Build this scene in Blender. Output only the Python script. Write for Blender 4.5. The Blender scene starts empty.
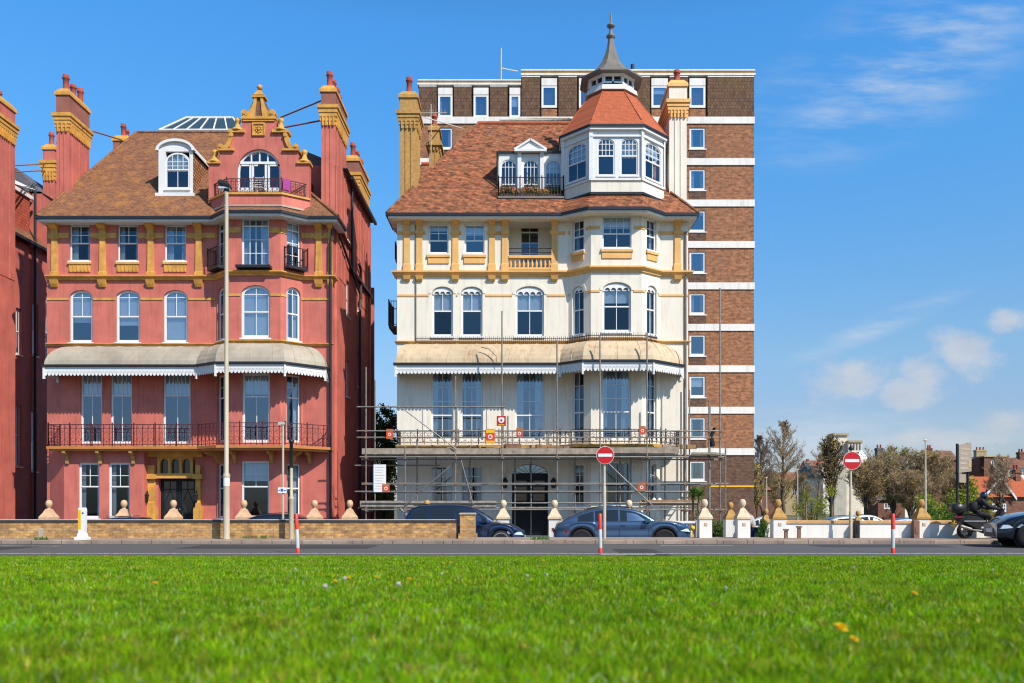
import bpy, math, random
import numpy as np
from math import sin, cos, pi, radians, sqrt, atan2
from mathutils import Vector
random.seed(7)
S = bpy.context.scene
COL = S.collection
F = 880.0; CX = 520.0; HY = 505.0; CH = 1.2
def X(px, Y): return (px-CX)*Y/F
def Z(py, Y): return CH+(HY-py)*Y/F

# ---------------------------------------------------------------- materials
MATS = {}
def nodes(name):
    m = bpy.data.materials.new(name); m.use_nodes = True
    nt = m.node_tree; b = nt.nodes['Principled BSDF']
    MATS[name] = m
    return m, nt, b
def setv(b, **k):
    for a, v in k.items():
        a = a.replace('_', ' ')
        if a in b.inputs: b.inputs[a].default_value = v
def rgba(c): return (c[0], c[1], c[2], 1)
def N(nt, t, **k):
    n = nt.nodes.new(t)
    for a, v in k.items(): setattr(n, a, v)
    return n
def mixc(nt, fac, a, b, blend='MIX'):
    n = N(nt, 'ShaderNodeMix', data_type='RGBA', blend_type=blend)
    for i, v in ((0, fac), (6, a), (7, b)):
        if hasattr(v, 'is_linked'): nt.links.new(v, n.inputs[i])
        else: n.inputs[i].default_value = v if i == 0 else rgba(v)
    return n.outputs[2]
def ramp(nt, src, p0, p1):
    n = N(nt, 'ShaderNodeMapRange'); n.inputs[1].default_value = p0; n.inputs[2].default_value = p1
    nt.links.new(src, n.inputs[0]); return n.outputs[0]
def noise(nt, vec, scale, detail=4, rough=.55):
    n = N(nt, 'ShaderNodeTexNoise'); n.inputs['Scale'].default_value = scale
    n.inputs['Detail'].default_value = detail; n.inputs['Roughness'].default_value = rough
    if vec is not None: nt.links.new(vec, n.inputs['Vector'])
    return n.outputs[0]
def mapv(nt, src, sc):
    n = N(nt, 'ShaderNodeMapping'); n.inputs['Scale'].default_value = sc
    nt.links.new(src, n.inputs['Vector']); return n.outputs[0]
def objc(nt): return N(nt, 'ShaderNodeTexCoord').outputs['Object']
def bump(nt, b, h, strength, dist=.02):
    n = N(nt, 'ShaderNodeBump'); n.inputs['Strength'].default_value = strength; n.inputs['Distance'].default_value = dist
    nt.links.new(h, n.inputs['Height']); nt.links.new(n.outputs[0], b.inputs['Normal'])
def paint(name, col, rough=.6, var=.15, dirt=None, dirt_amt=.25, scale=1.2, bumpy=.25, metal=0, spec=.4):
    """painted or rendered surface: broad tone drift, rain streaks of dirt, fine grain"""
    col = tuple(c*.86 for c in col); dirt = tuple(c*.86 for c in dirt) if dirt else None
    m, nt, b = nodes(name)
    setv(b, Roughness=rough, Metallic=metal, Specular_IOR_Level=spec)
    oc = objc(nt)
    n1 = noise(nt, oc, scale, 5)
    lo = tuple(c*(1-var) for c in col); hi = tuple(min(1, c*(1+var*.6)) for c in col)
    c = mixc(nt, ramp(nt, n1, .3, .7), lo, hi)
    if dirt:
        st = noise(nt, mapv(nt, oc, (2.2, 2.2, .22)), 2.4, 5, .6)
        f = ramp(nt, st, .5, .78); mu = N(nt, 'ShaderNodeMath', operation='MULTIPLY'); mu.inputs[1].default_value = dirt_amt
        nt.links.new(f, mu.inputs[0])
        c = mixc(nt, mu.outputs[0], c, dirt)
    nt.links.new(c, b.inputs['Base Color'])
    if bumpy:
        bump(nt, b, noise(nt, oc, 28, 3), bumpy, .01)
    return m
def bricky(name, c1, c2, mortar, bw=.225, rh=.075, ms=.01, rough=.85, patch=None, patch_amt=.5, patch_scale=.6, bias=0, vstretch=1.0, tone=.25, offset=.5, bstr=.5):
    c1, c2, mortar = [tuple(c*.86 for c in k) for k in (c1, c2, mortar)]; patch = tuple(c*.86 for c in patch) if patch else None
    m, nt, b = nodes(name); setv(b, Roughness=rough, Specular_IOR_Level=.25)
    oc = objc(nt)
    sp = N(nt, 'ShaderNodeSeparateXYZ'); nt.links.new(oc, sp.inputs[0])
    ad = N(nt, 'ShaderNodeMath', operation='ADD'); nt.links.new(sp.outputs[0], ad.inputs[0]); nt.links.new(sp.outputs[1], ad.inputs[1])
    cb = N(nt, 'ShaderNodeCombineXYZ'); nt.links.new(ad.outputs[0], cb.inputs[0])
    mz = N(nt, 'ShaderNodeMath', operation='MULTIPLY'); mz.inputs[1].default_value = vstretch; nt.links.new(sp.outputs[2], mz.inputs[0])
    nt.links.new(mz.outputs[0], cb.inputs[1])
    br = N(nt, 'ShaderNodeTexBrick'); nt.links.new(cb.outputs[0], br.inputs['Vector'])
    br.offset = offset
    for k, v in (('Color1', rgba(c1)), ('Color2', rgba(c2)), ('Mortar', rgba(mortar)), ('Scale', 1), ('Mortar Size', ms), ('Brick Width', bw), ('Row Height', rh), ('Bias', bias), ('Mortar Smooth', .2)):
        br.inputs[k].default_value = v
    c = br.outputs['Color']
    n2 = noise(nt, mapv(nt, cb.outputs[0], (1/bw*.9, 1/rh*.55, 1)), .9, 2, .7)
    dk = N(nt, 'ShaderNodeMix', data_type='RGBA', blend_type='MULTIPLY'); dk.inputs[0].default_value = 1
    nt.links.new(c, dk.inputs[6])
    mr = N(nt, 'ShaderNodeMapRange'); mr.inputs[1].default_value = .3; mr.inputs[2].default_value = .7; mr.inputs[3].default_value = 1-tone; mr.inputs[4].default_value = 1+tone
    nt.links.new(n2, mr.inputs[0]); cc = N(nt, 'ShaderNodeCombineColor')
    for i in range(3): nt.links.new(mr.outputs[0], cc.inputs[i])
    nt.links.new(cc.outputs[0], dk.inputs[7]); c = dk.outputs[2]
    if patch:
        pn = noise(nt, oc, patch_scale, 6, .7)
        mu = N(nt, 'ShaderNodeMath', operation='MULTIPLY'); mu.inputs[1].default_value = patch_amt
        nt.links.new(ramp(nt, pn, .47, .68), mu.inputs[0]); c = mixc(nt, mu.outputs[0], c, patch)
    nt.links.new(c, b.inputs['Base Color'])
    bump(nt, b, br.outputs['Fac'], -bstr, .02)
    return m
def glassy(name, tint=(.02, .03, .05), refl=.08, trans=.75):
    """thin window glass: sees through to the room, reflects the sky"""
    m = bpy.data.materials.new(name); m.use_nodes = True; nt = m.node_tree
    nt.nodes.clear(); MATS[name] = m
    out = N(nt, 'ShaderNodeOutputMaterial')
    gl = N(nt, 'ShaderNodeBsdfGlossy'); gl.inputs['Roughness'].default_value = .03; gl.inputs['Color'].default_value = (.62, .82, 1, 1)
    tr = N(nt, 'ShaderNodeBsdfTransparent'); tr.inputs['Color'].default_value = (.82, .88, .92, 1)
    lw = N(nt, 'ShaderNodeLayerWeight'); lw.inputs['Blend'].default_value = .3
    mr = N(nt, 'ShaderNodeMapRange'); mr.inputs[3].default_value = refl; mr.inputs[4].default_value = .8
    nt.links.new(lw.outputs['Fresnel'], mr.inputs[0])
    oc = objc(nt); bp = N(nt, 'ShaderNodeBump'); bp.inputs['Strength'].default_value = .08; bp.inputs['Distance'].default_value = .05
    nt.links.new(noise(nt, oc, .9, 2), bp.inputs['Height']); nt.links.new(bp.outputs[0], gl.inputs['Normal'])
    mx = N(nt, 'ShaderNodeMixShader'); nt.links.new(mr.outputs[0], mx.inputs[0]); nt.links.new(tr.outputs[0], mx.inputs[1]); nt.links.new(gl.outputs[0], mx.inputs[2])
    nt.links.new(mx.outputs[0], out.inputs[0]); return m
def leafy(name, c1, c2, trans=.3, rough=.6, attr=False):
    m, nt, b = nodes(name); setv(b, Roughness=rough, Specular_IOR_Level=.25)
    if attr:
        a = N(nt, 'ShaderNodeAttribute', attribute_name='tint'); c = a.outputs['Color']
    else:
        oc = objc(nt); wn = N(nt, 'ShaderNodeTexWhiteNoise', noise_dimensions='3D')
        sn = N(nt, 'ShaderNodeVectorMath', operation='SNAP'); sn.inputs[1].default_value = (.18, .18, .18)
        nt.links.new(oc, sn.inputs[0]); nt.links.new(sn.outputs[0], wn.inputs[0])
        c = mixc(nt, wn.outputs[0], c1, c2)
    nt.links.new(c, b.inputs['Base Color'])
    tl = N(nt, 'ShaderNodeBsdfTranslucent'); nt.links.new(c, tl.inputs[0])
    mx = N(nt, 'ShaderNodeMixShader'); mx.inputs[0].default_value = trans
    nt.links.new(b.outputs[0], mx.inputs[1]); nt.links.new(tl.outputs[0], mx.inputs[2])
    nt.links.new(mx.outputs[0], nt.nodes['Material Output'].inputs[0]); return m

paint('red_paint', (.60, .165, .125), dirt=(.27, .065, .05), dirt_amt=.55, var=.2)
paint('ochre_paint', (.68, .35, .07), var=.25, dirt=(.25, .13, .03), dirt_amt=.5, scale=3)
paint('chimney_dark', (.33, .12, .085), var=.25)
paint('pot_red', (.36, .07, .045), var=.25, rough=.8)
paint('cream_paint', (.82, .765, .665), var=.05, dirt=(.50, .41, .30), dirt_amt=.5)
paint('grey_cream_paint', (.72, .68, .58), var=.06, dirt=(.5, .45, .36), dirt_amt=.3)
paint('orange_trim', (.80, .45, .14), var=.12, dirt=(.4, .25, .12), dirt_amt=.4)
paint('white_paint', (.77, .78, .79), var=.05, dirt=(.55, .55, .52), dirt_amt=.2, rough=.45)
paint('white_wall', (.83, .81, .76), var=.05, dirt=(.5, .46, .4), dirt_amt=.35, bumpy=.5)
paint('fascia_white', (.74, .78, .80), var=.05, dirt=(.4, .42, .4), dirt_amt=.3)
paint('lead_grey', (.19, .18, .165), var=.2, rough=.55, dirt=(.3, .27, .22), scale=2)
paint('canopy_grey', (.42, .375, .30), var=.25, rough=.5, dirt=(.33, .22, .12), dirt_amt=.6, scale=.9)
paint('canopy_cream', (.60, .47, .31), var=.22, rough=.55, dirt=(.33, .17, .06), dirt_amt=.75, scale=.9)
paint('gutter_black', (.02, .022, .03), var=.1, rough=.4)
paint('iron_black', (.025, .018, .022), var=.1, rough=.45)
paint('iron_maroon', (.08, .02, .025), var=.1, rough=.45)
paint('iron_white', (.7, .7, .7), var=.1, rough=.5)
paint('ochre_slab', (.55, .22, .06), var=.2)
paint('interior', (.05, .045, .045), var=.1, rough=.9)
paint('curtain', (.62, .68, .72), var=.08, rough=.9)
paint('blind', (.80, .86, .92), var=.05, rough=.8)
paint('door_black', (.010, .012, .016), var=.1, rough=.5, spec=.25)
paint('brass', (.7, .5, .2), rough=.3, metal=1, var=.1)
paint('concrete_white', (.80, .79, .76), var=.08, dirt=(.42, .39, .34), dirt_amt=.55)
paint('stone_cast', (.66, .42, .25), var=.22, scale=7, rough=.9, bumpy=.7)
paint('stone_pale', (.74, .58, .40), var=.25, scale=7, rough=.9, dirt=(.3, .28, .25), dirt_amt=.5, bumpy=.7)
paint('stone_ochre', (.50, .29, .09), var=.25, scale=7, rough=.9, dirt=(.15, .11, .06), dirt_amt=.5, bumpy=.7)
paint('coping_dark', (.045, .045, .05), var=.2, rough=.8)
paint('coping_pale', (.55, .53, .5), var=.2, rough=.8)
paint('coping_ochre', (.62, .36, .15), var=.2, rough=.8, dirt=(.3, .2, .1), dirt_amt=.5)
paint('steel', (.30, .29, .27), var=.3, rough=.5, metal=.6, scale=5)
paint('steel_rust', (.30, .17, .10), var=.3, rough=.7, metal=.3, scale=5)
paint('galv', (.52, .47, .38), var=.12, rough=.55, metal=.15)
paint('pole_cream', (.52, .45, .33), var=.1, rough=.6, dirt=(.4, .34, .25), dirt_amt=.5)
paint('black_metal', (.02, .02, .022), var=.1, rough=.4)
paint('board_wood', (.36, .30, .24), var=.4, rough=.85, scale=4, dirt=(.2, .14, .09), dirt_amt=.6)
paint('toe_wood', (.36, .21, .10), var=.3, rough=.85, scale=4)
paint('sign_red', (.55, .01, .018), var=.03, rough=.35, bumpy=0)
paint('sign_white', (.82, .82, .82), var=.03, rough=.35, bumpy=0)
paint('sign_yellow', (.85, .50, .02), var=.05, rough=.4, bumpy=0)
paint('sign_orange', (.66, .07, .02), var=.06, rough=.4, bumpy=0)
paint('sign_blue', (.02, .12, .5), var=.05, rough=.4, bumpy=0)
paint('sign_brown', (.33, .27, .21), var=.12, rough=.6)
paint('sign_back', (.25, .24, .22), var=.12, rough=.5)
paint('reflect_red', (.75, .05, .03), var=.05, rough=.4, bumpy=0)
paint('tyre', (.012, .012, .013), var=.1, rough=.85)
paint('rim_dark', (.03, .03, .035), var=.1, rough=.3, metal=.6)
paint('rim_alloy', (.5, .5, .52), var=.1, rough=.3, metal=.9)
paint('plastic_black', (.015, .015, .016), var=.1, rough=.5)
paint('cloth_black', (.014, .014, .018), var=.3, rough=.8, scale=6)
paint('cloth_grey', (.5, .49, .5), var=.2, rough=.9, scale=6)
paint('cloth_navy', (.02, .04, .12), var=.2, rough=.9, scale=6)
paint('skin', (.55, .30, .21), var=.08, rough=.55, bumpy=0)
paint('hair', (.05, .03, .02), var=.3, rough=.7)
paint('bark', (.12, .085, .06), var=.3, rough=.9, scale=6)
paint('bark_pale', (.20, .15, .11), var=.3, rough=.9, scale=6)
paint('twig', (.40, .29, .18), var=.3, rough=.9)
paint('lichen_brick', (.30, .20, .06), var=.3, dirt=(.16, .10, .05), dirt_amt=.6)
paint('slate', (.13, .12, .14), var=.25, rough=.7, scale=3)
paint('stucco_far', (.78, .70, .56), var=.15, dirt=(.4, .36, .3), dirt_amt=.5)
paint('stucco_tan', (.42, .33, .18), var=.15)
paint('frame_white', (.80, .81, .82), var=.04, rough=.4, bumpy=0)
paint('frame_grey', (.50, .52, .53), var=.04, rough=.4, bumpy=0)
paint('render_brown', (.25, .13, .09), var=.2)
paint('plaque', (.62, .36, .05), var=.3, scale=10)
paint('shrub_soil', (.05, .035, .025), var=.3)
paint('stem_green', (.25, .38, .08), var=.1, bumpy=0)
paint('petal', (1.0, .72, .01), var=.15, scale=60, bumpy=0)
paint('seed_white', (.70, .67, .60), var=.12, bumpy=0)
def carpaint(name, col, metal=.5):
    m, nt, b = nodes(name)
    setv(b, Base_Color=rgba(col), Roughness=.28, Metallic=metal, Coat_Weight=1.0, Coat_Roughness=.04)
    n = noise(nt, objc(nt), 1.5, 3); c = mixc(nt, n, tuple(k*.85 for k in col), tuple(k*1.1 for k in col)); nt.links.new(c, b.inputs['Base Color'])
carpaint('car_blue', (.045, .095, .19)); carpaint('car_navy', (.012, .028, .08)); carpaint('car_black', (.008, .012, .03), .3); carpaint('car_silver', (.55, .6, .66), .4)
carpaint('car_bright', (.03, .17, .45)); carpaint('car_white', (.8, .82, .84), 0)
m, nt, b = nodes('car_glass'); setv(b, Base_Color=(.012, .016, .022, 1), Roughness=.04, Specular_IOR_Level=.7)
m, nt, b = nodes('lamp_glass'); setv(b, Base_Color=(.6, .65, .7, 1), Roughness=.08, Specular_IOR_Level=.8, Metallic=.3)
m, nt, b = nodes('tail_glass'); setv(b, Base_Color=(.45, .01, .02, 1), Roughness=.12)
m, nt, b = nodes('orange_glass'); setv(b, Base_Color=(.8, .25, .02, 1), Roughness=.15)
m, nt, b = nodes('pink_cloth'); setv(b, Base_Color=(.33, .04, .24, 1), Roughness=.8)
glassy('glass'); glassy('glass_dark', refl=.045); glassy('glass_sky', refl=.15); glassy('glass_blue', refl=.22)
m, nt, b = nodes('skylight_glass'); setv(b, Base_Color=(.035, .07, .10, 1), Roughness=.12, Specular_IOR_Level=.8)
bricky('roof_brown', (.28, .125, .065), (.20, .092, .05), (.10, .05, .035), bw=.17, rh=.1, ms=.010, patch=(.46, .20, .05), patch_amt=.55, patch_scale=1.7, tone=.35, vstretch=1.4)
bricky('roof_mottled', (.38, .125, .058), (.18, .072, .04), (.09, .045, .03), bw=.24, rh=.13, ms=.014, patch=(.46, .21, .07), patch_amt=.35, patch_scale=2.2, tone=.75, vstretch=1.4)
bricky('roof_orange', (.48, .125, .055), (.40, .105, .048), (.30, .08, .04), bw=.17, rh=.1, ms=.006, tone=.14, vstretch=1.0)
bricky('tile_hung', (.60, .29, .12), (.42, .20, .09), (.09, .04, .025), bw=.2, rh=.15, ms=.03, tone=.4)
bricky('tile_red', (.50, .11, .06), (.44, .09, .05), (.24, .05, .03), bw=.25, rh=.16, ms=.016, tone=.2)
bricky('brick_tower', (.38, .165, .082), (.25, .11, .06), (.33, .21, .12), bw=.26, rh=.095, ms=.008, tone=.45, patch=(.24, .12, .07), patch_amt=.6, patch_scale=.35)
bricky('brick_tower_dark', (.165, .095, .065), (.125, .07, .05), (.09, .06, .045), bw=.26, rh=.10, ms=.010, tone=.4)  # dark brick for window panels, and for shade painted into the tower base
bricky('mansard_tile', (.19, .105, .065), (.13, .075, .048), (.07, .045, .035), bw=.2, rh=.22, ms=.016, tone=.3, offset=.5, patch=(.16, .12, .03), patch_amt=.4)
bricky('brick_yellow', (.62, .36, .13), (.42, .22, .09), (.34, .24, .14), bw=.23, rh=.085, ms=.012, tone=.4, patch=(.16, .10, .06), patch_amt=.6, patch_scale=1.6)
bricky('brick_red_far', (.23, .10, .065), (.17, .08, .055), (.2, .12, .09), bw=.4, rh=.14, ms=.015, tone=.3)
bricky('roof_far', (.34, .13, .075), (.26, .11, .07), (.16, .07, .04), bw=.4, rh=.25, ms=.02, tone=.3)
# ---------------------------------------------------------------- geometry helpers
WORLD = {}
class Fr:
    """facade frame: u along the wall (left to right seen from outside), n outward, z up"""
    def __init__(s, O, U):
        l = sqrt(U[0]**2+U[1]**2); s.O = O; s.U = (U[0]/l, U[1]/l); s.N = (s.U[1], -s.U[0]); s.L = l
    def p(s, u, n, z): return (s.O[0]+u*s.U[0]+n*s.N[0], s.O[1]+u*s.U[1]+n*s.N[1], z)
def between(a, b): return Fr(a, (b[0]-a[0], b[1]-a[1]))
FRONT = Fr((0, 40), (1, 0))
def front(Y): return Fr((0, Y), (1, 0))
def trimb(fr, u0, u1, zc, h, mat, H):
    m = MB(); m.fb(fr, u0, u1, 0, .03, zc-h, zc); m.build('trim_band', mat, H)
class MB:
    def __init__(s): s.v = []; s.f = []; s.sm = []; s.mi = []; s.cur = 0
    def add(s, vs, fs, smooth=False):
        o = len(s.v); s.v += [tuple(v) for v in vs]; s.f += [tuple(i+o for i in f) for f in fs]
        s.sm += [smooth]*len(fs); s.mi += [s.cur]*len(fs); return s
    def hexa(s, p): return s.add(p, [(0, 3, 2, 1), (4, 5, 6, 7), (0, 1, 5, 4), (1, 2, 6, 5), (2, 3, 7, 6), (3, 0, 4, 7)])
    def box(s, x0, x1, y0, y1, z0, z1):
        return s.hexa([(x0, y0, z0), (x1, y0, z0), (x1, y1, z0), (x0, y1, z0), (x0, y0, z1), (x1, y0, z1), (x1, y1, z1), (x0, y1, z1)])
    def fb(s, fr, u0, u1, n0, n1, z0, z1):
        if n0 > n1: n0, n1 = n1, n0
        return s.hexa([fr.p(u0, n1, z0), fr.p(u1, n1, z0), fr.p(u1, n0, z0), fr.p(u0, n0, z0), fr.p(u0, n1, z1), fr.p(u1, n1, z1), fr.p(u1, n0, z1), fr.p(u0, n0, z1)])
    def bev(s, x0, x1, y0, y1, z0, z1, r=.02):
        """box with chamfered top edges"""
        return s.loft([[(x0, y0, z0), (x1, y0, z0), (x1, y1, z0), (x0, y1, z0)], [(x0, y0, z1-r), (x1, y0, z1-r), (x1, y1, z1-r), (x0, y1, z1-r)],
                       [(x0+r, y0+r, z1), (x1-r, y0+r, z1), (x1-r, y1-r, z1), (x0+r, y1-r, z1)]], closed=True, caps=True)
    def loft(s, rings, closed=False, caps=False, smooth=False):
        n = len(rings[0]); vs = [p for r in rings for p in r]; fs = []
        for i in range(len(rings)-1):
            for j in range(n if closed else n-1):
                k = (j+1) % n; fs.append((i*n+j, i*n+k, (i+1)*n+k, (i+1)*n+j))
        s.add(vs, fs, smooth)
        if caps:
            s.add(rings[0], [tuple(reversed(range(n)))]); s.add(rings[-1], [tuple(range(n))])
        return s
    def plate(s, fr, poly, n0, n1):
        """polygon in (u,z) given thickness from n0 to n1"""
        if n0 > n1: n0, n1 = n1, n0
        k = len(poly); A = [fr.p(u, n1, z) for u, z in poly]; B = [fr.p(u, n0, z) for u, z in poly]
        return s.add(A+B, [tuple(range(k)), tuple(reversed(range(k, 2*k)))]+[(i, k+i, k+(i+1) % k, (i+1) % k) for i in range(k)])
    def slab(s, poly, z0, z1):
        k = len(poly)
        return s.add([(x, y, z0) for x, y in poly]+[(x, y, z1) for x, y in poly], [tuple(reversed(range(k))), tuple(range(k, 2*k))]+[(i, (i+1) % k, k+(i+1) % k, k+i) for i in range(k)])
    def tube(s, pts, r, sides=6, r2=None, caps=True, smooth=True):
        pts = [Vector(p) for p in pts]; n = len(pts); rings = []
        for i, p in enumerate(pts):
            d = (pts[min(i+1, n-1)]-pts[max(i-1, 0)])
            if d.length < 1e-9: d = Vector((0, 0, 1))
            d.normalize(); a = Vector((0, 0, 1)) if abs(d.z) < .9 else Vector((0, 1, 0))
            e = d.cross(a).normalized(); g = d.cross(e)
            rr = r if r2 is None else r+(r2-r)*i/max(1, n-1)
            rings.append([p+e*(rr*cos(2*pi*k/sides+pi/4))+g*(rr*sin(2*pi*k/sides+pi/4)) for k in range(sides)])
        return s.loft(rings, True, caps, smooth and sides > 4)
    def lathe(s, cx, cy, prof, seg=16, smooth=True, rot=0):
        return s.loft([[(cx+r*cos(2*pi*k/seg+rot), cy+r*sin(2*pi*k/seg+rot), z) for k in range(seg)] for r, z in prof], True, True, smooth)
    def disc(s, fr, u, z, r, n0, n1, seg=20, rz=None):
        return s.plate(fr, [(u+r*cos(2*pi*k/seg), z+(rz or r)*sin(2*pi*k/seg)) for k in range(seg)], n0, n1)
    def ball(s, c, r, seg=12, rings=8, sz=1):
        P = []
        for i in range(1, rings): a = pi*i/rings; P.append((r*sin(a), c[2]-r*sz*cos(a)))
        return s.lathe(c[0], c[1], [(r*.02, c[2]-r*sz)]+P+[(r*.02, c[2]+r*sz)], seg)
    def build(s, name, mat, parent=None, origin=None, extra=()):
        o0 = WORLD.get(parent.name, (0, 0, 0)) if parent is not None else (origin or (0, 0, 0))
        me = bpy.data.meshes.new(name)
        me.from_pydata([(x-o0[0], y-o0[1], z-o0[2]) for x, y, z in s.v], [], s.f)
        me.polygons.foreach_set('use_smooth', s.sm)
        for mm in (mat,)+tuple(extra): me.materials.append(MATS[mm])
        me.polygons.foreach_set('material_index', s.mi); me.update()
        o = bpy.data.objects.new(name, me); COL.objects.link(o)
        if parent is not None: o.parent = parent; WORLD[o.name] = o0
        else: o.location = o0; WORLD[o.name] = o0
        return o
def thing(name, label, cat, loc=(0, 0, 0), group=None):
    o = bpy.data.objects.new(name, None); COL.objects.link(o); o.location = loc; o.empty_display_size = .2
    WORLD[o.name] = tuple(loc); return tag(o, label, cat, group)
def tag(o, label, cat, group=None):
    o['label'] = label; o['category'] = cat
    if group: o['group'] = group
    return o
def struct(o, kind='structure'): o['kind'] = kind; return o
def kids(o): return [c for c in bpy.data.objects if c.parent is o]
def dup(root, loc, label=None, group=None, rot=None, scale=None):
    def cp(o, par):
        c = o.copy(); COL.objects.link(c)
        if par is not None: c.parent = par
        for k in kids(o): cp(k, c)
        return c
    r = cp(root, None); r.location = loc
    if rot is not None: r.rotation_euler = rot
    if scale is not None: r.scale = scale
    if label: r['label'] = label
    if group: r['group'] = group
    return r
def arcpts(u0, u1, zs, h, n=10):
    c = (u0+u1)/2; a = (u1-u0)/2
    return [(c-a*cos(pi*i/n), zs+h*sin(pi*i/n)) for i in range(n+1)]
def wall(mb, fr, u0, u1, z0, z1, holes=(), depth=.22):
    us = sorted({u0, u1} | {h[k] for h in holes for k in (0, 1)}); zs = sorted({z0, z1} | {h[k] for h in holes for k in (2, 3)})
    us = [u for u in us if u0-1e-6 <= u <= u1+1e-6]; zs = [z for z in zs if z0-1e-6 <= z <= z1+1e-6]
    for i in range(len(us)-1):
        for j in range(len(zs)-1):
            cu = (us[i]+us[i+1])/2; cz = (zs[j]+zs[j+1])/2
            if any(h[0] < cu < h[1] and h[2] < cz < h[3] for h in holes): continue
            mb.add([fr.p(us[i], 0, zs[j]), fr.p(us[i+1], 0, zs[j]), fr.p(us[i+1], 0, zs[j+1]), fr.p(us[i], 0, zs[j+1])], [(0, 1, 2, 3)])
    for h in holes:
        a, b, c, d = h[:4]; ar = h[4] if len(h) > 4 else 0
        loop = [(a, c), (b, c), (b, d), (a, d)]
        if ar:
            A = arcpts(a, b, d-ar, ar); m = len(A)//2
            loop = [(a, c), (b, c)]+list(reversed(A))
            for half, cn in ((A[:m+1], (a, d)), (A[m:], (b, d))):
                for q in range(len(half)-1):
                    mb.add([fr.p(half[q][0], 0, half[q][1]), fr.p(half[q+1][0], 0, half[q+1][1]), fr.p(cn[0], 0, cn[1])], [(0, 1, 2)])
        for q in range(len(loop)):
            p, r = loop[q], loop[(q+1) % len(loop)]
            mb.add([fr.p(p[0], 0, p[1]), fr.p(r[0], 0, r[1]), fr.p(r[0], -depth, r[1]), fr.p(p[0], -depth, p[1])], [(0, 3, 2, 1)])
def window(fr, parent, h, ct=2, rt=1, split=.5, cb=1, rb=1, blind=0, curtain=False, mat='frame_white', fw=.06, mw=.028, dep=.10, glass='glass', sill=True, name='window', sillmat=None, arch_bar=True, seed=0):
    """sash or casement: frame with bars, a pane, a sill and, where one shows, a blind or curtains"""
    a, b, c, d = h[:4]; ar = h[4] if len(h) > 4 else 0; wr_ = random.Random(round(a*91+c*57+fr.O[0]*13)); v_ = wr_.random()
    if glass == 'glass': glass = ('glass', 'glass_dark', 'glass_sky', 'glass')[int(v_*4)]
    if not blind and not curtain:
        if v_ < .3: blind = wr_.choice((.2, .35, .5))
        elif v_ < .6: curtain = True
    m = MB(); zs = d-ar
    def top(u):
        if not ar: return d
        t = max(-1, min(1, (u-(a+b)/2)/((b-a)/2))); return zs+ar*sqrt(max(0, 1-t*t))
    n0, n1 = -dep-.05, -dep
    m.fb(fr, a, a+fw, n0, n1, c, zs); m.fb(fr, b-fw, b, n0, n1, c, zs); m.fb(fr, a+fw, b-fw, n0, n1, c, c+fw*1.3)
    if ar:
        A = arcpts(a, b, zs, ar, 12); B = arcpts(a+fw, b-fw, zs, ar-fw, 12)
        for q in range(12): m.plate(fr, [A[q], A[q+1], B[q+1], B[q]][::-1], n0, n1)
        if arch_bar: m.fb(fr, a+fw, b-fw, n0+.01, n1-.01, zs-mw/2, zs+mw/2)
    else: m.fb(fr, a+fw, b-fw, n0, n1, d-fw, d)
    zm = c+(d-c)*split; W = b-a
    if split > 0: m.fb(fr, a+fw, b-fw, n0-.005, n1+.015, zm-.03, zm+.03)
    for k in range(1, ct):
        u = a+fw+(W-2*fw)*k/ct; m.fb(fr, u-mw/2, u+mw/2, n0+.012, n1-.012, zm+.03, top(u)-fw*.6)
    zt = zs if ar else d-fw
    for k in range(1, rt):
        z = zm+(zt-zm)*k/rt; m.fb(fr, a+fw, b-fw, n0+.015, n1-.015, z-mw/2, z+mw/2)
    for k in range(1, cb):
        u = a+fw+(W-2*fw)*k/cb; m.fb(fr, u-mw/2, u+mw/2, n0+.012, n1-.012, c+fw, zm-.03)
    for k in range(1, rb):
        z = c+(zm-c)*k/rb; m.fb(fr, a+fw, b-fw, n0+.015, n1-.015, z-mw/2, z+mw/2)
    o = m.build(name, mat, parent)
    g = MB(); P = [(a+.01, c+.01), (b-.01, c+.01)]+([(b-.01, d-.01), (a+.01, d-.01)] if not ar else list(reversed(arcpts(a+.01, b-.01, zs, ar-.01, 12))))
    g.add([fr.p(u, -dep-.026, z) for u, z in P], [tuple(range(len(P)))]); g.build('pane', glass, o)
    if sill:
        q = MB(); q.fb(fr, a-.05, b+.05, -dep, .07, c-.07, c-.001); q.build('sill', sillmat or mat, o)
    if blind:
        q = MB(); z0 = max(c+.02, d-(d-c)*blind); q.fb(fr, a+.05, b-.05, -dep-.14, -dep-.12, z0, d-(ar*.9 if ar and blind < .9 else 0)-.03) if not ar else \
            q.plate(fr, [(a+.03, z0), (b-.03, z0)]+list(reversed(arcpts(a+.03, b-.03, zs, ar-.03, 8))), -dep-.14, -dep-.12)
        q.build('blind', 'blind', o)
    if curtain:
        q = MB(); rr = random.Random(seed+int(a*100)+int(c*37))
        for s0 in (0, 1):
            w = W*(.18+.14*rr.random()); pts = []
            for k in range(13):
                u = w*k/12; pts.append(((a+.03+u) if s0 == 0 else (b-.03-u), -dep-.16-.03*(k % 2)))
            q.loft([[fr.p(u, n, z) for u, n in pts] for z in (c+.02, d-ar*.7-.03)])
        q.build('curtain', 'curtain', o)
    return o
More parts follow.
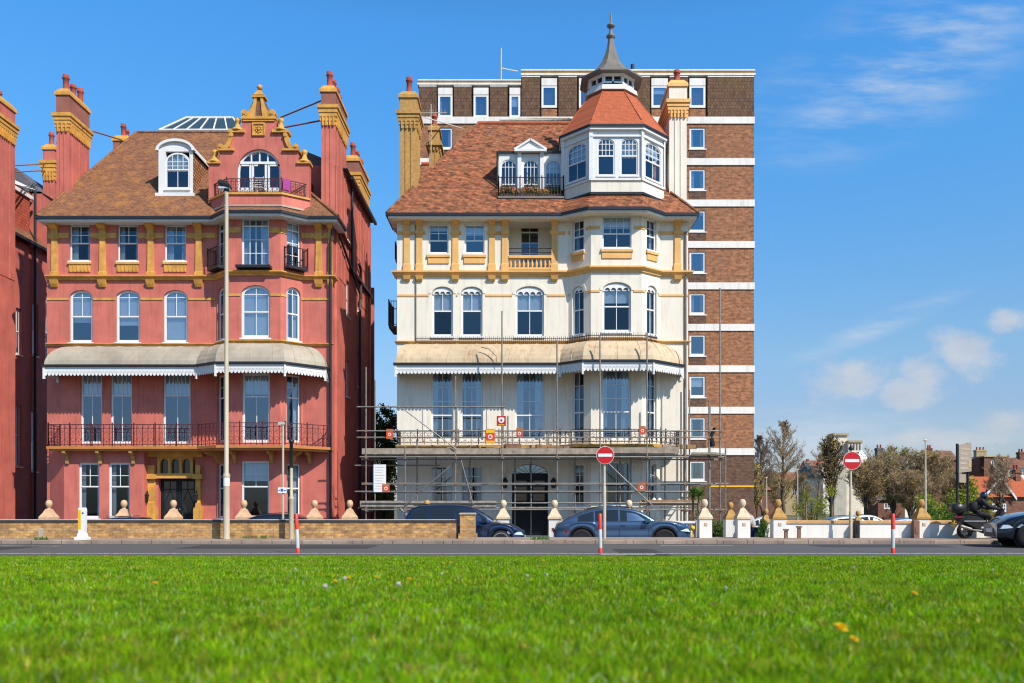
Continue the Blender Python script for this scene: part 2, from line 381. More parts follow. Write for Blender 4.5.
def offs(path, n):
    """mitred outward offset of an open polyline"""
    out = []
    for i, p in enumerate(path):
        ns = []
        if i > 0: ns.append(between(path[i-1], p).N)
        if i < len(path)-1: ns.append(between(p, path[i+1]).N)
        if len(ns) == 1: out.append((p[0]+ns[0][0]*n, p[1]+ns[0][1]*n))
        else:
            mx, my = ns[0][0]+ns[1][0], ns[0][1]+ns[1][1]; l = mx*mx+my*my
            k = 2*n/l if l > .2 else n; out.append((p[0]+mx*k, p[1]+my*k))
    return out
def sweep(mb, path, prof):
    """closed profile [(n,z)] carried along a wall path with mitred corners"""
    rings = []; O = [offs(path, n) for n, z in prof]
    for i in range(len(path)): rings.append([(O[j][i][0], O[j][i][1], prof[j][1]) for j in range(len(prof))])
    mb.loft(rings, closed=True, caps=True); return mb
def band(mb, path, n0, n1, z0, z1): return sweep(mb, path, [(n0, z0), (n1, z0), (n1, z1), (n0, z1)])
def cornice(mb, path, z, h, out):
    """moulded cornice whose top is at z"""
    return sweep(mb, path, [(-.02, z-h), (out*.35, z-h), (out*.4, z-h*.6), (out*.75, z-h*.45), (out, z-h*.3), (out, z-h*.02), (-.02, z+.01)])
def canopy(parent, inner, outer, zt, zb, mat, vmat='white_paint', drop=.42, steps=7):
    m = MB(); R = []
    for k in range(steps+1):
        t = (pi/2)*k/steps; s_ = sin(t)*.92+.08*k/steps; c_ = cos(t)
        R.append([(a[0]+(b[0]-a[0])*s_, a[1]+(b[1]-a[1])*s_, zb+(zt-zb)*c_) for a, b in zip(inner, outer)])
    m.loft(R)
    m.loft([[(x, y, z-.04) for x, y, z in r] for r in reversed(R)])
    c = m.build('canopy', mat, parent)
    # standing seams
    for i in range(len(inner)-1):
        L = sqrt((outer[i+1][0]-outer[i][0])**2+(outer[i+1][1]-outer[i][1])**2); n = max(1, int(L/.85))
        for k in range(n):
            f = (k+.5)/n; s = MB(); s.tube([(r[i][0]+(r[i+1][0]-r[i][0])*f, r[i][1]+(r[i+1][1]-r[i][1])*f, r[i][2]+(r[i+1][2]-r[i][2])*f+.008) for r in R], .016, 4); s.build('seam', mat, c)
    g = MB(); band(g, outer, -.02, .09, zb-.06, zb+.03); g.build('gutter', 'gutter_black', c)
    v = MB(); zt2 = zb-.075; zl = zb-.06-drop
    for i in range(len(outer)-1):
        fr = between(outer[i], outer[i+1]); n = max(2, int(round(fr.L/.16))); w = fr.L/n
        v.fb(fr, 0, fr.L, -.03, 0, zt2-drop*.55, zt2)
        for k in range(n):
            a = k*w; P = [(a+w*(.5-.5*cos(pi*j/5)), zt2-drop*.55-drop*.38*sin(pi*j/5)) for j in range(6)]
            v.plate(fr, [(a, zt2-drop*.55)]+P[1:-1]+[(a+w, zt2-drop*.55)], -.024, -.006)
            v.fb(fr, a+w*.2, a+w*.8, -.0, .012, zt2-drop*.42, zt2-drop*.34)
        v.fb(fr, -.03, .05, -.05, .04, zl-.12, zb-.05)
    v.fb(fr, fr.L-.05, fr.L+.03, -.05, .04, zl-.12, zb-.05)
    v.build('valance', vmat, c)
    return c
def ring(mb, fr, u, z, r, n=.0, t=.011, seg=8, a0=0, a1=2*pi):
    mb.tube([fr.p(u+r*cos(a0+(a1-a0)*k/seg), n, z+r*sin(a0+(a1-a0)*k/seg)) for k in range(seg+1)], t, 3, smooth=False)
def railing(parent, path, z0, z1, mat, pitch=.24, name='railing', scroll=True, post=.9, t=.012):
    m = MB()
    for i in range(len(path)-1):
        fr = between(path[i], path[i+1]); H = z1-z0
        m.fb(fr, 0, fr.L, -.02, .02, z1-.03, z1); m.fb(fr, 0, fr.L, -.015, .015, z0+.06, z0+.085)
        if scroll: m.fb(fr, 0, fr.L, -.012, .012, z1-.2*H, z1-.2*H+.02)
        n = max(1, int(fr.L/pitch)); w = fr.L/n
        for k in range(n+1):
            m.fb(fr, k*w-t, k*w+t, -t, t, z0, z1)
            if scroll and k < n:
                u = (k+.5)*w
                ring(m, fr, u, z0+.30*H, w*.38, t=t*.8); ring(m, fr, u-w*.08, z0+.55*H, w*.26, t=t*.8, seg=6, a0=-pi/2, a1=pi)
                ring(m, fr, u+w*.12, z0+.68*H, w*.2, t=t*.8, seg=6, a0=pi/2, a1=2*pi); m.tube([fr.p(k*w, 0, z1-.2*H), fr.p(u, 0, z1-.03)], t*.7, 3); m.tube([fr.p(u, 0, z0+.08), fr.p(u, 0, z0+.25*H)], t*.7, 3)
        q = max(1, int(fr.L/post))
        for k in range(q+1): u = fr.L*k/q; m.fb(fr, u-.022, u+.022, -.022, .022, z0, z1+.07)
    return m.build(name, mat, parent)
def bracket(mb, fr, u, z, out=.7, h=.55, w=.14):
    P = [(0, 0), (out, 0), (out, -.09), (out*.75, -.16), (out*.45, -.2), (out*.28, -.38*h/.55), (.1, -h), (0, -h)]
    A = [fr.p(u-w/2, n, z+q) for n, q in P]; B = [fr.p(u+w/2, n, z+q) for n, q in P]; k = len(P)
    mb.add(A+B, [tuple(range(k)), tuple(reversed(range(k, 2*k)))]+[(i, k+i, k+(i+1) % k, (i+1) % k) for i in range(k)])
def chimney(parent, x0, x1, y0, y1, zb, zt, shaft, trim, bandm, npots, corbel=.75, ph=.75, name='chimney', bh=.62):
    c = MB(); c.box(x0, x1, y0, y1, zb, zt); w = x1-x0
    for k in (.33, .66): c.box(x0+w*k-.02, x0+w*k+.02, y0-.03, y0, zb, zt-.02)   # ribs on the stack
    for k in range(3):
        yy = y0+(y1-y0)*(k+.5)/3; c.box(x1, x1+.03, yy-.03, yy+.03, zb, zt-.02)
    o = c.build(name, shaft, parent)
    t = MB(); e = .05
    for k in range(4):
        h = corbel/4; e = .02+.03*k; t.box(x0-e, x1+e, y0-e, y1+e, zt+h*k-.002*k, zt+h*(k+1))
    n = int((y1-y0)/.16)
    for k in range(n): yy = y0+(y1-y0)*(k+.3)/n; t.box(x1+.02, x1+.09, yy, yy+.07, zt-.05, zt+corbel*.5)
    n = max(2, int((x1-x0)/.16))
    for k in range(n): xx = x0+(x1-x0)*(k+.3)/n; t.box(xx, xx+.07, y0-.09, y0-.02, zt-.05, zt+corbel*.5)
    t.box(x0-.16, x1+.16, y0-.16, y1+.16, zt+corbel, zt+corbel+.16)
    zz = zt+corbel+.16+bh
    t.loft([[(x0-.07, y0-.07, zz), (x1+.07, y0-.07, zz), (x1+.07, y1+.07, zz), (x0-.07, y1+.07, zz)], [(x0-.06, y0-.06, zz+.15), (x1+.06, y0-.06, zz+.15), (x1+.06, y1+.06, zz+.15), (x0-.06, y1+.06, zz+.15)],
            [(x0+.1, y0+.1, zz+.36), (x1-.1, y0+.1, zz+.36), (x1-.1, y1-.1, zz+.36), (x0+.1, y1-.1, zz+.36)]], True, True)
    t.build('cornice', trim, o)
    b = MB(); b.box(x0-.01, x1+.01, y0-.01, y1+.01, zt+corbel+.16, zz); b.build('upper_band', bandm, o)
    for k in range(npots):
        yy = y0+.3+(y1-y0-.6)*(k/max(1, npots-1)) if npots > 1 else y0+.28
        p = MB(); z = zz+.33; r = .15; hh = ph*(1 if k % 2 == 0 else .8)
        p.lathe((x0+x1)/2, yy, [(r*1.15, z), (r*1.15, z+.06), (r*.9, z+.1), (r*.82, z+hh*.7), (r*1.1, z+hh*.75), (r*1.1, z+hh*.83), (r*.85, z+hh*.86), (r*.95, z+hh), (r*.6, z+hh)], 10)
        p.build('chimney_pot', 'pot_red', o)
    return o
# ================================================================ RED HOUSE
GZ = -.42      # ground level round the houses
def PX(px, Y=40.): return (px-CX)*Y/F
def hole(pl, pr, pt, pb, arch=0, Y=40.): return (X(pl, Y), X(pr, Y), Z(pb, Y), Z(pt, Y), arch)
def red_house():
    H = thing('red_house', 'tall salmon-red Victorian seafront house with ochre trim, curved gable and brown tiled roof', 'house', (-15, 40, GZ))
    XL, XR = -21.5, -8.6; ZE = 14.0; ZB = 3.8
    path = [(XL, 40), (-13.81, 40), (-13.01, 39.2), (-10.67, 39.2), (-9.87, 40), (XR, 40)]
    gpath = [(XL, 40), (-21.36, 40), (-20.42, 39.4), (-16.83, 39.4), (-16.83, 40)]+path[1:]
    fB = between(path[2], path[3]); fL = between(path[1], path[2]); fRt = between(path[3], path[4])
    fF = between(path[0], path[1]); fE = between(path[4], path[5])
    W = MB()
    # flat part (u measured from XL)
    def fh(pl, pr, pt, pb, ar=0):
        h = hole(pl, pr, pt, pb, ar); return (h[0]-XL, h[1]-XL, h[2], h[3], ar)
    third = [fh(69.5, 90, 225, 261), fh(117.5, 138, 225, 261), fh(164.5, 186, 225, 261)]
    second = [fh(69.5, 92.5, 290, 342.5, .32), fh(116, 140, 290, 342.5, .32), fh(163.5, 187.5, 290, 342.5, .32)]
    first = [fh(80.5, 102, 373, 443.5), fh(110.5, 132, 373, 443.5), fh(163, 190.5, 373, 443.5)]
    wall(W, fF, 0, fF.L, ZB, ZE, third+second+first)
    def bh(pl, pr, pt, pb, ar=0):   # bay front at Y 39.2
        h = hole(pl, pr, pt, pb, ar, 39.2); return (h[0]-path[2][0], h[1]-path[2][0], h[2], h[3], ar)
    bF = [bh(241.5, 269, 218, 266), bh(241, 270, 285, 338, .4), bh(242, 270, 373, 442.5)]
    wall(W, fB, 0, fB.L, ZB, ZE, bF)
    L = fRt.L
    def sides(a, b, Y=39.6): return [(a, b, Z(267, Y), Z(222, Y), 0), (a, b, Z(340, Y), Z(287, Y), .3), (a, b, Z(442, Y), Z(375, Y), 0)]
    bL = sides(.12, .82); bR = sides(L-.82, L-.12)
    wall(W, fL, 0, L, ZB, ZE, bL); wall(W, fRt, 0, L, ZB, ZE, bR)
    wall(W, fE, 0, fE.L, GZ, ZE)
    # ground floor
    gf = [between(gpath[i], gpath[i+1]) for i in range(4)]
    def gh(pl, pr, pt, pb):
        h = hole(pl, pr, pt, pb, 0, 39.4); return (h[0]+20.42, h[1]+20.42, h[2], h[3], 0)
    gw = [gh(78.5, 99.5, 462.5, 518.5), gh(108.5, 130, 462.5, 518.5)]
    wall(W, gf[0], 0, gf[0].L, GZ, ZB); wall(W, gf[1], 0, gf[1].L, GZ, ZB); wall(W, gf[2], 0, gf[2].L, GZ, ZB, gw); wall(W, gf[3], 0, gf[3].L, GZ, ZB)
    fD = between((-16.83, 40), path[1]); dh = hole(158.5, 195, 459.5, 538); dh = (dh[0]+16.83, dh[1]+16.83, -.1, dh[3], 0)
    wall(W, fD, 0, fD.L, GZ, ZB, [dh], depth=.5)
    g1 = (bF[0][0], bF[0][1], Z(518, 39.2), Z(461, 39.2), 0); wall(W, fB, 0, fB.L, GZ, ZB, [g1])
    gl = (.12, .82, Z(518, 39.6), Z(464, 39.6), 0); gr = (L-.82, L-.12, gl[2], gl[3], 0)
    wall(W, fL, 0, L, GZ, ZB, [gl]); wall(W, fRt, 0, L, GZ, ZB, [gr])
    # flanks and back
    fS = Fr((XR, 40), (0, 1)); sw = [(3.6, 4.3, 10.6, 12.4, 0), (3.6, 4.3, 6.6, 8.4, 0), (6.6, 7.3, 11.5, 13.2, 0), (6.6, 7.3, 7.5, 9.3, 0), (3.7, 4.3, 14.4, 16, 0)]
    wall(W, fS, 0, 1.3, GZ, 14.7); wall(W, fS, 1.3, 3.3, GZ, 17.2, []); wall(W, fS, 3.3, 10.6, GZ, 17.6, sw)
    W.box(XL, XL+.25, 40.05, 52, GZ, ZE); W.box(XL, XR, 51.8, 52, GZ, ZE); W.box(XR-3.3, XR-.01, 50.4, 50.6, GZ, 17.6); W.box(XR-3.3, XR-3.1, 42.5, 50.4, 12, 17.6)
    W.box(XR-3.3, XR-.01, 42.5, 42.7, 12, 17.6)
    for k in range(2): W.box(XR, XR+.1, 40.9+k*8.9, 41.0+k*8.9+.3, GZ, 17.0)
    W.build('wall', 'red_paint', H)
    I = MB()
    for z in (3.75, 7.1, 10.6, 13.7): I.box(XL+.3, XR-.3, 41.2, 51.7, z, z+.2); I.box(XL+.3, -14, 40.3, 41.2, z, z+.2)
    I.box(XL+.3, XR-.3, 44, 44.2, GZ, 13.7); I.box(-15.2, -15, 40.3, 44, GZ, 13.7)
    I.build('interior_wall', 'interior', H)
    for h in third: window(fF, H, h, ct=2, rt=2, split=.5, cb=1, sillmat='frame_white', curtain=(h is third[2]), glass='glass')
    for i, h in enumerate(second): window(fF, H, h, ct=2, rt=1, split=.5, cb=1, blind=(.60, .66, .97)[i], glass='glass_blue', fw=.10)
    for i, h in enumerate(first): window(fF, H, h, ct=4 if i < 2 else 6, rt=2, split=.68, cb=2, fw=.08, blind=.3, glass='glass_blue', sill=False, mat='frame_white', name='french_window')
    window(fB, H, bF[0], ct=4, rt=1, split=.84, cb=4, rb=3, fw=.08, sill=False, name='french_window')
    window(fB, H, bF[1], ct=2, rt=1, split=.5, cb=2, fw=.11, blind=.97, glass='glass_blue'); window(fB, H, bF[2], ct=3, rt=1, split=.66, cb=2, fw=.1, blind=.3, glass='glass_blue', sill=False, name='french_window')
    for f, hh in ((fL, bL), (fRt, bR)):
        window(f, H, hh[0], ct=2, rt=1, split=.82, cb=2, rb=3, fw=.06, sill=False, name='french_window'); window(f, H, hh[1], ct=2, rt=1, split=.5, cb=2, fw=.09, curtain=True, glass='glass_blue')
        window(f, H, hh[2], ct=2, rt=2, split=.66, cb=1, fw=.07, sill=False, curtain=True, name='french_window')
    for h in gw: window(gf[2], H, h, ct=2, rt=2, split=.57, cb=1, fw=.09)
    window(fB, H, g1, ct=2, rt=2, split=.55, cb=1, fw=.08, blind=0); window(fL, H, gl, ct=2, rt=2, split=.55, cb=1); window(fRt, H, gr, ct=2, rt=2, split=.55, cb=1)
    for h in sw: window(fS, H, h, ct=2, rt=1, split=.5, cb=2, fw=.07)
    # ---- entrance: ochre surround, transom of three arched lights, double doors
    E = MB(); f0 = Fr((0, 40), (1, 0)); a, b = X(147.5, 40), X(203.5, 40); zt = Z(448, 40)
    da, db = X(159, 40), X(194.5, 40)
    zs = Z(478, 40); zl = Z(461, 40)
    E.fb(f0, a, da-.05, 0, .3, GZ, 1.1); E.fb(f0, db+.05, b, 0, .3, GZ, 1.1)
    for u0, u1 in ((a+.08, da-.12), (db+.12, b-.08)):
        uc = (u0+u1)/2; r = (u1-u0)/2
        E.loft([[f0.p(u0+t*.0, .02, z) for t in (0,)]+[f0.p(u0, n, z), f0.p(u1, n, z), f0.p(u1, .02, z)] for n, z in ((.26, 1.1), (.26, 1.3), (.18, 1.35), (.2, 2.0), (.16, 2.35), (.3, 2.45), (.32, 2.6), (.24, 2.62), (.24, 3.0))], True, True)
    E.fb(f0, a-.03, da-.02, 0, .33, zs-.05, zs+.16); E.fb(f0, db+.02, b+.03, 0, .33, zs-.05, zs+.16)
    E.fb(f0, da-.04, db+.04, -.1, .22, zs-.02, zs+.2); E.fb(f0, a-.02, b+.02, 0, .2, zl+.18, zt); E.fb(f0, a-.1, b+.1, 0, .28, zt, zt+.12); E.fb(f0, a+.1, b-.1, .2, .24, zl+.28, zt-.12)
    w = (db-da-.3)/3
    for k in range(4): u = da+.02+k*(w+.06); E.fb(f0, u-.05, u+.06, -.08, .12, zs+.2, zl+.18)
    for k in range(3):
        u = da+.08+k*(w+.06); A = arcpts(u, u+w-.05, zl-.12, .22, 8)
        E.plate(f0, [(u, zl+.18)]+A+[(u+w-.05, zl+.18)], -.08, .08)
    e = E.build('door_surround', 'ochre_paint', H)
    G = MB(); G.add([f0.p(u, -.07, z) for u, z in ((da, zs+.18), (db, zs+.18), (db, zl+.18), (da, zl+.18))], [(0, 1, 2, 3)]); G.build('fanlight', 'car_glass', e)
    for s_ in (0, 1):
        D = MB(); u0 = da+(db-da)/2*s_; u1 = u0+(db-da)/2; z1 = zs-.03
        D.fb(f0, u0, u0+.12, -.3, -.24, -.1, z1); D.fb(f0, u1-.12, u1, -.3, -.24, -.1, z1); D.fb(f0, u0+.12, u1-.12, -.3, -.24, -.1, .5); D.fb(f0, u0+.12, u1-.12, -.3, -.24, z1-.12, z1)
        D.fb(f0, u0+.12, u1-.12, -.29, -.25, z1-.5, z1-.46); D.fb(f0, (u0+u1)/2-.015, (u0+u1)/2+.015, -.29, -.25, z1-.5, z1-.12)
        uc = (u0+u1)/2; zc = (.5+z1-.5)/2
        for (p, q) in (((uc, z1-.5), (u1-.12, zc)), ((u1-.12, zc), (uc, .5)), ((uc, .5), (u0+.12, zc)), ((u0+.12, zc), (uc, z1-.5))): D.tube([f0.p(p[0], -.262, p[1]), f0.p(q[0], -.262, q[1])], .016, 4)
        d = D.build('door', 'door_black', H)
        q = MB(); q.add([f0.p(u, -.27, z) for u, z in ((u0+.1, .4), (u1-.1, .4), (u1-.1, z1-.1), (u0+.1, z1-.1))], [(0, 1, 2, 3)]); q.build('pane', 'car_glass', d)
        q = MB(); q.ball(f0.p((u1-.06) if s_ == 0 else (u0+.06), -.2, 1.0), .035); q.build('door_knob', 'brass', d)
    for px in (151, 199.5):
        q = MB(); u = X(px, 40); q.tube([f0.p(u, .3, 1.75), f0.p(u, .42, 1.85), f0.p(u, .45, 1.7)], .02, 5)
        c = f0.p(u, .46, 0); q.lathe(c[0], c[1], [(.03, 1.28), (.07, 1.36), (.1, 1.62), (.12, 1.64), (.05, 1.74), (.01, 1.8)], 6, False); q.build('wall_lantern', 'black_metal', H)
    # ---- mouldings
    T = MB(); allp = path+[(XR, 40.6)]
    cornice(T, allp, Z(276, 40), .2, .22); T.build('cornice', 'ochre_paint', H)
    T = MB(); cornice(T, path+[(XR, 40.01)], Z(343.5, 40), .12, .14); T.build('string_course', 'ochre_paint', H)
    def bandsplit(zc, h, avoid):  # thin band between the openings of the flat part
        u = 0
        for hh in sorted(avoid)+[(fF.L, fF.L)]:
            if hh[0]-u > .05: trimb(fF, u, hh[0]-.03, zc, h, 'ochre_paint', H)
            u = hh[1]+.03
        for fr, k0 in ((fB, bF), (fL, bL), (fRt, bR)): k = k0[1] if zc < 11 else k0[0]; trimb(fr, 0, k[0]-.03, zc, h, 'ochre_paint', H); trimb(fr, k[1]+.03, fr.L, zc, h, 'ochre_paint', H)
        trimb(fE, 0, fE.L, zc, h, 'ochre_paint', H)
    bandsplit(Z(298, 40), .10, second); bandsplit(Z(233, 40), .24, third)
    for px in (55, 103, 151, 199, 319, 330.5):
        P = MB(); u = X(px, 40); w1 = .19 if px < 325 else .12; zb = Z(276, 40); zt = Z(223, 40); zm = Z(240, 40); zc = Z(233, 40)
        def ly(ww, n, z): return [f0.p(u-ww, .0, z), f0.p(u-ww, n, z), f0.p(u+ww, n, z), f0.p(u+ww, 0, z)]
        P.loft([ly(w1, .09, zb-.01), ly(w1, .09, zb+.15), ly(w1*.8, .07, zb+.2), ly(w1*.68, .07, zm-.1), ly(w1*.7, .09, zm), ly(w1*1.05, .13, zm+.03), ly(w1*1.05, .13, zm+.1), ly(w1*.8, .1, zm+.14), ly(w1*.8, .1, zc+.1), ly(w1*.95, .3, zt-.2), ly(w1*.95, .4, zt)], True, True)
        P.loft([ly(w1*.7, .07, zb-.52), ly(w1*.9, .14, zb-.38), ly(w1*.95, .2, zb-.2)], True, True)
        P.build('pilaster', 'ochre_paint', H)
    for i, h in enumerate(third):
        P = MB(); P.fb(fF, h[0]-.02, h[1]+.02, 0, .05, h[2]-.50, h[2]-.14); P.fb(fF, h[0]-.06, h[1]+.06, 0, .09, h[2]-.16, h[2]-.075)
        for k in range(6): uu = h[0]+.04+(h[1]-h[0]-.08)*k/5; P.fb(fF, uu-.02, uu+.02, .05, .075, h[2]-.46, h[2]-.2)
        P.build('sill_panel', 'ochre_paint', H)
    # juliet balconies of the third floor bay
    for fr, h in ((fB, bF[0]), (fL, bL[0]), (fRt, bR[0])):
        b0 = MB(); b0.fb(fr, h[0]-.15, h[1]+.15, 0, .42, h[2]-.16, h[2]-.04); bb = b0.build('juliet_balcony', 'gutter_black', H)
        if fr is not fB:
            railing(bb, [fr.p(h[0]-.12, .02, 0)[:2], fr.p(h[0]-.12, .4, 0)[:2], fr.p(h[1]+.12, .4, 0)[:2], fr.p(h[1]+.12, .02, 0)[:2]], h[2]-.04, h[2]+.8, 'iron_black', pitch=.12, scroll=False, t=.009)
    # ---- balcony
    bp = [(-20.95, 39.98), (-20.95, 38.9), (-14.28, 38.9), (-13.16, 38.1), (-10.17, 38.1), (-8.55, 39.6), (-8.55, 39.98)]
    B = MB(); B.slab([(x, y) for x, y in bp]+[(-8.55, 40.3), (-20.95, 40.3)], 3.68, 3.80); B.slab([(x, y) for x, y in offs(bp[:], -.08)]+[(-8.65, 40.2), (-20.85, 40.2)], 3.60, 3.679)
    bal = B.build('balcony', 'ochre_slab', H)
    railing(bal, offs(bp, -.06), 3.80, 4.78, 'iron_maroon')
    for fr, u, o_ in [(Fr((0, 39.4), (1, 0)), X(px, 39.4), .42) for px in (68, 101, 134)]+[(fL, .5, .8), (fB, .35, .8), (fB, fB.L-.35, .8), (fRt, .55, .8), (fE, .35, .8)]: K = MB(); bracket(K, fr, u, 3.6, o_, .55); K.build('bracket', 'stone_ochre', bal)
    # ---- canopy
    canopy(H, [(-20.25, 39.99), (-20.25, 39.985), (-13.85, 39.97), (-13.03, 39.17), (-10.65, 39.17), (-9.75, 39.98), (-9.75, 39.99)],
           [(-21.0, 39.99), (-21.0, 38.8), (-14.28, 38.8), (-13.16, 38.0), (-10.17, 38.0), (-8.72, 39.45), (-8.72, 39.99)], Z(347, 40), 7.36, 'canopy_grey')
    # ---- eaves
    ep = [(-21.58, 41.5), (-21.58, 39.4), (-13.8, 39.4), (-12.98, 38.6), (-10.48, 38.6), (-9.5, 39.4), (-8.19, 39.4), (-8.19, 41.2)]
    zE = 14.12
    Q = MB(); band(Q, ep, -.06, 0, zE-.22, zE-.03); Q.build('fascia', 'fascia_white', H)
    Q = MB(); Q.slab(offs(ep, -.03)+[(-8.5, 41.2), (-8.55, 40.02), (-9.9, 40.05), (-10.7, 39.25), (-13, 39.25), (-13.8, 40.05), (-21.5, 40.05), (-21.5, 41.5)], zE-.20, zE-.17); Q.build('soffit', 'fascia_white', H)
    Q = MB(); band(Q, ep, 0, .10, zE-.12, zE+.0); Q.build('gutter', 'gutter_black', H)
    # ---- roof
    R = MB(); RL, RR, RY, RZ = -20.02, -14.8, 46., 20.67
    e0, e1, e2, e3 = (-21.6, 39.34, zE), (-8.15, 39.34, zE), (-8.95, 50.4, zE), (-21.6, 52.6, zE); r0, r1 = (RL, RY, RZ), (RR, RY, RZ)
    R.add([e0, e1, r1, r0], [(0, 1, 2, 3)]); R.add([e1, e2, r1], [(0, 1, 2)]); R.add([e2, e3, r0, r1], [(0, 1, 2, 3)]); R.add([e3, e0, r0], [(0, 1, 2)])
    R.add([e0, e1, e2, e3], [(3, 2, 1, 0)])
    # bay skirt
    R.add([(-13.84, 39.36, zE+.01), (-12.98, 38.55, zE+.01), (-10.48, 38.55, zE+.01), (-9.46, 39.36, zE+.01), (-9.5, 40.2, 14.5), (-10.58, 39.18, 14.46), (-13.18, 39.18, 14.46), (-14.1, 40.2, 14.5)], [(0, 1, 6, 7), (1, 2, 5, 6), (2, 3, 4, 5)])
    roof = R.build('roof', 'roof_brown', H)
    for a_, b_ in ((r0, r1), (e1, r1), (e0, r0)): T = MB(); T.tube([a_, b_], .09, 6); T.build('ridge_tile', 'roof_brown', roof)
    # side roof over the flank
    R = MB(); R.add([(XR+.25, 42.6, 17.5), (XR+.25, 50.8, 17.5), (XR-1.7, 50.8, 18.3), (XR-1.7, 42.6, 18.3), (XR-3.5, 50.8, 17.5), (XR-3.5, 42.6, 17.5)], [(0, 1, 2, 3), (3, 2, 4, 5), (0, 3, 5), (1, 4, 2)]); R.add([(XR+.25, 42.6, 17.48), (XR+.25, 50.8, 17.48), (XR-3.5, 50.8, 17.48), (XR-3.5, 42.6, 17.48)], [(0, 3, 2, 1)])
    R.build('flank_roof', 'slate', H)
    Q = MB(); Q.box(XR+.2, XR+.34, 43.6, 50.8, 17.35, 17.5); Q.box(XR+.02, XR+.2, 44.3, 50.4, 13.0, 13.15)
    Q.tube([(XR+.09, 39.92, 13.8), (XR+.07, 39.85, 13.3), (XR+.02, 39.84, 13.1), (XR+.02, 39.84, GZ)], .055, 8); Q.tube([(-8.8, 39.5, 7.2), (-8.65, 39.6, 7.2), (-8.6, 39.8, 6.9)], .05, 6)
    Q.tube([(XR+.1, 44.6, 17.3), (XR+.1, 44.6, 13.2)], .06, 6)
    Q.tube([(XR+.12, 46.4, 13.9), (XR+.12, 46.9, 13.7), (XR+.12, 46.9, 12.2), (XR+.12, 46.6, 12), (XR+.12, 46.6, GZ)], .07, 6); Q.tube([(XR+.12, 41.2, 13.9), (XR+.12, 46.6, 12.4)], .06, 6)
    Q.build('drainpipe', 'gutter_black', H)
    chimney(H, XR-.64, XR+.02, 40.9, 43.5, 12, 18.86, 'red_paint', 'ochre_paint', 'chimney_dark', 6)
    chimney(H, XR-.7, XR+.02, 46.8, 49.7, 12, Z(190, 46.8), 'red_paint', 'ochre_paint', 'chimney_dark', 5)
    chimney(H, -21.6, -21.02, 41.0, 42.95, 12, Z(131, 41), 'red_paint', 'ochre_paint', 'chimney_dark', 3, corbel=.65, bh=.86)
    chimney(H, X(122, 50)-.5, X(122, 50)+.4, 50, 51, 15, Z(160, 50), 'red_paint', 'ochre_paint', 'chimney_dark', 2, corbel=.3)
    # ---- shaped gable over the bay
    fg = Fr((0, 40.0), (1, 0)); uc = X(258.8, 40); m = MB()
    def gu(px): return X(px, 40)-uc
    wl = X(280.5, 40)-uc; zb = Z(203, 40); zs_ = Z(171, 40); za = Z(149, 40)
    half = [(wl, zb), (wl, zs_)]+[(wl*cos(pi/2*k/8), zs_+(za-zs_)*sin(pi/2*k/8)) for k in range(1, 9)]+[(0, Z(117, 40))]
    prof = [(gu(276), 117), (gu(276), 133), (gu(287), 133.5), (gu(287), 140), (gu(289), 145), (gu(293), 149), (gu(298), 151), (gu(298), 163), (gu(309), 163), (gu(309), 205)]
    P = half+[(u, Z(y, 40)) for u, y in prof[:-1]]+[(gu(309), zb)]
    m.plate(fg, [(uc+u, z) for u, z in P][::-1], -.4, 0); m.plate(fg, [(uc-u, z) for u, z in P], -.4, 0)
    gab = m.build('gable', 'red_paint', H)
    t = MB()
    t.fb(fg, uc+gu(241.5), uc+gu(276.3), -.45, .1, Z(119.5, 40), Z(117, 40)); t.fb(fg, uc+gu(243), uc+gu(274.8), -.42, .06, Z(121.5, 40), Z(119.6, 40))
    for s_ in (-1, 1):
        def su(px): return uc+s_*gu(px)
        def blk(p0, p1, y0, y1, n=.08):
            a_, b_ = sorted((su(p0), su(p1))); t.fb(fg, a_, b_, -.45, n, Z(y1, 40), Z(y0, 40))
        blk(272.5, 289, 130, 133.2, .12); blk(283, 299.5, 149.2, 151.3, .12); blk(297, 310.5, 161.5, 164, .09)
        # scrolls
        def sp_(pts, n0, n1): t.plate(fg, [(su(px), Z(y, 40)) for px, y in (pts if s_ > 0 else pts[::-1])], n0, n1)
        sp_([(284, 133.5), (287.5, 133.5), (288.2, 138), (289.5, 142), (292, 145.5), (296, 147), (298, 147.5), (298.3, 150), (291, 150), (287.5, 147), (285.4, 142), (284.3, 137)][::-1], -.3, .10)
        t.disc(fg, su(296.3), Z(147.3, 40), .12, -.2, .13, 14); t.disc(fg, su(296.3), Z(147.3, 40), .06, .13, .16, 10); t.disc(fg, su(285.8), Z(135.5, 40), .10, -.2, .13, 12)
        sp_([(260.5, 97.5), (263.2, 97.5), (264, 103), (266, 108), (269.5, 112.5), (274.5, 114), (275.8, 117), (262.5, 117)][::-1], -.34, .06)
        t.disc(fg, su(272.8), Z(113.6, 40), .15, -.25, .10, 14); t.disc(fg, su(272.8), Z(113.6, 40), .08, .10, .13, 10)
        # ball finials on the shoulders
        for px, yb, n, hgt in ((280.5, 130.2, -.1, .62), (303.8, 161.6, -.15, .58)):
            c = fg.p(su(px), n, 0); z0 = Z(yb, 40); t.lathe(c[0], c[1], [(.3, z0), (.28, z0+.06), (.14, z0+.16), (.1, z0+.3), (.07, z0+.32), (.13, z0+.4), (.14, z0+.48), (.1, z0+.57), (.02, z0+.6)], 12)
    c = fg.p(uc, -.15, 0); z0 = Z(97, 40); t.fb(fg, uc-.3, uc+.3, -.4, .1, z0-.04, z0+.06)
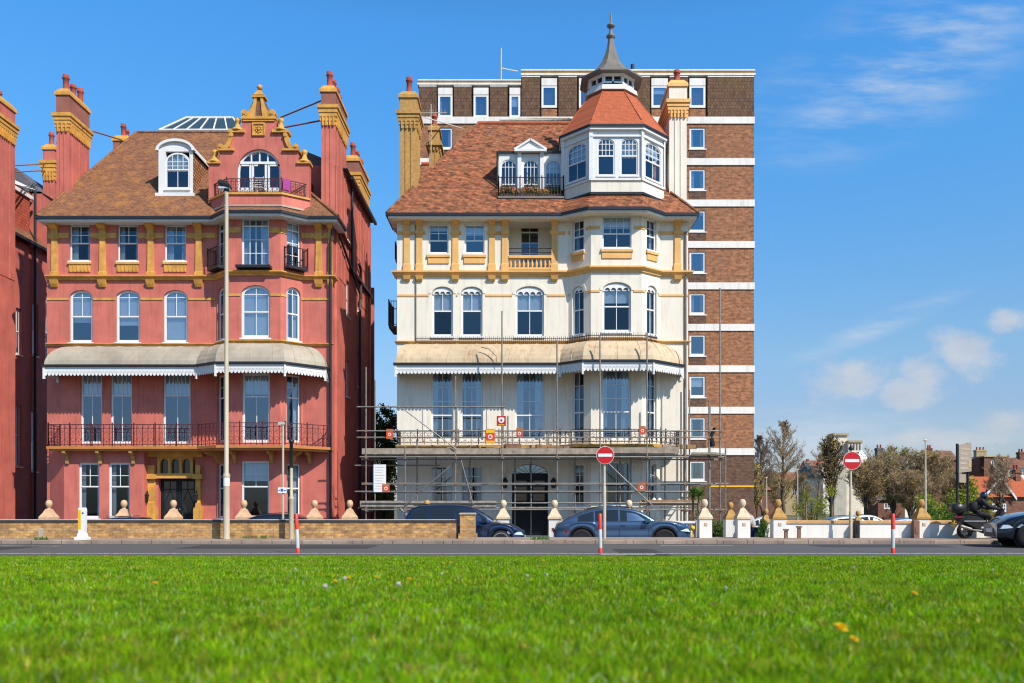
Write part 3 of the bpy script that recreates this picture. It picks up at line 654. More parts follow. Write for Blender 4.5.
    t.loft([[(c[0]+sx*r, c[1]+sy*r, z) for sx, sy in ((-1, -1), (1, -1), (1, 1), (-1, 1))] for r, z in ((.27, z0+.06), (.2, z0+.12), (.1, z0+.32), (.06, z0+.36))], True, True); t.ball((c[0], c[1], z0+.5), .13)
    # picture panel: eight-petalled flower in a square frame
    zc = Z(129.5, 40); 
    for a_, b_, c_, d_ in ((-.29, .29, .23, .29), (-.29, .29, -.29, -.23), (-.29, -.23, -.23, .23), (.23, .29, -.23, .23)): t.fb(fg, uc+a_, uc+b_, 0, .07, zc+c_, zc+d_)
    t.fb(fg, uc-.23, uc+.23, 0, .02, zc-.23, zc+.23)
    for k in range(8): a_ = pi*k/4; t.ball(fg.p(uc+.13*cos(a_), .03, zc+.13*sin(a_)), .045, 6, 4)
    t.ball(fg.p(uc, .04, zc), .07, 8, 5)
    t.build('gable_trim', 'ochre_paint', gab)
    q = MB(); q.plate(fg, [(uc-.22, Z(117, 40)), (uc+.22, Z(117, 40)), (uc+.12, Z(97.5, 40)), (uc-.12, Z(97.5, 40))], -.3, 0); q.plate(fg, [(uc+u, z) for u, z in ((-.6, Z(117, 40)), (.6, Z(117, 40)), (.2, Z(98, 40)), (-.2, Z(98, 40)))], -.35, -.02); q.build('crest', 'brick_red_far', gab)
    # back of gable roof
    q = MB(); q.add([(uc-1.9, 40.35, 16.6), (uc, 40.35, 17.4), (uc+1.9, 40.35, 16.6), (uc-1.9, 42.5, 16.6), (uc, 44, 17.4), (uc+1.9, 42.5, 16.6)], [(0, 1, 4, 3), (1, 2, 5, 4)]); q.box(uc-1.9, uc-1.8, 40.3, 42.6, 14, 16.6); q.box(uc+1.8, uc+1.9, 40.3, 42.6, 14, 16.6); q.build('gable_roof', 'roof_brown', gab)
    q = MB(); q.box(uc-1.75, uc+1.75, 42.0, 42.1, 14, 16.7); q.build('interior_wall', 'interior', gab)
    # big arched window: own frame
    hw = (uc-wl, uc+wl, zb+.1, za, za-zs_)
    wn = MB(); fw = .09; y0, y1 = -.2, -.12
    A = arcpts(hw[0], hw[1], zs_, za-zs_, 14); Bq = arcpts(hw[0]+fw, hw[1]-fw, zs_, za-zs_-fw, 14)
    for k in range(14): wn.plate(fg, [A[k], A[k+1], Bq[k+1], Bq[k]][::-1], y0, y1)
    wn.fb(fg, hw[0], hw[0]+fw, y0, y1, zb, zs_); wn.fb(fg, hw[1]-fw, hw[1], y0, y1, zb, zs_)
    zt_ = Z(162, 40); wn.fb(fg, hw[0]+.1, hw[1]-.1, y0, y1+.02, zt_-.05, zt_+.06)
    for px in (249.5, 252, 265, 268): u = X(px, 40); wn.fb(fg, u-.045, u+.045, y0, y1, zb, zt_-.05)
    for px in (250.5, 258.8, 267): u = X(px, 40); q_ = (u-uc)/wl; wn.fb(fg, u-.03, u+.03, y0+.01, y1-.01, zt_+.06, zs_+(za-zs_)*sqrt(1-q_*q_)-.05)
    for p0, p1 in ((239.5, 249), (252.5, 257), (268.5, 279)): wn.fb(fg, X(p0, 40), X(p1, 40), y0+.01, y1-.01, zb, Z(186.5, 40)+.0); wn.fb(fg, X(p0, 40), X(p1, 40), y0+.01, y1, zt_-.14, zt_-.05)
    wo = wn.build('window', 'frame_white', H)
    q = MB(); PP = [(hw[0]+.02, zb+.1), (hw[1]-.02, zb+.1)]+list(reversed(arcpts(hw[0]+.02, hw[1]-.02, zs_, za-zs_-.02, 12))); q.add([fg.p(u, -.16, z) for u, z in PP], [tuple(range(len(PP)))]); q.build('pane', 'glass', wo)
    # parapet balcony in front of the gable
    pp = [(-14.05, 40.0), (-13.15, 39.22), (-10.62, 39.22), (-9.55, 40.0)]
    q = MB(); band(q, pp, -.22, 0, 14.3, Z(194.5, 39.2)); par = q.build('parapet', 'red_paint', H)
    q = MB(); band(q, pp, -.26, .07, Z(194.5, 39.2), Z(192.5, 39.2)); q.build('coping', 'ochre_paint', par)
    q = MB(); band(q, pp, 0, .06, Z(206.5, 39.2), Z(204.8, 39.2)); q.build('lead_flashing', 'canopy_grey', par)
    q = MB(); q.slab([(-13.5, 40), (-12.95, 39.4), (-10.7, 39.4), (-9.8, 40)], 14.9, 14.98); q.build('balcony_floor', 'lead_grey', par)
    railing(par, offs(pp, -.1), Z(192.5, 39.2), Z(177.5, 39.2), 'iron_maroon', pitch=.2, name='railing')
    # ---- arched dormer
    fd = Fr((0, 40.9), (1, 0)); a, b = X(158.5, 40.9), X(193, 40.9); z0, zt = Z(195, 40.9), Z(141.5, 40.9); zsp = Z(151, 40.9)
    ha = (X(165.5, 40.9), X(189.5, 40.9), Z(189, 40.9), Z(152.5, 40.9), .42)
    d = MB(); wall(d, fd, a, b, z0, zsp, [ha[:4]+(.42,)] if False else [(ha[0], ha[1], ha[2], zsp-.02, 0)], .2)
    A = arcpts(a, b, zsp, zt-zsp, 14); 
    d.plate(fd, [(a, zsp)]+A[1:-1]+[(b, zsp)], -.15, 0)
    A2 = arcpts(a-.1, b+.1, zsp, zt-zsp+.1, 14); A3 = arcpts(a+.02, b-.02, zsp, zt-zsp-.02, 14)
    for k in range(14): d.plate(fd, [A2[k], A2[k+1], A3[k+1], A3[k]][::-1], -.1, .12)
    d.fb(fd, a-.1, b+.1, 0, .16, z0-.1, z0+.05)
    dm = d.build('dormer', 'white_paint', H)
    q = MB(); q.loft([[(x, 40.85, z) for x, z in arcpts(a-.08, b+.08, zsp, zt-zsp+.08, 14)], [(x, 44.2, z) for x, z in arcpts(a-.08, b+.08, zsp, zt-zsp+.08, 14)]], smooth=True); q.build('dormer_roof', 'fascia_white', dm)
    for xx, mt in ((a, 'lead_grey'), (b-.05, 'tile_hung')):
        q = MB(); q.add([(xx, 40.95, z0-.1), (xx+.05, 40.95, z0-.1), (xx+.05, 40.95, zsp), (xx, 40.95, zsp), (xx, 43.4, zsp), (xx+.05, 43.4, zsp), (xx+.05, 43.4, zsp-.3), (xx, 43.4, zsp-.3)], [(0, 3, 4, 7), (1, 6, 5, 2), (0, 1, 2, 3)]); q.build('dormer_cheek', mt, dm)
    q = MB(); q.add([(b+.0, 41, zsp-.06), (b+.08, 41, zsp-.06), (b+.08, 43.3, zsp-.06), (b, 43.3, zsp-.06)], [(0, 1, 2, 3)]); q.box(b, b+.1, 41, 43.4, zsp-.06, zsp+.06); q.build('dormer_gutter', 'fascia_white', dm)
    window(fd, H, (ha[0], ha[1], ha[2], ha[3], .42), ct=4, rt=2, split=.53, cb=2, fw=.07, dep=.02)
    q = MB(); q.box(a+.1, b-.1, 42.2, 42.3, z0, zsp); q.build('interior_wall', 'interior', dm)
    # ---- roof lantern
    q = MB(); xa, xb, ya, yb, zb_, zt2 = X(162, 47), X(243, 47), 46.6, 50.5, Z(133, 47), Z(119, 48.2)
    q.box(xa, xb, ya, yb, 20.2, zb_); lan = q.build('roof_lantern', 'slate', H)
    xm0, xm1, ym0, ym1 = xa+.9, xb-.9, 48.0, 49.2
    q = MB(); q.add([(xa, ya, zb_), (xb, ya, zb_), (xb, yb, zb_), (xa, yb, zb_), (xm0, ym0, zt2), (xm1, ym0, zt2), (xm1, ym1, zt2), (xm0, ym1, zt2)], [(0, 1, 5, 4), (1, 2, 6, 5), (2, 3, 7, 6), (3, 0, 4, 7), (4, 5, 6, 7)]); q.build('pane', 'skylight_glass', lan)
    q = MB()
    for a_, b_ in (((xa, ya, zb_), (xb, ya, zb_)), ((xb, ya, zb_), (xb, yb, zb_)), ((xm0, ym0, zt2), (xm1, ym0, zt2)), ((xm1, ym0, zt2), (xm1, ym1, zt2)), ((xa, ya, zb_), (xm0, ym0, zt2)), ((xb, ya, zb_), (xm1, ym0, zt2)), ((xb, yb, zb_), (xm1, ym1, zt2)), ((xa, yb, zb_), (xa, ya, zb_)), ((xa, yb, zb_), (xm0, ym1, zt2))): q.tube([a_, b_], .06, 4)
    for k in range(1, 6): q.tube([(xa+(xb-xa)*k/6, ya, zb_), (xm0+(xm1-xm0)*k/6, ym0, zt2)], .045, 4)
    for k in (1, 2): q.tube([(xb, ya+(yb-ya)*k/3, zb_), (xm1, ym0+(ym1-ym0)*k/3, zt2)], .045, 4)
    q.build('glazing_bar', 'white_paint', lan)
    # pipes tying the chimneys
    for p0, p1 in (((-8.95, 41.5, Z(97, 41.5)), (-11.85, 43.5, Z(117.5, 43.5))), ((-9.0, 41.5, Z(119, 41.5)), (-11.4, 42.5, Z(127.5, 42.5))), ((-20.9, 42, Z(128, 42)), (X(122, 50), 50, Z(140, 50)))):
        q = MB(); q.tube([p0, p1], .04, 5); q.build('stay_rod', 'chimney_dark', roof)
    # garden chairs and a pink cloth stand on the top balcony as things of their own
    return H
RH = red_house()
q = MB(); cx_, cy_ = X(259.5, 39.6), 39.6; z0 = 14.98
for dx in (-.22, .22):
    q.tube([(cx_+dx, cy_-.2, z0), (cx_+dx, cy_+.22, z0+.5)], .02, 5); q.tube([(cx_+dx, cy_+.22, z0), (cx_+dx, cy_-.15, z0+.95)], .02, 5); q.tube([(cx_+dx, cy_-.2, z0+.62), (cx_+dx, cy_+.25, z0+.62)], .025, 5)
for k in range(4): q.box(cx_-.22, cx_+.22, cy_-.17+.09*k, cy_-.11+.09*k, z0+.43, z0+.46)
for k in range(5): q.tube([(cx_-.22, cy_+.06-.03*k, z0+.55+.09*k), (cx_+.22, cy_+.06-.03*k, z0+.55+.09*k)], .022, 5)
tag(q.build('garden_chair', 'white_paint', origin=(cx_, cy_, z0)), 'white slatted folding chair on the top gable balcony of the red house', 'chair')
q = MB(); ax, ay = -10.45, 39.3; fr_ = between((-10.66, 39.22), (-9.55, 40.0))
q.loft([[fr_.p(.12+.34*k/6, -.06+.03*sin(k*2.1)+d, z) for k in range(7)] for z, d in ((Z(190, 39.4), .0), (Z(186, 39.4), .02), (Z(179, 39.4), .03))], smooth=True)
q.loft([[fr_.p(.12+.34*k/6, -.16+.03*sin(k*2.1)-d, z) for k in range(7)] for z, d in ((Z(179, 39.4), -.09), (Z(184, 39.4), 0), (Z(190, 39.4), .0))], smooth=True)
tag(q.build('beach_towel', 'pink_cloth', origin=fr_.p(.3, 0, Z(192, 39.4))), 'bright pink towel hung over the railing of the top gable balcony', 'towel')
# ================================================================ CREAM HOUSE
def cream_house():
    H = thing('cream_house', 'cream seafront house with ochre bands, octagonal corner turret and pointed lead spire', 'house', (1, 40, GZ))
    XL, XR = -5.59, 7.64; ZE = 14.1; ZB = 3.8
    path = [(XL, 40), (2.2, 40), (3.16, 39.2), (5.43, 39.2), (6.4, 40), (XR, 40)]
    fF = between(path[0], path[1]); fL = between(path[1], path[2]); fB = between(path[2], path[3]); fRt = between(path[3], path[4]); fE = between(path[4], path[5])
    def fh(pl, pr, pt, pb, ar=0):
        h = hole(pl, pr, pt, pb, ar); return (h[0]-XL, h[1]-XL, h[2], h[3], ar)
    def bh(pl, pr, pt, pb, ar=0):
        h = hole(pl, pr, pt, pb, ar, 39.2); return (h[0]-3.16, h[1]-3.16, h[2], h[3], ar)
    third = [fh(428.5, 448.5, 224, 253.5), fh(464.5, 484.5, 224, 253.5)]
    log = fh(508.5, 551.5, 221, 270)
    second = [fh(432, 453, 287, 336.5, .3), fh(461, 482.5, 287, 336.5, .3), fh(515.5, 544, 286.5, 336.5, .36)]
    first = [fh(431, 453.5, 371, 440), fh(460.5, 483, 371, 440), fh(515, 544.5, 371, 440)]
    ground = [fh(431, 453, 466, 505), fh(461, 482.5, 466, 505)]; dh = fh(512, 548, 464, 538, .5); dh = (dh[0], dh[1], -.2, dh[3], .5)
    W = MB(); wall(W, fF, 0, fF.L, GZ, ZE, third+[log]+second+first+ground+[dh])
    bF = [bh(602.5, 631.5, 216, 248), bh(602.5, 631, 282.5, 332, .34), bh(601.5, 631, 369, 440), bh(602, 631, 462, 506)]
    wall(W, fB, 0, fB.L, GZ, ZE, bF); L = fL.L
    Y = 39.6; bs = lambda a, b: [(a, b, Z(250.5, Y), Z(219.5, Y), 0), (a, b, Z(335, Y), Z(286, Y), .26), (a, b, Z(440, Y), Z(371, Y), 0), (a, b, Z(506, Y), Z(464, Y), 0)]
    bL = bs(.22, .85); bR = bs(L-.92, L-.28)
    wall(W, fL, 0, L, GZ, ZE, bL); wall(W, fRt, 0, L, GZ, ZE, bR); wall(W, fE, 0, fE.L, GZ, ZE)
    W.box(XL, XL+.25, 40.05, 52, GZ, ZE); W.box(XR-.25, XR, 40.05, 52, GZ, ZE); W.box(XL, XR, 51.8, 52, GZ, ZE)
    # loggia box
    fl = Fr((XL, 41.1), (1, 0)); ld = (X(520, 41.1)-XL, X(539.5, 41.1)-XL, Z(256, 41.1)-.35, Z(224, 41.1), 0)
    wall(W, fl, log[0]-.2, log[1]+.2, log[2]-.1, log[3]+.3, [ld])
    W.box(XL+log[0]-.2, XL+log[0], 40.01, 41.1, log[2]-.1, log[3]+.2); W.box(XL+log[1], XL+log[1]+.2, 40.01, 41.1, log[2]-.1, log[3]+.2)
    W.box(XL+log[0]-.2, XL+log[1]+.2, 40.23, 41.1, log[2]-.2, log[2]-.003); W.box(XL+log[0]-.2, XL+log[1]+.2, 40.23, 41.1, log[3]+.003, log[3]+.2)
    W.build('wall', 'cream_paint', H)
    # broad flat pilaster strips of the lower floors
    for px in (424, 457, 488, 505, 555): P = MB(); P.fb(FRONT, X(px, 40)-.05, X(px, 40)+.05, 0, .035, 4.1, 7.2); P.build('wall_rib', 'cream_paint', H)
    I = MB()
    for z in (3.65, 7.1, 10.75, 13.8): I.box(XL+.3, XR-.3, 41.4, 51.7, z, z+.2); I.box(XL+.3, -.8, 40.3, 41.4, z, z+.2)
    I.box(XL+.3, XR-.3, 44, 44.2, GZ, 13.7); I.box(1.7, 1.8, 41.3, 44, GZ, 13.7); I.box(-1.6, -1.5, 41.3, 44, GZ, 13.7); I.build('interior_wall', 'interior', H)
    for i, h in enumerate(third): window(fF, H, h, ct=2, rt=2, split=.45, cb=1, fw=.07, blind=.35 if i else 0)
    for i, h in enumerate(second): window(fF, H, h, ct=2, rt=1, split=.52, cb=1 if i < 2 else 2, fw=.09, blind=.45)
    for i, h in enumerate(first): window(fF, H, h, ct=2, rt=3, split=.36, cb=2, fw=.09, curtain=True, mat='frame_white', sill=False, name='french_window', glass='glass_blue')
    for i, h in enumerate(ground): window(fF, H, h, ct=2, rt=2, split=.5, cb=2, fw=.06, curtain=True)
    window(fl, H, ld, ct=2, rt=1, split=.8, cb=2, rb=3, fw=.07, sill=False, name='french_window')
    window(fB, H, bF[0], ct=4, rt=2, split=.46, cb=2, fw=.06); window(fB, H, bF[1], ct=2, rt=1, split=.52, cb=2, fw=.09, blind=.4)
    window(fB, H, bF[2], ct=2, rt=3, split=.4, cb=2, fw=.09, curtain=True, sill=False, name='french_window', glass='glass_blue'); window(fB, H, bF[3], ct=2, rt=1, split=.5, cb=2, fw=.06, curtain=True)
    for f, hh in ((fL, bL), (fRt, bR)):
        window(f, H, hh[0], ct=2, rt=2, split=.46, cb=1, curtain=True); window(f, H, hh[1], ct=2, rt=1, split=.52, cb=2, curtain=True, fw=.07)
        window(f, H, hh[2], ct=2, rt=3, split=.4, cb=2, sill=False, name='french_window', curtain=True); window(f, H, hh[3], ct=2, rt=2, split=.5, cb=2)
    # arched hoods above second floor windows: recessed reveal line and fretted heads
    for fr, h in [(fF, k) for k in second]+[(fB, bF[1]), (fL, bL[1]), (fRt, bR[1])]:
        Q = MB(); A = arcpts(h[0]-.14, h[1]+.14, h[3]-h[4], h[4]+.16, 14); B_ = arcpts(h[0]-.02, h[1]+.02, h[3]-h[4], h[4]+.02, 14)
        for k in range(14): Q.plate(fr, [A[k], A[k+1], B_[k+1], B_[k]][::-1], 0, .025)
        Q.build('window_hood', 'cream_paint', H)
    for fr, h in [(fF, k) for k in second]+[(fB, bF[1]), (fL, bL[1]), (fRt, bR[1])]:
        Q = MB(); zs = h[3]-h[4]; n = 4 if h[1]-h[0] > 1.1 else (3 if h[1]-h[0] > .8 else 2); w = (h[1]-h[0]-.18)/n
        Aout = arcpts(h[0]+.03, h[1]-.03, zs, h[4]-.03, 16)
        P0 = [(h[0]+.03, zs-.02)]+Aout+[(h[1]-.03, zs-.02)]
        low = []
        for k in range(n):
            for j in range(7): a = pi*j/6; low.append((h[1]-.09-w*k-w/2+(w/2-.015)*cos(a), zs-.02+(h[4]*.42)*sin(a)))
        Q.plate(fr, (P0+low)[::-1], -.085, -.05)
        Q.build('fretted_head', 'frame_white', H)
    # ---- doorway
    a, b = XL+dh[0], XL+dh[1]; zsp = dh[3]-.5
    E = MB(); A = arcpts(a-.22, b+.22, zsp, .74, 16); B_ = arcpts(a, b, zsp, .5, 16)
    for k in range(16): E.plate(FRONT, [A[k], A[k+1], B_[k+1], B_[k]][::-1], 0, .09)
    E.fb(FRONT, a-.22, a, 0, .09, -.2, zsp); E.fb(FRONT, b, b+.22, 0, .09, -.2, zsp); E.fb(FRONT, a-.27, a-.0, .0, .13, zsp-.06, zsp+.1); E.fb(FRONT, b, b+.27, 0, .13, zsp-.06, zsp+.1)
    E.fb(FRONT, a-.5, b+.5, -.1, .6, -.34, -.2); E.fb(FRONT, a-.7, b+.7, -.1, .95, GZ, -.341)
    E.build('door_surround', 'grey_cream_paint', H)
    zd = Z(475, 40)
    for s_ in (0, 1):
        D = MB(); u0 = a+(b-a)/2*s_+.01; u1 = u0+(b-a)/2-.02; D.fb(FRONT, u0, u1, -.32, -.26, -.2, zd)
        for z0, z1 in ((0, .7), (.95, 1.15)): D.fb(FRONT, u0+.12, u1-.12, -.26, -.235, z0, z1)
        for z0, z1 in ((1.35, 2.35),):
            for k0, k1, k2, k3 in ((u0+.1, u1-.1, z0, z0+.04), (u0+.1, u1-.1, z1-.04, z1), (u0+.1, u0+.14, z0, z1), (u1-.14, u1-.1, z0, z1)): D.fb(FRONT, k0, k1, -.26, -.24, k2, k3)
        d = D.build('door', 'door_black', H)
        q = MB(); q.fb(FRONT, u0+.14, u1-.14, -.26, -.25, 1.39, 2.31); q.build('pane', 'car_glass', d)
        q = MB(); (q.fb(FRONT, u0+.25, u1-.2, -.235, -.22, .98, 1.08) if s_ == 0 else q.ball(FRONT.p(u0+.12, -.22, 1.0), .04)); q.build('letter_plate' if s_ == 0 else 'door_knob', 'brass', d)
    q = MB(); q.fb(FRONT, a, b, -.34, -.24, zd, zd+.09)
    for k in range(1, 8): an = pi*k/8; q.tube([FRONT.p((a+b)/2, -.28, zsp), FRONT.p((a+b)/2+(b-a)/2*cos(an), -.28, zsp+.5*sin(an))], .015, 4)
    q.build('fanlight_bar', 'door_black', H)
    q = MB(); q.add([FRONT.p(u, -.29, z) for u, z in [(a, zd)]+[(b, zd)]+list(reversed(arcpts(a, b, zsp, .5, 12)))], [tuple(range(15))]); q.build('fanlight', 'glass_blue', H)
    for px in (505, 553.5):
        q = MB(); u = X(px, 40); q.tube([FRONT.p(u, 0, 2.35), FRONT.p(u, .15, 2.4)], .02, 5); c = FRONT.p(u, .2, 0); q.lathe(c[0], c[1], [(.03, 1.95), (.1, 2.0), (.13, 2.3), (.05, 2.42), (.01, 2.46)], 6, False); q.build('wall_lantern', 'black_metal', H)
    # ---- bands
    allp = path+[(XR, 40.6)]
    T = MB(); cornice(T, [(XL, 41)]+allp, Z(271.5, 40), .24, .22); T.build('cornice', 'orange_trim', H)
    T = MB(); cornice(T, [(XL, 41)]+path+[(XR, 40.01)], Z(341, 40), .13, .12); T.build('string_course', 'orange_trim', H)
    def bands(zc, h, av, bav, sav):
        u = 0; m_ = 'orange_trim'
        for hh in sorted(av)+[(fF.L, fF.L)]:
            if hh[0]-u > .05: trimb(fF, u, hh[0]-.15, zc, h, m_, H)
            u = hh[1]+.15
        for f, hh in ((fB, bav), (fL, sav[0]), (fRt, sav[1])): trimb(f, 0, hh[0]-.12, zc, h, m_, H); trimb(f, hh[1]+.12, f.L, zc, h, m_, H)
        trimb(fE, 0, fE.L, zc, h, m_, H)
    bands(Z(294.5, 40), .09, second, bF[1], (bL[1], bR[1])); bands(Z(231.5, 40), .14, third+[log], bF[0], (bL[0], bR[0]))
    f0 = FRONT
    for px in (407, 419.5, 455.5, 492, 505, 554.5, 677.5):
        P = MB(); u = X(px, 40); w1 = .17; zb = Z(271.5, 40); zt = Z(219.5, 40); zm = Z(233, 40)
        def ly(ww, n, z): return [f0.p(u-ww, 0, z), f0.p(u-ww, n, z), f0.p(u+ww, n, z), f0.p(u+ww, 0, z)]
        P.loft([ly(w1, .09, zb), ly(w1, .09, zb+.3), ly(w1*.85, .07, zb+.36), ly(w1*.78, .07, zm-.1), ly(w1*1.15, .14, zm-.02), ly(w1*1.15, .14, zm+.07), ly(w1*.8, .1, zm+.1), ly(w1*.8, .1, zm+.32), ly(w1, .32, zt-.08), ly(w1, .42, zt)], True, True)
        P.loft([ly(w1*.75, .07, zb-.46), ly(w1*.85, .14, zb-.38), ly(w1*1.0, .2, zb-.22)], True, True)
        P.build('pilaster', 'orange_trim', H)
    for fr, h in [(fF, third[0]), (fF, third[1]), (fB, bF[0]), (fL, bL[0]), (fRt, bR[0])]:
        P = MB(); P.fb(fr, h[0]-.02, h[1]+.02, 0, .05, h[2]-.46, h[2]-.16); P.fb(fr, h[0]-.07, h[1]+.07, 0, .09, h[2]-.18, h[2]-.072); P.build('sill_panel', 'orange_trim', H)
    # loggia balustrade
    P = MB(); u0, u1 = XL+log[0], XL+log[1]; zr = Z(257, 40); zb = Z(270, 40); P.fb(f0, u0, u1, -.12, .1, zr-.07, zr+.06); P.fb(f0, u0, u1, -.1, .08, zb, zb+.1)
    for k in range(10):
        u = u0+(u1-u0)*(k+.5)/10; c = f0.p(u, 0, 0); P.lathe(c[0], c[1], [(.05, zb+.1), (.045, zb+.16), (.07, zb+.26), (.035, zb+.42), (.05, zr-.07)], 8)
    P.build('balustrade', 'orange_trim', H)
    P = MB(); [P.tube([f0.p(u0, -.05, z), f0.p(u1, -.05, z)], .018, 5) for z in (zr+.22, zr+.4)]; P.build('handrail', 'iron_black', H)
    # ---- balcony, canopy, spikes on the string course
    bp = [(-5.5, 39.98), (-5.5, 38.9), (1.75, 38.9), (2.7, 38.1), (5.75, 38.1), (7.2, 39.5), (7.2, 39.98)]
    B = MB(); B.slab(bp+[(7.2, 40.2), (-5.5, 40.2)], 3.72, 3.86); bal = B.build('balcony', 'stone_ochre', H)
    railing(bal, offs(bp, -.06), 3.88, 4.5, 'iron_black', pitch=.3); 
    canopy(H, [(-5.0, 39.99), (-5.0, 39.985), (2.2, 39.97), (3.15, 39.17), (5.45, 39.17), (6.0, 39.6), (6.1, 39.99)],
           [(-5.5, 39.99), (-5.5, 38.85), (1.75, 38.85), (2.7, 38.0), (5.75, 38.0), (7.3, 39.4), (7.3, 39.99)], Z(344.5, 40), Z(363.5, 38.85), 'canopy_cream')
    S_ = MB(); sp = offs([(X(416, 39.9), 40)]+path[1:4]+[(6.1, 39.85)], .17)
    for i in range(len(sp)-1):
        fr = between(sp[i], sp[i+1]); n = int(fr.L/.09); z = Z(342, 40)
        S_.fb(fr, 0, fr.L, -.012, .012, z+.10, z+.13); S_.fb(fr, 0, fr.L, -.012, .012, z-.16, z-.13)
        for k in range(n): S_.fb(fr, k*fr.L/n, k*fr.L/n+.018, -.01, .01, z-.2, z+.2+.05*(k % 2))
    S_.build('bird_spikes', 'iron_black', H)
    S_ = MB(); S_.tube([f0.p(X(416, 40), .04, 13.9), f0.p(X(416, 40), .04, 7.2)], .03, 5); S_.build('drainpipe', 'lead_grey', H); S_ = MB(); S_.tube([f0.p(XR-.12, .05, 13.6), f0.p(XR-.12, .05, GZ)], .05, 6); S_.build('drainpipe', 'lead_grey', H); S_ = MB()
    S_.tube([(X(481, 38.9), 38.9, Z(347, 38.9)), (X(489, 38.9), 38.8, Z(349, 38.8)), (X(496, 38.7), 38.72, Z(356, 38.7)), (X(497.5, 38.7), 38.7, Z(364, 38.7))], .022, 5)
    0 and S_.tube([(X(651, 39), 38.75, Z(344, 38.7)), (X(660, 39), 38.9, Z(352, 38.8)), (X(662, 39), 38.85, Z(361, 38.8))], .03, 5); S_.build('cable', 'lead_grey', H)
    # side iron balconies on the left flank
    for (py0, py1, Yb, out) in ((303, 328, 43.0, .75), (356, 384, 45.5, .6), (246, 262, 41.5, .22)):
        q = MB(); z0, z1 = Z(py1, Yb), Z(py0, Yb); q.box(XL-out, XL, Yb-.5, Yb+1.2, z0-.1, z0); bb = q.build('side_balcony', 'gutter_black', H)
        railing(bb, [(XL-.02, Yb-.5), (XL-out, Yb-.5), (XL-out, Yb+1.2), (XL-.02, Yb+1.2)][::-1], z0, z1, 'iron_black', pitch=.11, scroll=False)
    # ---- eaves and roof
    zE = 14.27; ep = [(-5.91, 41.5), (-5.91, 39.4), (1.85, 39.4), (3.0, 38.6), (5.6, 38.6), (6.5, 39.4), (7.92, 39.4), (7.92, 41.5)]
    Q = MB(); band(Q, ep, -.06, 0, zE-.22, zE-.03); Q.build('fascia', 'fascia_white', H)
    Q = MB(); Q.slab(offs(ep, -.03)+[(7.6, 41.5), (7.6, 40.05), (6.4, 40.05), (5.4, 39.25), (3.2, 39.25), (2.2, 40.05), (-5.55, 40.05), (-5.55, 41.5)], zE-.20, zE-.17); Q.build('soffit', 'cream_paint', H)
    Q = MB(); band(Q, ep, 0, .10, zE-.12, zE); Q.build('gutter', 'gutter_black', H)
    R = MB(); e0, e1, e2, e3 = (-5.95, 39.32, zE), (7.96, 39.32, zE), (7.96, 52.6, zE), (-5.95, 52.6, zE); r0, r1 = (-2.2, 46., 21.14), (2.9, 46., 21.14)
    R.add([e0, e1, r1, r0], [(0, 1, 2, 3)]); R.add([e1, e2, r1], [(0, 1, 2)]); R.add([e2, e3, r0, r1], [(0, 1, 2, 3)]); R.add([e3, e0, r0], [(0, 1, 2)]); R.add([e0, e1, e2, e3], [(3, 2, 1, 0)])
    R.add([(1.8, 39.34, zE+.01), (2.98, 38.54, zE+.01), (5.62, 38.54, zE+.01), (6.55, 39.34, zE+.01), (6.7, 40.6, 15.4), (5.45, 39.15, 15.0), (3.1, 39.15, 15.0), (1.9, 40.4, 15.2)], [(0, 1, 6, 7), (1, 2, 5, 6), (2, 3, 4, 5)])
    R.add([(-6, 48, 18.0), (-3.0, 48, 18.0), (-3.0, 51, 20.9), (-5.7, 51, 20.9)], [(0, 1, 2, 3)])
    roof = R.build('roof', 'roof_mottled', H)
    for a_, b_, n, r_, m_ in ((r0, r1, 11, .12, 'roof_orange'), (e1, r1, 16, .07, 'roof_mottled'), (e0, r0, 16, .07, 'roof_mottled'), ((-5.7, 51, 20.95), (-3.2, 51, 20.95), 5, .12, 'roof_orange')):
        T = MB()
        for k in range(n): T.tube([tuple(a_[i]+(b_[i]-a_[i])*(k-.03)/n for i in range(3)), tuple(a_[i]+(b_[i]-a_[i])*(k+1.0)/n for i in range(3))], r_*(1+.05*(k % 2)), 6)
        T.build('ridge_tile', m_, roof)
    chimney(H, -5.59, -4.80, 41.0, 42.25, 12, Z(128, 41), 'stone_ochre', 'stone_ochre', 'stone_ochre', 1, corbel=.62, ph=.75)
    chimney(H, -4.6, -4.1, 44.5, 45.6, 14, Z(150, 44.5), 'stone_ochre', 'stone_ochre', 'stone_ochre', 1, corbel=.2, ph=.6)
    chimney(H, X(669.3, 40.6), X(686.7, 40.6), 40.6, 42.9, 14, Z(117, 40.6), 'cream_paint', 'orange_trim', 'cream_paint', 1, corbel=.62, ph=.55)
    # ---- dormer with three arched windows
    fd = Fr((0, 41.0), (1, 0)); a, b = X(498.5, 41), X(563, 41); z0, zt = Z(198, 41)-.2, Z(153.5, 41)
    hs = [(X(p0, 41), X(p1, 41), Z(196, 41), Z(159.5, 41), .34) for p0, p1 in ((500.5, 517), (522.5, 539), (545, 561.5))]
    d = MB(); wall(d, fd, a, b, z0, zt, hs, .12); d.box(a, a+.08, 41.02, 43, z0, zt); d.box(b-.08, b, 41.02, 43, z0, zt)
    for u in (X(519.5, 41), X(542, 41)): d.fb(fd, u-.09, u+.09, 0, .12, z0, zt)
    uc_ = X(530.5, 41); pl, pr = X(514.5, 41), X(546.5, 41)
    d.fb(fd, pl, pr, 0, .3, zt, zt+.1); d.plate(fd, [(pl, zt+.1), (pr, zt+.1), (uc_, Z(141.5, 41))], -1.6, .16)
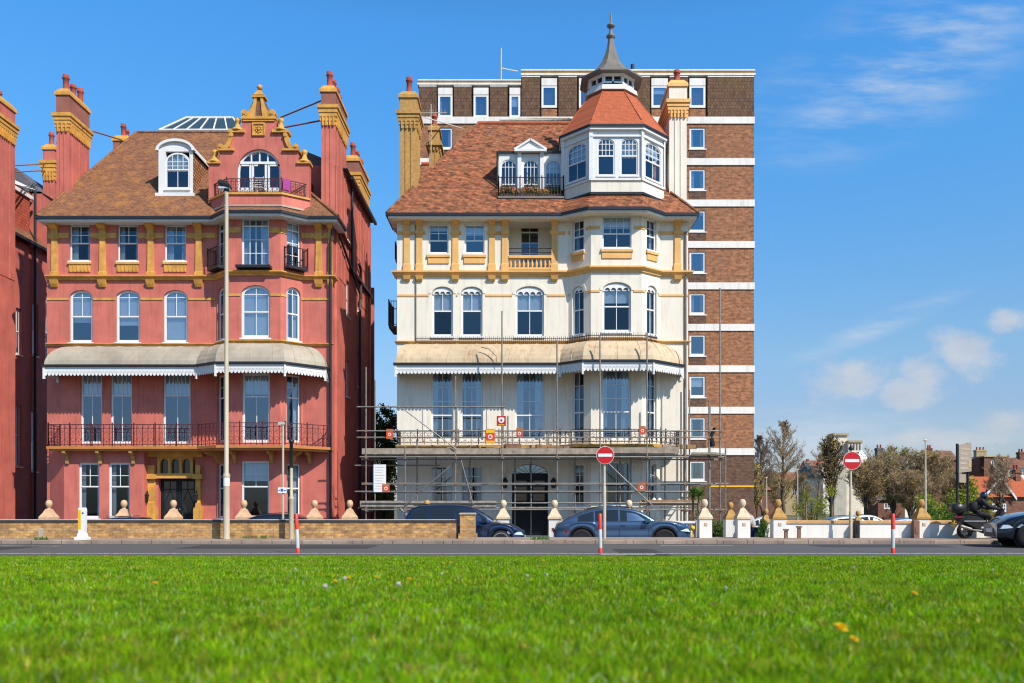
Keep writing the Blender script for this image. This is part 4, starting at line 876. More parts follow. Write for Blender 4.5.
    for x0, x1 in ((pl, uc_), (pr, uc_)):
        d.tube([fd.p(x0, .2, zt+.12), fd.p(x1, .2, Z(141.0, 41))], .06, 4)
    dm = d.build('dormer', 'white_paint', H)
    q = MB(); q.box(a-.1, b+.05, 40.9, 43.3, zt, zt+.08); q.tube([(a-.02, 40.93, zt), (a-.05, 40.93, zt-.5), (a-.05, 40.93, z0)], .05, 6); q.build('dormer_roof', 'gutter_black', dm)
    for h in hs: window(fd, H, h, ct=2 if False else 4, rt=1, split=.32, cb=2, fw=.06, dep=.03)
    q = MB(); q.box(a+.1, b-.1, 42.4, 42.5, z0, zt); q.build('interior_wall', 'interior', dm)
    q = MB(); q.box(a+.0, b+.0, 40.15, 41.0, Z(198.5, 40.2), Z(196.5, 40.2)); db = q.build('dormer_balcony', 'lead_grey', H)
    railing(db, [(a+.02, 41), (a+.02, 40.2), (b-.02, 40.2), (b-.02, 41)], Z(196.5, 40.2), Z(177, 40.2), 'iron_black', pitch=.13, scroll=False)
    # ---- turret
    tx = 4.295; fr2 = [(1.99, 42.7), (1.99, 40.32), (3.16, 39.12), (5.43, 39.12), (6.6, 40.32), (6.6, 42.7)]
    ztb, ztm, ztt = 15.05, Z(180, 39.1), Z(127.5, 39.1)
    q = MB(); back = [(5.43, 43.9), (3.16, 43.9)]
    q.slab(fr2[::-1] and [(x, y) for x, y in fr2]+back, ztb-.3, ztm); tb = q.build('turret_base', 'cream_paint', H)
    T = MB(); faces = [between(fr2[i], fr2[i+1]) for i in range(5)]
    Tw = {}
    fc = faces[2]; f_l = faces[1]; f_r = faces[3]
    zq0, zq1 = Z(175.5, 39.1), Z(138, 39.1)
    Tw[2] = [(X(p0, 39.12)-3.16, X(p1, 39.12)-3.16, zq0, zq1, .25) for p0, p1 in ((597.5, 614.5), (620.5, 637.8))]
    Tw[1] = [(f_l.L/2-.6, f_l.L/2+.55, zq0, zq1-.0, .3)]; Tw[3] = [(f_r.L/2-.6, f_r.L/2+.6, zq0, zq1, .3)]; Tw[0] = []; Tw[4] = []
    for i, f in enumerate(faces): wall(T, f, 0, f.L, ztm+.001, ztt, Tw[i], .1)
    for i in range(1, 5):
        f = faces[i]; T.fb(f, -.09, .09, -.02, .05, ztm, ztt)
    T.slab([(x, y) for x, y in fr2]+back, ztt-.05, ztt+.02)
    band(T, fr2, 0, .07, ztt-.42, ztt-.36); band(T, fr2, 0, .06, ztm-.02, ztm+.08); band(T, fr2, 0, .14, ztt-.12, ztt)
    T.box(2.2, 6.4, 43.2, 43.9, ztb, ztt)
    tu = T.build('turret', 'white_paint', H)
    for h in Tw[2]: window(fc, H, h, ct=4, rt=2, split=.53, cb=1, fw=.055, dep=.03)
    window(f_l, H, Tw[1][0], ct=4, rt=2, split=.48, cb=2, fw=.055, dep=.03); window(f_r, H, Tw[3][0], ct=4, rt=2, split=.48, cb=2, fw=.055, dep=.03)
    q = MB(); q.box(2.3, 6.3, 42, 42.1, ztm, ztt); q.build('interior_wall', 'interior', tu)
    q = MB(); band(q, fr2, .0, .2, ztt, ztt+.09); q.build('gutter', 'gutter_black', tu); q = MB(); band(q, fr2, -.1, .1, ztb-.06, ztb+.04); q.build('lead_flashing', 'gutter_black', tu)
    # turret roof, truncated eight-sided pyramid, slightly bellied at the foot
    base = offs(fr2, .2)+[(5.5, 44.2), (3.1, 44.2)]; cy = 41.6
    top = []
    k8 = [(-1.0, .42), (-1.0, -.42), (-.44, -1.0), (.44, -1.0), (1.0, -.42), (1.0, .42), (.44, 1.0), (-.44, 1.0)]
    top = [(tx+.98*a_, cy+.98*b_) for a_, b_ in k8]
    zr0, zr1 = ztt+.08, Z(88, 40.6)
    R = MB(); rings = []
    for t, fl_ in ((0, 0), (.12, .14), (1, 1)): rings.append([(p[0]+(q_[0]-p[0])*fl_, p[1]+(q_[1]-p[1])*fl_, zr0+(zr1-zr0)*t) for p, q_ in zip(base, top)])
    R.loft(rings, True, True); tr = R.build('turret_roof', 'roof_orange', H)
    q = MB()
    for i in range(8): q.tube([(rings[1][i][0], rings[1][i][1], rings[1][i][2]), (rings[2][i][0], rings[2][i][1], rings[2][i][2])], .03, 5)
    q.build('hip_tile', 'roof_orange', tr)
    # lantern
    def oc(r): return [(tx+r*a_, cy+r*b_) for a_, b_ in k8]
    zl0, zl1 = zr1, Z(72.5, 40.5)
    q = MB(); q.loft([[(x, y, z) for x, y in oc(r)] for r, z in ((1.2, zl0-.12), (1.15, zl0+.1), (1.02, zl0+.16), (1.02, zl0+.22))], True, True)
    q.loft([[(x, y, z) for x, y in oc(r)] for r, z in ((1.02, zl1-.12), (1.1, zl1))], True, True)
    pts = oc(1.0)
    for i in range(8):
        f = between(pts[i], pts[(i+1) % 8]); q.fb(f, -.06, .08, -.06, .03, zl0+.22, zl1-.12); q.fb(f, f.L-.08, f.L+.04, -.06, .02, zl0+.22, zl1-.12); q.fb(f, f.L/2-.045, f.L/2+.045, -.05, .02, zl0+.22, zl1-.12)
        q.fb(f, 0, f.L, -.05, .02, zl0+.18, zl0+.3)
    ln = q.build('lantern', 'white_paint', H)
    q = MB(); q.loft([[(x, y, z) for x, y in oc(.96)] for z in (zl0+.2, zl1-.1)], True); q.build('pane', 'car_glass', ln)
    q = MB(); zs0 = zl1; prof = [(1.42, zs0-.02), (1.42, zs0+.05), (1.2, zs0+.16), (.9, zs0+.38), (.62, zs0+.68), (.42, zs0+1.0), (.27, zs0+1.4), (.18, zs0+1.75), (.13, Z(40, cy))]
    q.loft([[(x, y, z) for x, y in oc(r)] for r, z in prof], True, True); spz = q.build('spire', 'lead_grey', H)
    zf = Z(40, cy); q = MB(); q.lathe(tx, cy, [(.12, zf), (.14, zf+.66*.1), (.22, zf+.66*.2), (.22, zf+.66*.28), (.1, zf+.66*.36), (.14, zf+.66*.42), (.08, zf+.66*.5), (.07, zf+.66*.75), (.1, zf+.66*.85), (.19, zf+.66*.95), (.2, zf+.66*1.03), (.1, zf+.66*1.15), (.05, zf+.66*1.25), (.045, zf+.66*1.7), (.015, zf+.66*2.0)], 12); q.build('finial', 'lead_grey', spz)
    # flat roof light behind the ridge
    q = MB(); zz = Z(122.5, 47.2); xa, xb = X(500, 47.2), X(577, 47.2); q.box(xa, xb, 47.0, 50, 20.5, zz); rl = q.build('roof_light', 'slate', H)
    q = MB(); q.add([(xa, 46.95, zz), (xb, 46.95, zz), (xb-.4, 48.5, zz+.75), (xa+1.8, 48.5, zz+.75), (xa, 50, zz), (xb, 50, zz)], [(0, 1, 2, 3), (0, 3, 4), (1, 5, 2), (4, 3, 2, 5)]); q.build('pane', 'skylight_glass', rl)
    q = MB(); [q.tube(p, .05, 4) for p in ([(xa, 46.93, zz), (xa+1.8, 48.5, zz+.77), (xb-.4, 48.5, zz+.77), (xb, 46.93, zz)],)]
    for k in range(14): f_ = k/13; q.tube([(xa+(xb-xa)*f_, 46.95, zz+.01), (xa+1.8+(xb-.4-xa-1.8)*f_, 48.5, zz+.77)], .015, 3)
    q.build('glazing_bar', 'canopy_grey', rl)
    return H
CHS = cream_house()
# ================================================================ NEIGHBOUR AT THE FAR LEFT
def left_house():
    H = thing('pink_house', 'pink-red house at the left edge with a shaded side wall and low rear wing', 'house', (-27, 42, GZ))
    xr = -24.35; W = MB(); W.box(-36, xr, 39.8, 42.45, GZ, 16.5)
    xw = -26.0; zw = 15.1
    fS = Fr((xw, 44.6), (0, 1)); hs = [(.7, 1.3, 3.2, 6.4, 0), (2.2, 2.8, 3.0, 6.2, 0), (2.3, 2.9, 9.2, 12.0, 0), (3.6, 4.2, 8.6, 12.8, 0), (.8, 1.3, 9, 11.4, 0)]
    wall(W, fS, 0, 5, GZ, zw-.2, hs); wall(W, fS, 5, 16, GZ, zw-.5, [])
    W.box(-36, xw-.3, 58, 58.3, GZ, zw); W.box(-27.5, xw-.05, 48, 58, zw-1, 18.3); W.box(-36, xw, 44.45, 44.6, GZ, zw-.2); W.build('wall', 'red_paint', H)
    for h in hs: window(fS, H, h, ct=2, rt=1, split=.5, cb=1, fw=.08)
    q = MB(); q.add([(xw+.25, 44.4, zw), (xw+.25, 49.5, zw), (-28.2, 49.5, 18), (-28.2, 44.4, 18)], [(0, 1, 2, 3)]); q.add([(-36, 39.9, 16.52), (xr-.05, 39.9, 16.52), (xr-.05, 42.4, 16.52), (-36, 42.4, 16.52)], [(0, 1, 2, 3)]); r = q.build('roof', 'roof_brown', H)
    q = MB(); q.box(xw+.2, xw+.34, 44.4, 49.5, zw-.14, zw+.01); q.build('gutter', 'gutter_black', H)
    q = MB(); q.box(-27.2, -26.3, 45.6, 47.2, 14.5, Z(188, 46.5)); q.build('tile_hung_wall', 'tile_red', H)
    q = MB(); q.add([(-27.4, 45.4, 18.6), (-26.2, 45.4, Z(183, 45.4)), (-26.2, 47.6, Z(190, 47.6)), (-27.4, 47.6, 18.6)], [(0, 1, 2, 3)]); q.box(-26.3, -26.2, 45.4, 47.6, 17.6, 17.8); q.build('verge', 'white_wall', H)
    q = MB(); q.tube([(xw+.1, 47.0, 18), (xw+.1, 47.0, GZ)], .07, 6); q.build('drainpipe', 'gutter_black', H)
    q = MB(); q.add([(xw, 48, 18.2), (xw+.2, 53, 18.2), (-27.5, 53, 19.6), (-27.5, 48, 19.6)], [(0, 1, 2, 3)]); q.add([(xw, 48, 18.18), (-27.5, 48, 19.6), (-29, 48, 18.2)], [(0, 1, 2)]); q.build('wing_roof', 'slate', H)
    chimney(H, xr-1.2, xr+.02, 39.85, 42.4, 12, Z(145, 42.4), 'red_paint', 'ochre_paint', 'red_paint', 4)
    chimney(H, X(43, 49), X(54.5, 49), 49, 50.4, 14, Z(180, 49), 'red_paint', 'ochre_paint', 'red_paint', 2, corbel=.9)
    for z in (164.5, 171): q = MB(); q.tube([(xr-.2, 42.3, Z(z+1.5, 42.3)), (X(43, 49)+.1, 49, Z(z-.5, 49))], .035, 5); q.build('stay_rod', 'chimney_dark', r)
    return H
left_house()
# ================================================================ BRICK TOWER BLOCK
def tower():
    Y = 57.; H = thing('apartment_block', 'brown brick apartment tower with white floor bands behind the cream house', 'building', (5, Y, GZ))
    fr = Fr((0, Y), (1, 0)); xl, xr = X(419, Y), X(754, Y); zt = Z(72, Y); zt2 = Z(81.5, Y); xs = X(521, Y)
    bands_ = [120.5+41.4*k for k in range(9)]
    zb = [Z(b, Y) for b in bands_]
    cols = [(438.5, 452.5), (689.5, 705.5)]; hs = []
    for k in range(8):
        z1 = Z(bands_[k]+7, Y); z0 = Z(bands_[k]+28.5, Y)
        for a, b in cols: hs.append((X(a, Y), X(b, Y), z0, z1, 0))
    hs.append((X(689.5, Y), X(705.5, Y), Z(481, Y), Z(461, Y), 0)); hs.append((X(438.5, Y), X(452.5, Y), Z(481, Y), Z(461, Y), 0))
    W = MB(); zlow = zb[-1]
    wall(W, fr, xl, xr, zlow, zb[0], [h for h in hs if h[2] > zlow], .12)
    W.box(xl, xl+.3, Y+.02, 70, zlow, zb[0]); W.box(xr-.3, xr, Y+.02, 70, zlow, zb[0]); W.box(xl, xr, 69.8, 70, GZ, zt2)
    W.build('wall', 'brick_tower', H)
    W = MB(); wall(W, fr, xl, xr, GZ, zlow, [h for h in hs if h[2] < zlow], .12); W.box(xl, xl+.3, Y+.02, 70, GZ, zlow); W.box(xr-.3, xr, Y+.02, 70, GZ, zlow); W.build('base_wall', 'brick_tower_dark', H)  # lower brick coloured darker to stand in for shade at the tower foot
    for z in zb: W = MB(); W.fb(fr, xl-.02, xr+.03, -.05, .07, z-.22, z+.22); W.build('floor_band', 'concrete_white', H)
    q = MB(); q.fb(fr, X(708, Y), xr, 0, .02, Z(487, Y), Z(485.5, Y)); q.build('gas_pipe', 'sign_yellow', H)
    for h in hs: window(fr, H, h, ct=1, split=0, cb=1, fw=.12, dep=.06, glass='glass_blue', curtain=(int(h[2]*7) % 3 != 0), sill=True)
    for h in hs: W = MB(); W.fb(fr, h[0]-.02, h[1]+.02, 0, .03, h[2]-.85, h[2]-.08); W.build('spandrel_panel', 'brick_tower_dark', H)
    # mansard storey
    dz = .25
    M_ = MB(); z0 = zb[0]+.22
    tw = [(438, 452.5), (473.5, 488.5), (509.5, 520.3), (541.5, 557), (579, 592), (651.5, 668), (689.5, 705.5)]
    M_.box(xl, xs, Y+dz, 70, z0, zt2-.25); M_.box(xs, xr-.02, Y+dz-.02, 70, z0, zt-.25)
    pm = [(419, 436.5), (454, 471.5), (490, 507.5), (521.5, 540), (558.5, 577), (594, 650), (669.5, 688), (707.5, 754)]
    for a, b in pm:
        zz = zt2-.35 if b < 521 else zt-.35
        M_.fb(fr, X(a, Y), X(b, Y), -dz+.001, .04, z0, zz)
        M_.fb(fr, X(a, Y), X(b, Y), .04, .07, z0, z0+.3)
    M_.build('mansard_wall', 'mansard_tile', H)
    W = MB(); W.box(xl-.1, xs, Y-.05, 70, zt2-.22, zt2-.1); W.box(xs, xr+.1, Y-.06, 70, zt-.22, zt-.1)
    for a, b in pm:
        zz = zt2-.35 if b < 521 else zt-.35; W.fb(fr, X(a, Y), X(b, Y), -dz, .06, zz, zz+.06)
    W.build('roof_edge', 'concrete_white', H)
    W = MB(); W.box(xl-.05, xs, Y, 69, zt2-.1, zt2+.05); W.box(xs, xr+.05, Y, 69, zt-.1, zt+.08); W.build('parapet', 'lichen_brick', H)
    W = MB(); W.box(xl-.07, xs, Y-.03, 69, zt2+.05, zt2+.13); W.box(xs, xr+.07, Y-.03, 69, zt+.08, zt+.17)
    W.box(X(503.5, Y+1), X(519, Y+1), Y+2, Y+5, zt2, zt+.1); W.build('coping', 'concrete_white', H)
    for a, b in tw:
        zz = zt2-.4 if b < 521 else zt-.4; top = Z(94.5 if b < 521 else 85.5, Y); bot = Z(117.5 if b < 521 else 107.5, Y)
        q = MB(); q.fb(fr, X(a, Y), X(b, Y), -dz, 0, top, zz); q.build('fascia_panel', 'concrete_white', H)
        q = MB(); q.fb(fr, X(a, Y), X(b, Y), -dz, 0, z0, bot-.1); q.build('brick_panel', 'brick_tower', H)
        window(Fr((0, Y), (1, 0)), H, (X(a, Y), X(b, Y), bot, top, 0), ct=1, split=0, fw=.13, dep=.03, glass='car_glass' if False else 'glass_blue', curtain=(int(a) % 2 == 0), sill=False)
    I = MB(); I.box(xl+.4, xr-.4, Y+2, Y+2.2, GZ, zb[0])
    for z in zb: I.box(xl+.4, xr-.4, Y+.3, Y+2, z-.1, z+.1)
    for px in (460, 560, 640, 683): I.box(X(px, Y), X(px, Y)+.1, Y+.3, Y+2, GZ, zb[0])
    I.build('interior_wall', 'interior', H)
    q = MB(); q.tube([(X(501, 58), 58, zt2), (X(501, 58), 58, Z(48, 58))], .05, 5); q.tube([(X(501, 58), 58, Z(68, 58)), (X(518, 58), 58.5, Z(67.5, 58))], .03, 4); q.build('mast', 'galv', H)
    q = MB(); q.tube([(X(632.5, 58), 58, zt-.1), (X(632.5, 58), 58, Z(64.5, 58))], .12, 6); q.build('vent_pipe', 'gutter_black', H)
    return H
tower()
q = MB(); x0, y0 = X(431, 44.2), 44.2; q.tube([(x0, y0, 17.5), (x0, y0, Z(104, y0))], .025, 5); 
q.tube([(X(420.5, y0), y0, Z(113, y0)), (X(447, y0), y0, Z(112.5, y0))], .02, 4)
for k in range(9): xx = X(421+3*k, y0); q.tube([(xx, y0, Z(109, y0)), (xx, y0, Z(116, y0))], .012, 3)
tag(q.build('television_aerial', 'galv', origin=(x0, y0, 17.5)), 'thin television aerial beside the ochre chimney of the cream house', 'aerial')
q = MB(); q.tube([(X(420, 42), 42, Z(116, 42)), (X(463, 46.5), 46.5, Z(128.5, 46.5))], .028, 4); tag(q.build('cable', 'coping_pale', origin=(X(420, 42), 42, Z(116, 42))), 'pale cable running from the ochre chimney to the tiled ridge', 'cable')
# ================================================================ GROUND, ROAD, WALLS
def lawn_z(y, x=0):
    t = np.clip((20.2-np.asarray(y, float))/16.2, 0, 1.15)
    return .60*np.sin(np.clip(t, 0, 1)*pi/2)**1.0*.55+.60*.45*t + .012*np.sin(np.asarray(x)*1.3+np.asarray(y)*.7)*(t > .02) - .004
def sheet(name, mat, x0, x1, y0, y1, z, kind='structure'):
    q = MB(); q.add([(x0, y0, z), (x1, y0, z), (x1, y1, z), (x0, y1, z)], [(0, 1, 2, 3)]); return struct(q.build(name, mat), kind)
def ground_mats():
    m, nt, b = nodes('asphalt'); setv(b, Roughness=.82, Specular_IOR_Level=.3); oc = objc(nt)
    n1 = noise(nt, mapv(nt, oc, (.25, 1.2, 1)), 1.5, 6, .65); n2 = noise(nt, oc, 60, 2)
    c = mixc(nt, n1, (.062, .063, .067), (.10, .10, .104)); c = mixc(nt, ramp(nt, n2, .55, .75), c, (.17, .165, .16)); nt.links.new(c, b.inputs['Base Color']); bump(nt, b, n2, .4, .006)
    m, nt, b = nodes('tarmac_drive'); setv(b, Roughness=.9); oc = objc(nt); nt.links.new(mixc(nt, noise(nt, oc, 2, 6), (.10, .095, .09), (.18, .17, .155)), b.inputs['Base Color'])
    bricky('kerb_stone', (.36, .28, .22), (.27, .21, .17), (.10, .08, .07), bw=.92, rh=.6, ms=.012, tone=.25, patch=(.16, .12, .10), patch_amt=.5, patch_scale=1.4, offset=0)
    paint('pavement_mat', (.34, .27, .22), var=.3, dirt=(.15, .12, .10), dirt_amt=.7, rough=.9, scale=.8)
    m, nt, b = nodes('line_paint'); setv(b, Roughness=.6); oc = objc(nt); nt.links.new(mixc(nt, ramp(nt, noise(nt, oc, 7, 6, .7), .5, .66), (.62, .62, .60), (.12, .12, .12)), b.inputs['Base Color'])
    m, nt, b = nodes('soil'); setv(b, Roughness=.95); oc = objc(nt); nt.links.new(mixc(nt, noise(nt, oc, 5, 5), (.045, .075, .012), (.10, .09, .03)), b.inputs['Base Color'])
    m, nt, b = nodes('far_ground'); setv(b, Roughness=.95); oc = objc(nt); nt.links.new(mixc(nt, noise(nt, oc, .08, 6), (.06, .085, .03), (.16, .13, .08)), b.inputs['Base Color'])
    leafy('grass_blade', None, None, trans=.42, rough=.9, attr=True)
ground_mats()
sheet('ground', 'far_ground', -600, 700, -200, 1500, -.70)
# forecourt and side street behind the pavement, sloping a little to the right
q = MB(); q.add([(-60, 29.3, GZ-.004), (10.5, 29.3, GZ-.004), (10.5, 56, GZ-.004), (-60, 56, GZ-.004)], [(0, 1, 2, 3)]); q.add([(10.5, 29.3, GZ-.004), (80, 29.3, -.66), (80, 75, -.66), (10.5, 75, -.62), (10.5, 56, GZ-.004)], [(0, 1, 2, 3, 4)]); struct(q.build('forecourt_ground', 'tarmac_drive'))
q = MB(); q.box(-60, 80, 19.9, 26.9, -.3, 0); struct(q.build('road', 'asphalt'))
for x0, x1, y0, y1 in ((-9.5, -4.2, 24.2, 26.2), (2.5, 3.6, 20.6, 24.0), (8.6, 12.4, 25.0, 26.4), (-15, -13.8, 22.4, 26.6)): sheet('road_patch', 'coping_dark', x0, x1, y0, y1, .003)
sheet('road_line', 'line_paint', -60, 80, 21.66, 21.80, .006)
sheet('road_line', 'line_paint', -60, X(61, 25.7), 25.62, 25.78, .004)
sheet('road_line', 'line_paint', X(601, 21.3), X(655, 21.3), 21.18, 21.3, .004)
sheet('road_line', 'line_paint', X(661, 25.9), 6.3, 25.95, 26.05, .004)
q = MB(); n = 150
for k in range(n):
    x0 = -60+k*.93; dz = .004*((k*7) % 5); q.bev(x0+.006, x0+.924, 26.9, 27.06, -.1, .112+dz, .02)
struct(q.build('kerb', 'kerb_stone'))
q = MB(); q.add([(-60, 27.06, .116), (80, 27.06, .116), (80, 29.3, .13), (-60, 29.3, .13)], [(0, 1, 2, 3)]); q.add([(-60, 29.3, .13), (80, 29.3, .13), (80, 29.3, -.7), (-60, 29.3, -.7)], [(0, 1, 2, 3)]); struct(q.build('pavement', 'pavement_mat'))
# near verge soil
ys = np.linspace(-3, 20.2, 60); xs_ = np.linspace(-22, 22, 60); q = MB(); zz = lawn_z(ys[:, None], xs_[None, :])
q.add([(x, y, zz[j, i]-.012) for j, y in enumerate(ys) for i, x in enumerate(xs_)], [(j*60+i, j*60+i+1, (j+1)*60+i+1, (j+1)*60+i) for j in range(59) for i in range(59)], True); struct(q.build('lawn', 'soil'))
q = MB(); q.box(-60, 80, 20.15, 20.35, -.3, .012); struct(q.build('road_edge', 'pavement_mat'))
def make_grass():
    rng = np.random.default_rng(3); V = []; C = []
    def zone(y0, y1, dens, w, h, wob):
        # the strip the lawn fills, a little wider than the view
        A = 0; n = int(dens*(y1-y0)*((y0+y1)/2*.66*2+2.4)); y = rng.uniform(y0, y1, n*2); hw = y*.66+1.2; x = rng.uniform(-1, 1, n*2)*(y1*.66+1.2)
        keep = np.abs(x) < hw; x = x[keep][:n]; y = y[keep][:n]; n = len(x)
        # clumps: taller and darker in drifts
        cl = .5+.5*np.sin(x*2.3+1.7*np.sin(y*1.9))*np.sin(y*2.9+1.3*np.sin(x*1.1)); f2 = .5+.5*np.sin(x*7.1+y*3.3)*np.sin(y*9.7-x*2.1)
        row = np.exp(-((y-(14.2+.2*np.sin(x*.4)))/.35)**2)+np.exp(-((y-(11.0+.3*np.sin(x*.3+1)))/.3)**2)*.6
        hh = h*(.55+.5*rng.random(n)+.35*cl*f2)*(1-.35*row); a = rng.uniform(0, 2*pi, n); lean = rng.normal(0, .45, n)*hh; la = rng.uniform(0, 2*pi, n)
        ww = w*(.6+.8*rng.random(n)); z = lawn_z(y, x)-.01
        dx, dy = np.cos(a)*ww/2, np.sin(a)*ww/2; lx, ly = np.cos(la)*lean, np.sin(la)*lean
        P = np.stack([np.stack([x-dx, y-dy, z], 1), np.stack([x+dx, y+dy, z], 1), np.stack([x+dx*.75+lx*.35, y+dy*.75+ly*.35, z+hh*.6], 1), np.stack([x-dx*.75+lx*.35, y-dy*.75+ly*.35, z+hh*.6], 1), np.stack([x+lx, y+ly, z+hh], 1)], 1)
        V.append(P)
        base = np.array([[.145, .285, .002]])*(.6+.8*rng.random((n, 1))); yel = rng.random(n) < .18; base[yel] = np.array([.28, .40, .004])*(.7+.5*rng.random((yel.sum(), 1)))
        dry = rng.random(n) < .04+.05*cl; base[dry] = np.array([.48, .36, .09])*(.7+.5*rng.random((dry.sum(), 1)))
        def cell(c, k): q_ = np.sin(np.floor(x/c)*127.1+np.floor(y/c)*311.7+k)*43758.5453; return q_-np.floor(q_)
        g1 = cell(.06, 1.); g2 = cell(.13, 5.); base *= (.50+.85*g1+.34*g2)[:, None]*np.array([[1., 1.04, .6]]); br = (g1*g2 > .74) & (rng.random(n) < .6); base[br] = np.array([.34, .24, .05])*(.7+.5*rng.random((br.sum(), 1)))
        pl = rng.random(n) < .03; base[pl] = np.array([.50, .62, .30])  # a few blades coloured pale to stand in for bright glints
        yl = cell(.30, 9.)*.5+cell(.75, 3.)*.5; base[:, 0] *= .8+.35*yl
        base *= (1.12-.35*cl*f2)[:, None]; base *= (1-.25*row)[:, None]
        C.append(np.repeat(np.concatenate([base, np.ones((n, 1))], 1)[:, None, :], 5, 1))
    zone(2.2, 4.2, 8500, .0055, .066, 1); zone(4.2, 7, 5200, .007, .062, 1); zone(7, 11, 2500, .0105, .062, 1); zone(11, 20.18, 1400, .015, .055, 1)
    V = np.concatenate(V).reshape(-1, 3); C = np.concatenate(C).reshape(-1, 4); n = len(V)//5
    me = bpy.data.meshes.new('grass'); me.vertices.add(len(V)); me.vertices.foreach_set('co', V.astype(np.float32).ravel())
    base = (np.arange(n)*5)[:, None]; loops = (base+np.array([[0, 1, 2, 3, 3, 2, 4]])).ravel()
    me.loops.add(len(loops)); me.loops.foreach_set('vertex_index', loops.astype(np.int32)); me.polygons.add(2*n)
    st = ((np.arange(n)*7)[:, None]+np.array([[0, 4]])).ravel(); me.polygons.foreach_set('loop_start', st.astype(np.int32))
    ca = me.color_attributes.new('tint', 'FLOAT_COLOR', 'POINT'); ca.data.foreach_set('color', C.astype(np.float32).ravel())
    me.materials.append(MATS['grass_blade']); me.update(calc_edges=True); me.validate()
    o = bpy.data.objects.new('grass', me); COL.objects.link(o); struct(o, 'stuff'); o['label'] = 'bright green mown grass with scattered dry blades'
make_grass()
# flowers in the lawn
def gpos(px, py):
    # where the ray to this height of the lawn comes down
    best = min(np.linspace(2.4, 20, 900), key=lambda y: abs((CH-(float(lawn_z(y))+.06))*F/y-(py-HY))); return (X(px, best), best, float(lawn_z(best)))
def dandelion(loc, label, group, seed=0, r=.026, h=.082, clock=False):
    rr = random.Random(seed); t = thing('dandelion_clock' if clock else 'dandelion', label, 'flower', loc, group); x, y, z = loc
    s = MB(); lx, ly = rr.uniform(-.01, .01), rr.uniform(-.01, .01); s.tube([(x, y, z-.01), (x+lx*.5, y+ly*.5, z+h*.6), (x+lx, y+ly, z+h)], .0022, 5); s.build('stem', 'stem_green', t)
    c = (x+lx, y+ly, z+h); m = MB()
    if clock:
        m.ball(c, r*.18, 6, 4)
        for k in range(150):
            a = rr.uniform(0, 2*pi); u = rr.uniform(-1, 1); d = Vector((sqrt(1-u*u)*cos(a), sqrt(1-u*u)*sin(a), u)); p = Vector(c)+d*r; m.tube([Vector(c), p], .00035, 3, caps=False)
            e = d.cross(Vector((.3, .5, .8))).normalized(); g = d.cross(e)
            for q_ in range(4):
                an = q_*pi/2+a; v = (e*cos(an)+g*sin(an))*r*.28; w = (e*cos(an+1)+g*sin(an+1))*r*.08
                m.add([p-w, p+w, p+v+d*r*.08], [(0, 1, 2)])
        m.build('seed_head', 'seed_white', t)
    else:
        for ringi, (rad, up, n) in enumerate(((r, .1, 26), (r*.92, .55, 26), (r*.75, 1.0, 24), (r*.5, 1.7, 18), (r*.25, 3.4, 10))):
            for k in range(n):
                a = 2*pi*k/n+ringi*.3; w = r*.11; ca, sa = cos(a), sin(a); u_ = rad*up
                m.add([(c[0]-sa*w*.4, c[1]+ca*w*.4, c[2]), (c[0]+sa*w*.4, c[1]-ca*w*.4, c[2]), (c[0]+ca*rad+sa*w, c[1]+sa*rad-ca*w, c[2]+u_), (c[0]+ca*rad-sa*w, c[1]+sa*rad+ca*w, c[2]+u_)], [(0, 1, 2, 3)])
        m.build('petals', 'petal', t)
    return t
G1, G2 = 'dandelions in flower on the lawn', 'dandelion clocks on the lawn'
d0 = dandelion(gpos(843, 641), 'largest yellow dandelion, close to the camera on the right of the lawn', G1, 1, r=.031, h=.10)
dandelion((d0.location[0]+.022, d0.location[1]-.035, d0.location[2]), 'smaller yellow dandelion just in front of the largest near one', G1, 2, r=.02, h=.065)
for i, (px, py, l) in enumerate(((155, 587, 'yellow dandelion alone in the left half of the lawn'), (377, 581, 'yellow dandelion between the two white seed heads, left of centre'), (409, 582.5, 'small yellow dandelion right of the pale stemmed seed head'), (349, 581.5, 'yellow dandelion half hidden behind the round white seed head'),
                               (444, 566, 'tiny yellow dandelion, left of the far pair left of centre'), (450, 565, 'tiny yellow dandelion, right of the far pair left of centre'), (915, 598, 'yellow dandelion in the right part of the lawn, beyond the large near one'), (44, 560, 'tiny yellow dandelion at the road edge far left'), (108, 558, 'tiny yellow dandelion at the road edge below the keep left bollard'), (543, 563, 'tiny orange yellow dandelion near the centre of the lawn'), (334, 585, 'yellow dandelion low in the grass beside the tilted white seed head'))):
    dandelion(gpos(px, py), l, G1, 10+i, r=.022)
for i, (px, py, l) in enumerate(((344.5, 582, 'round white seed head, largest of the cluster left of centre'), (399, 588, 'cream seed head on a pale yellow stem left of centre'), (325, 590, 'tilted white seed head at the left of the cluster'), (296, 572, 'small white seed head below the left red and white post'), (442, 577, 'small white seed head near the middle of the lawn'), (528, 579, 'white seed head, left of two below the no entry sign'), (546, 578, 'white seed head, right of two below the no entry sign'), (854, 570, 'small white seed head on the right of the lawn near the road'), (992, 573, 'white seed head at the far right of the lawn'), (727, 592, 'seed head beside a dark grass tuft right of centre'))):
    dandelion(gpos(px, py), l, G2, 40+i, r=(.017 if i in (0, 1, 2) else .011), clock=True, h=.09)
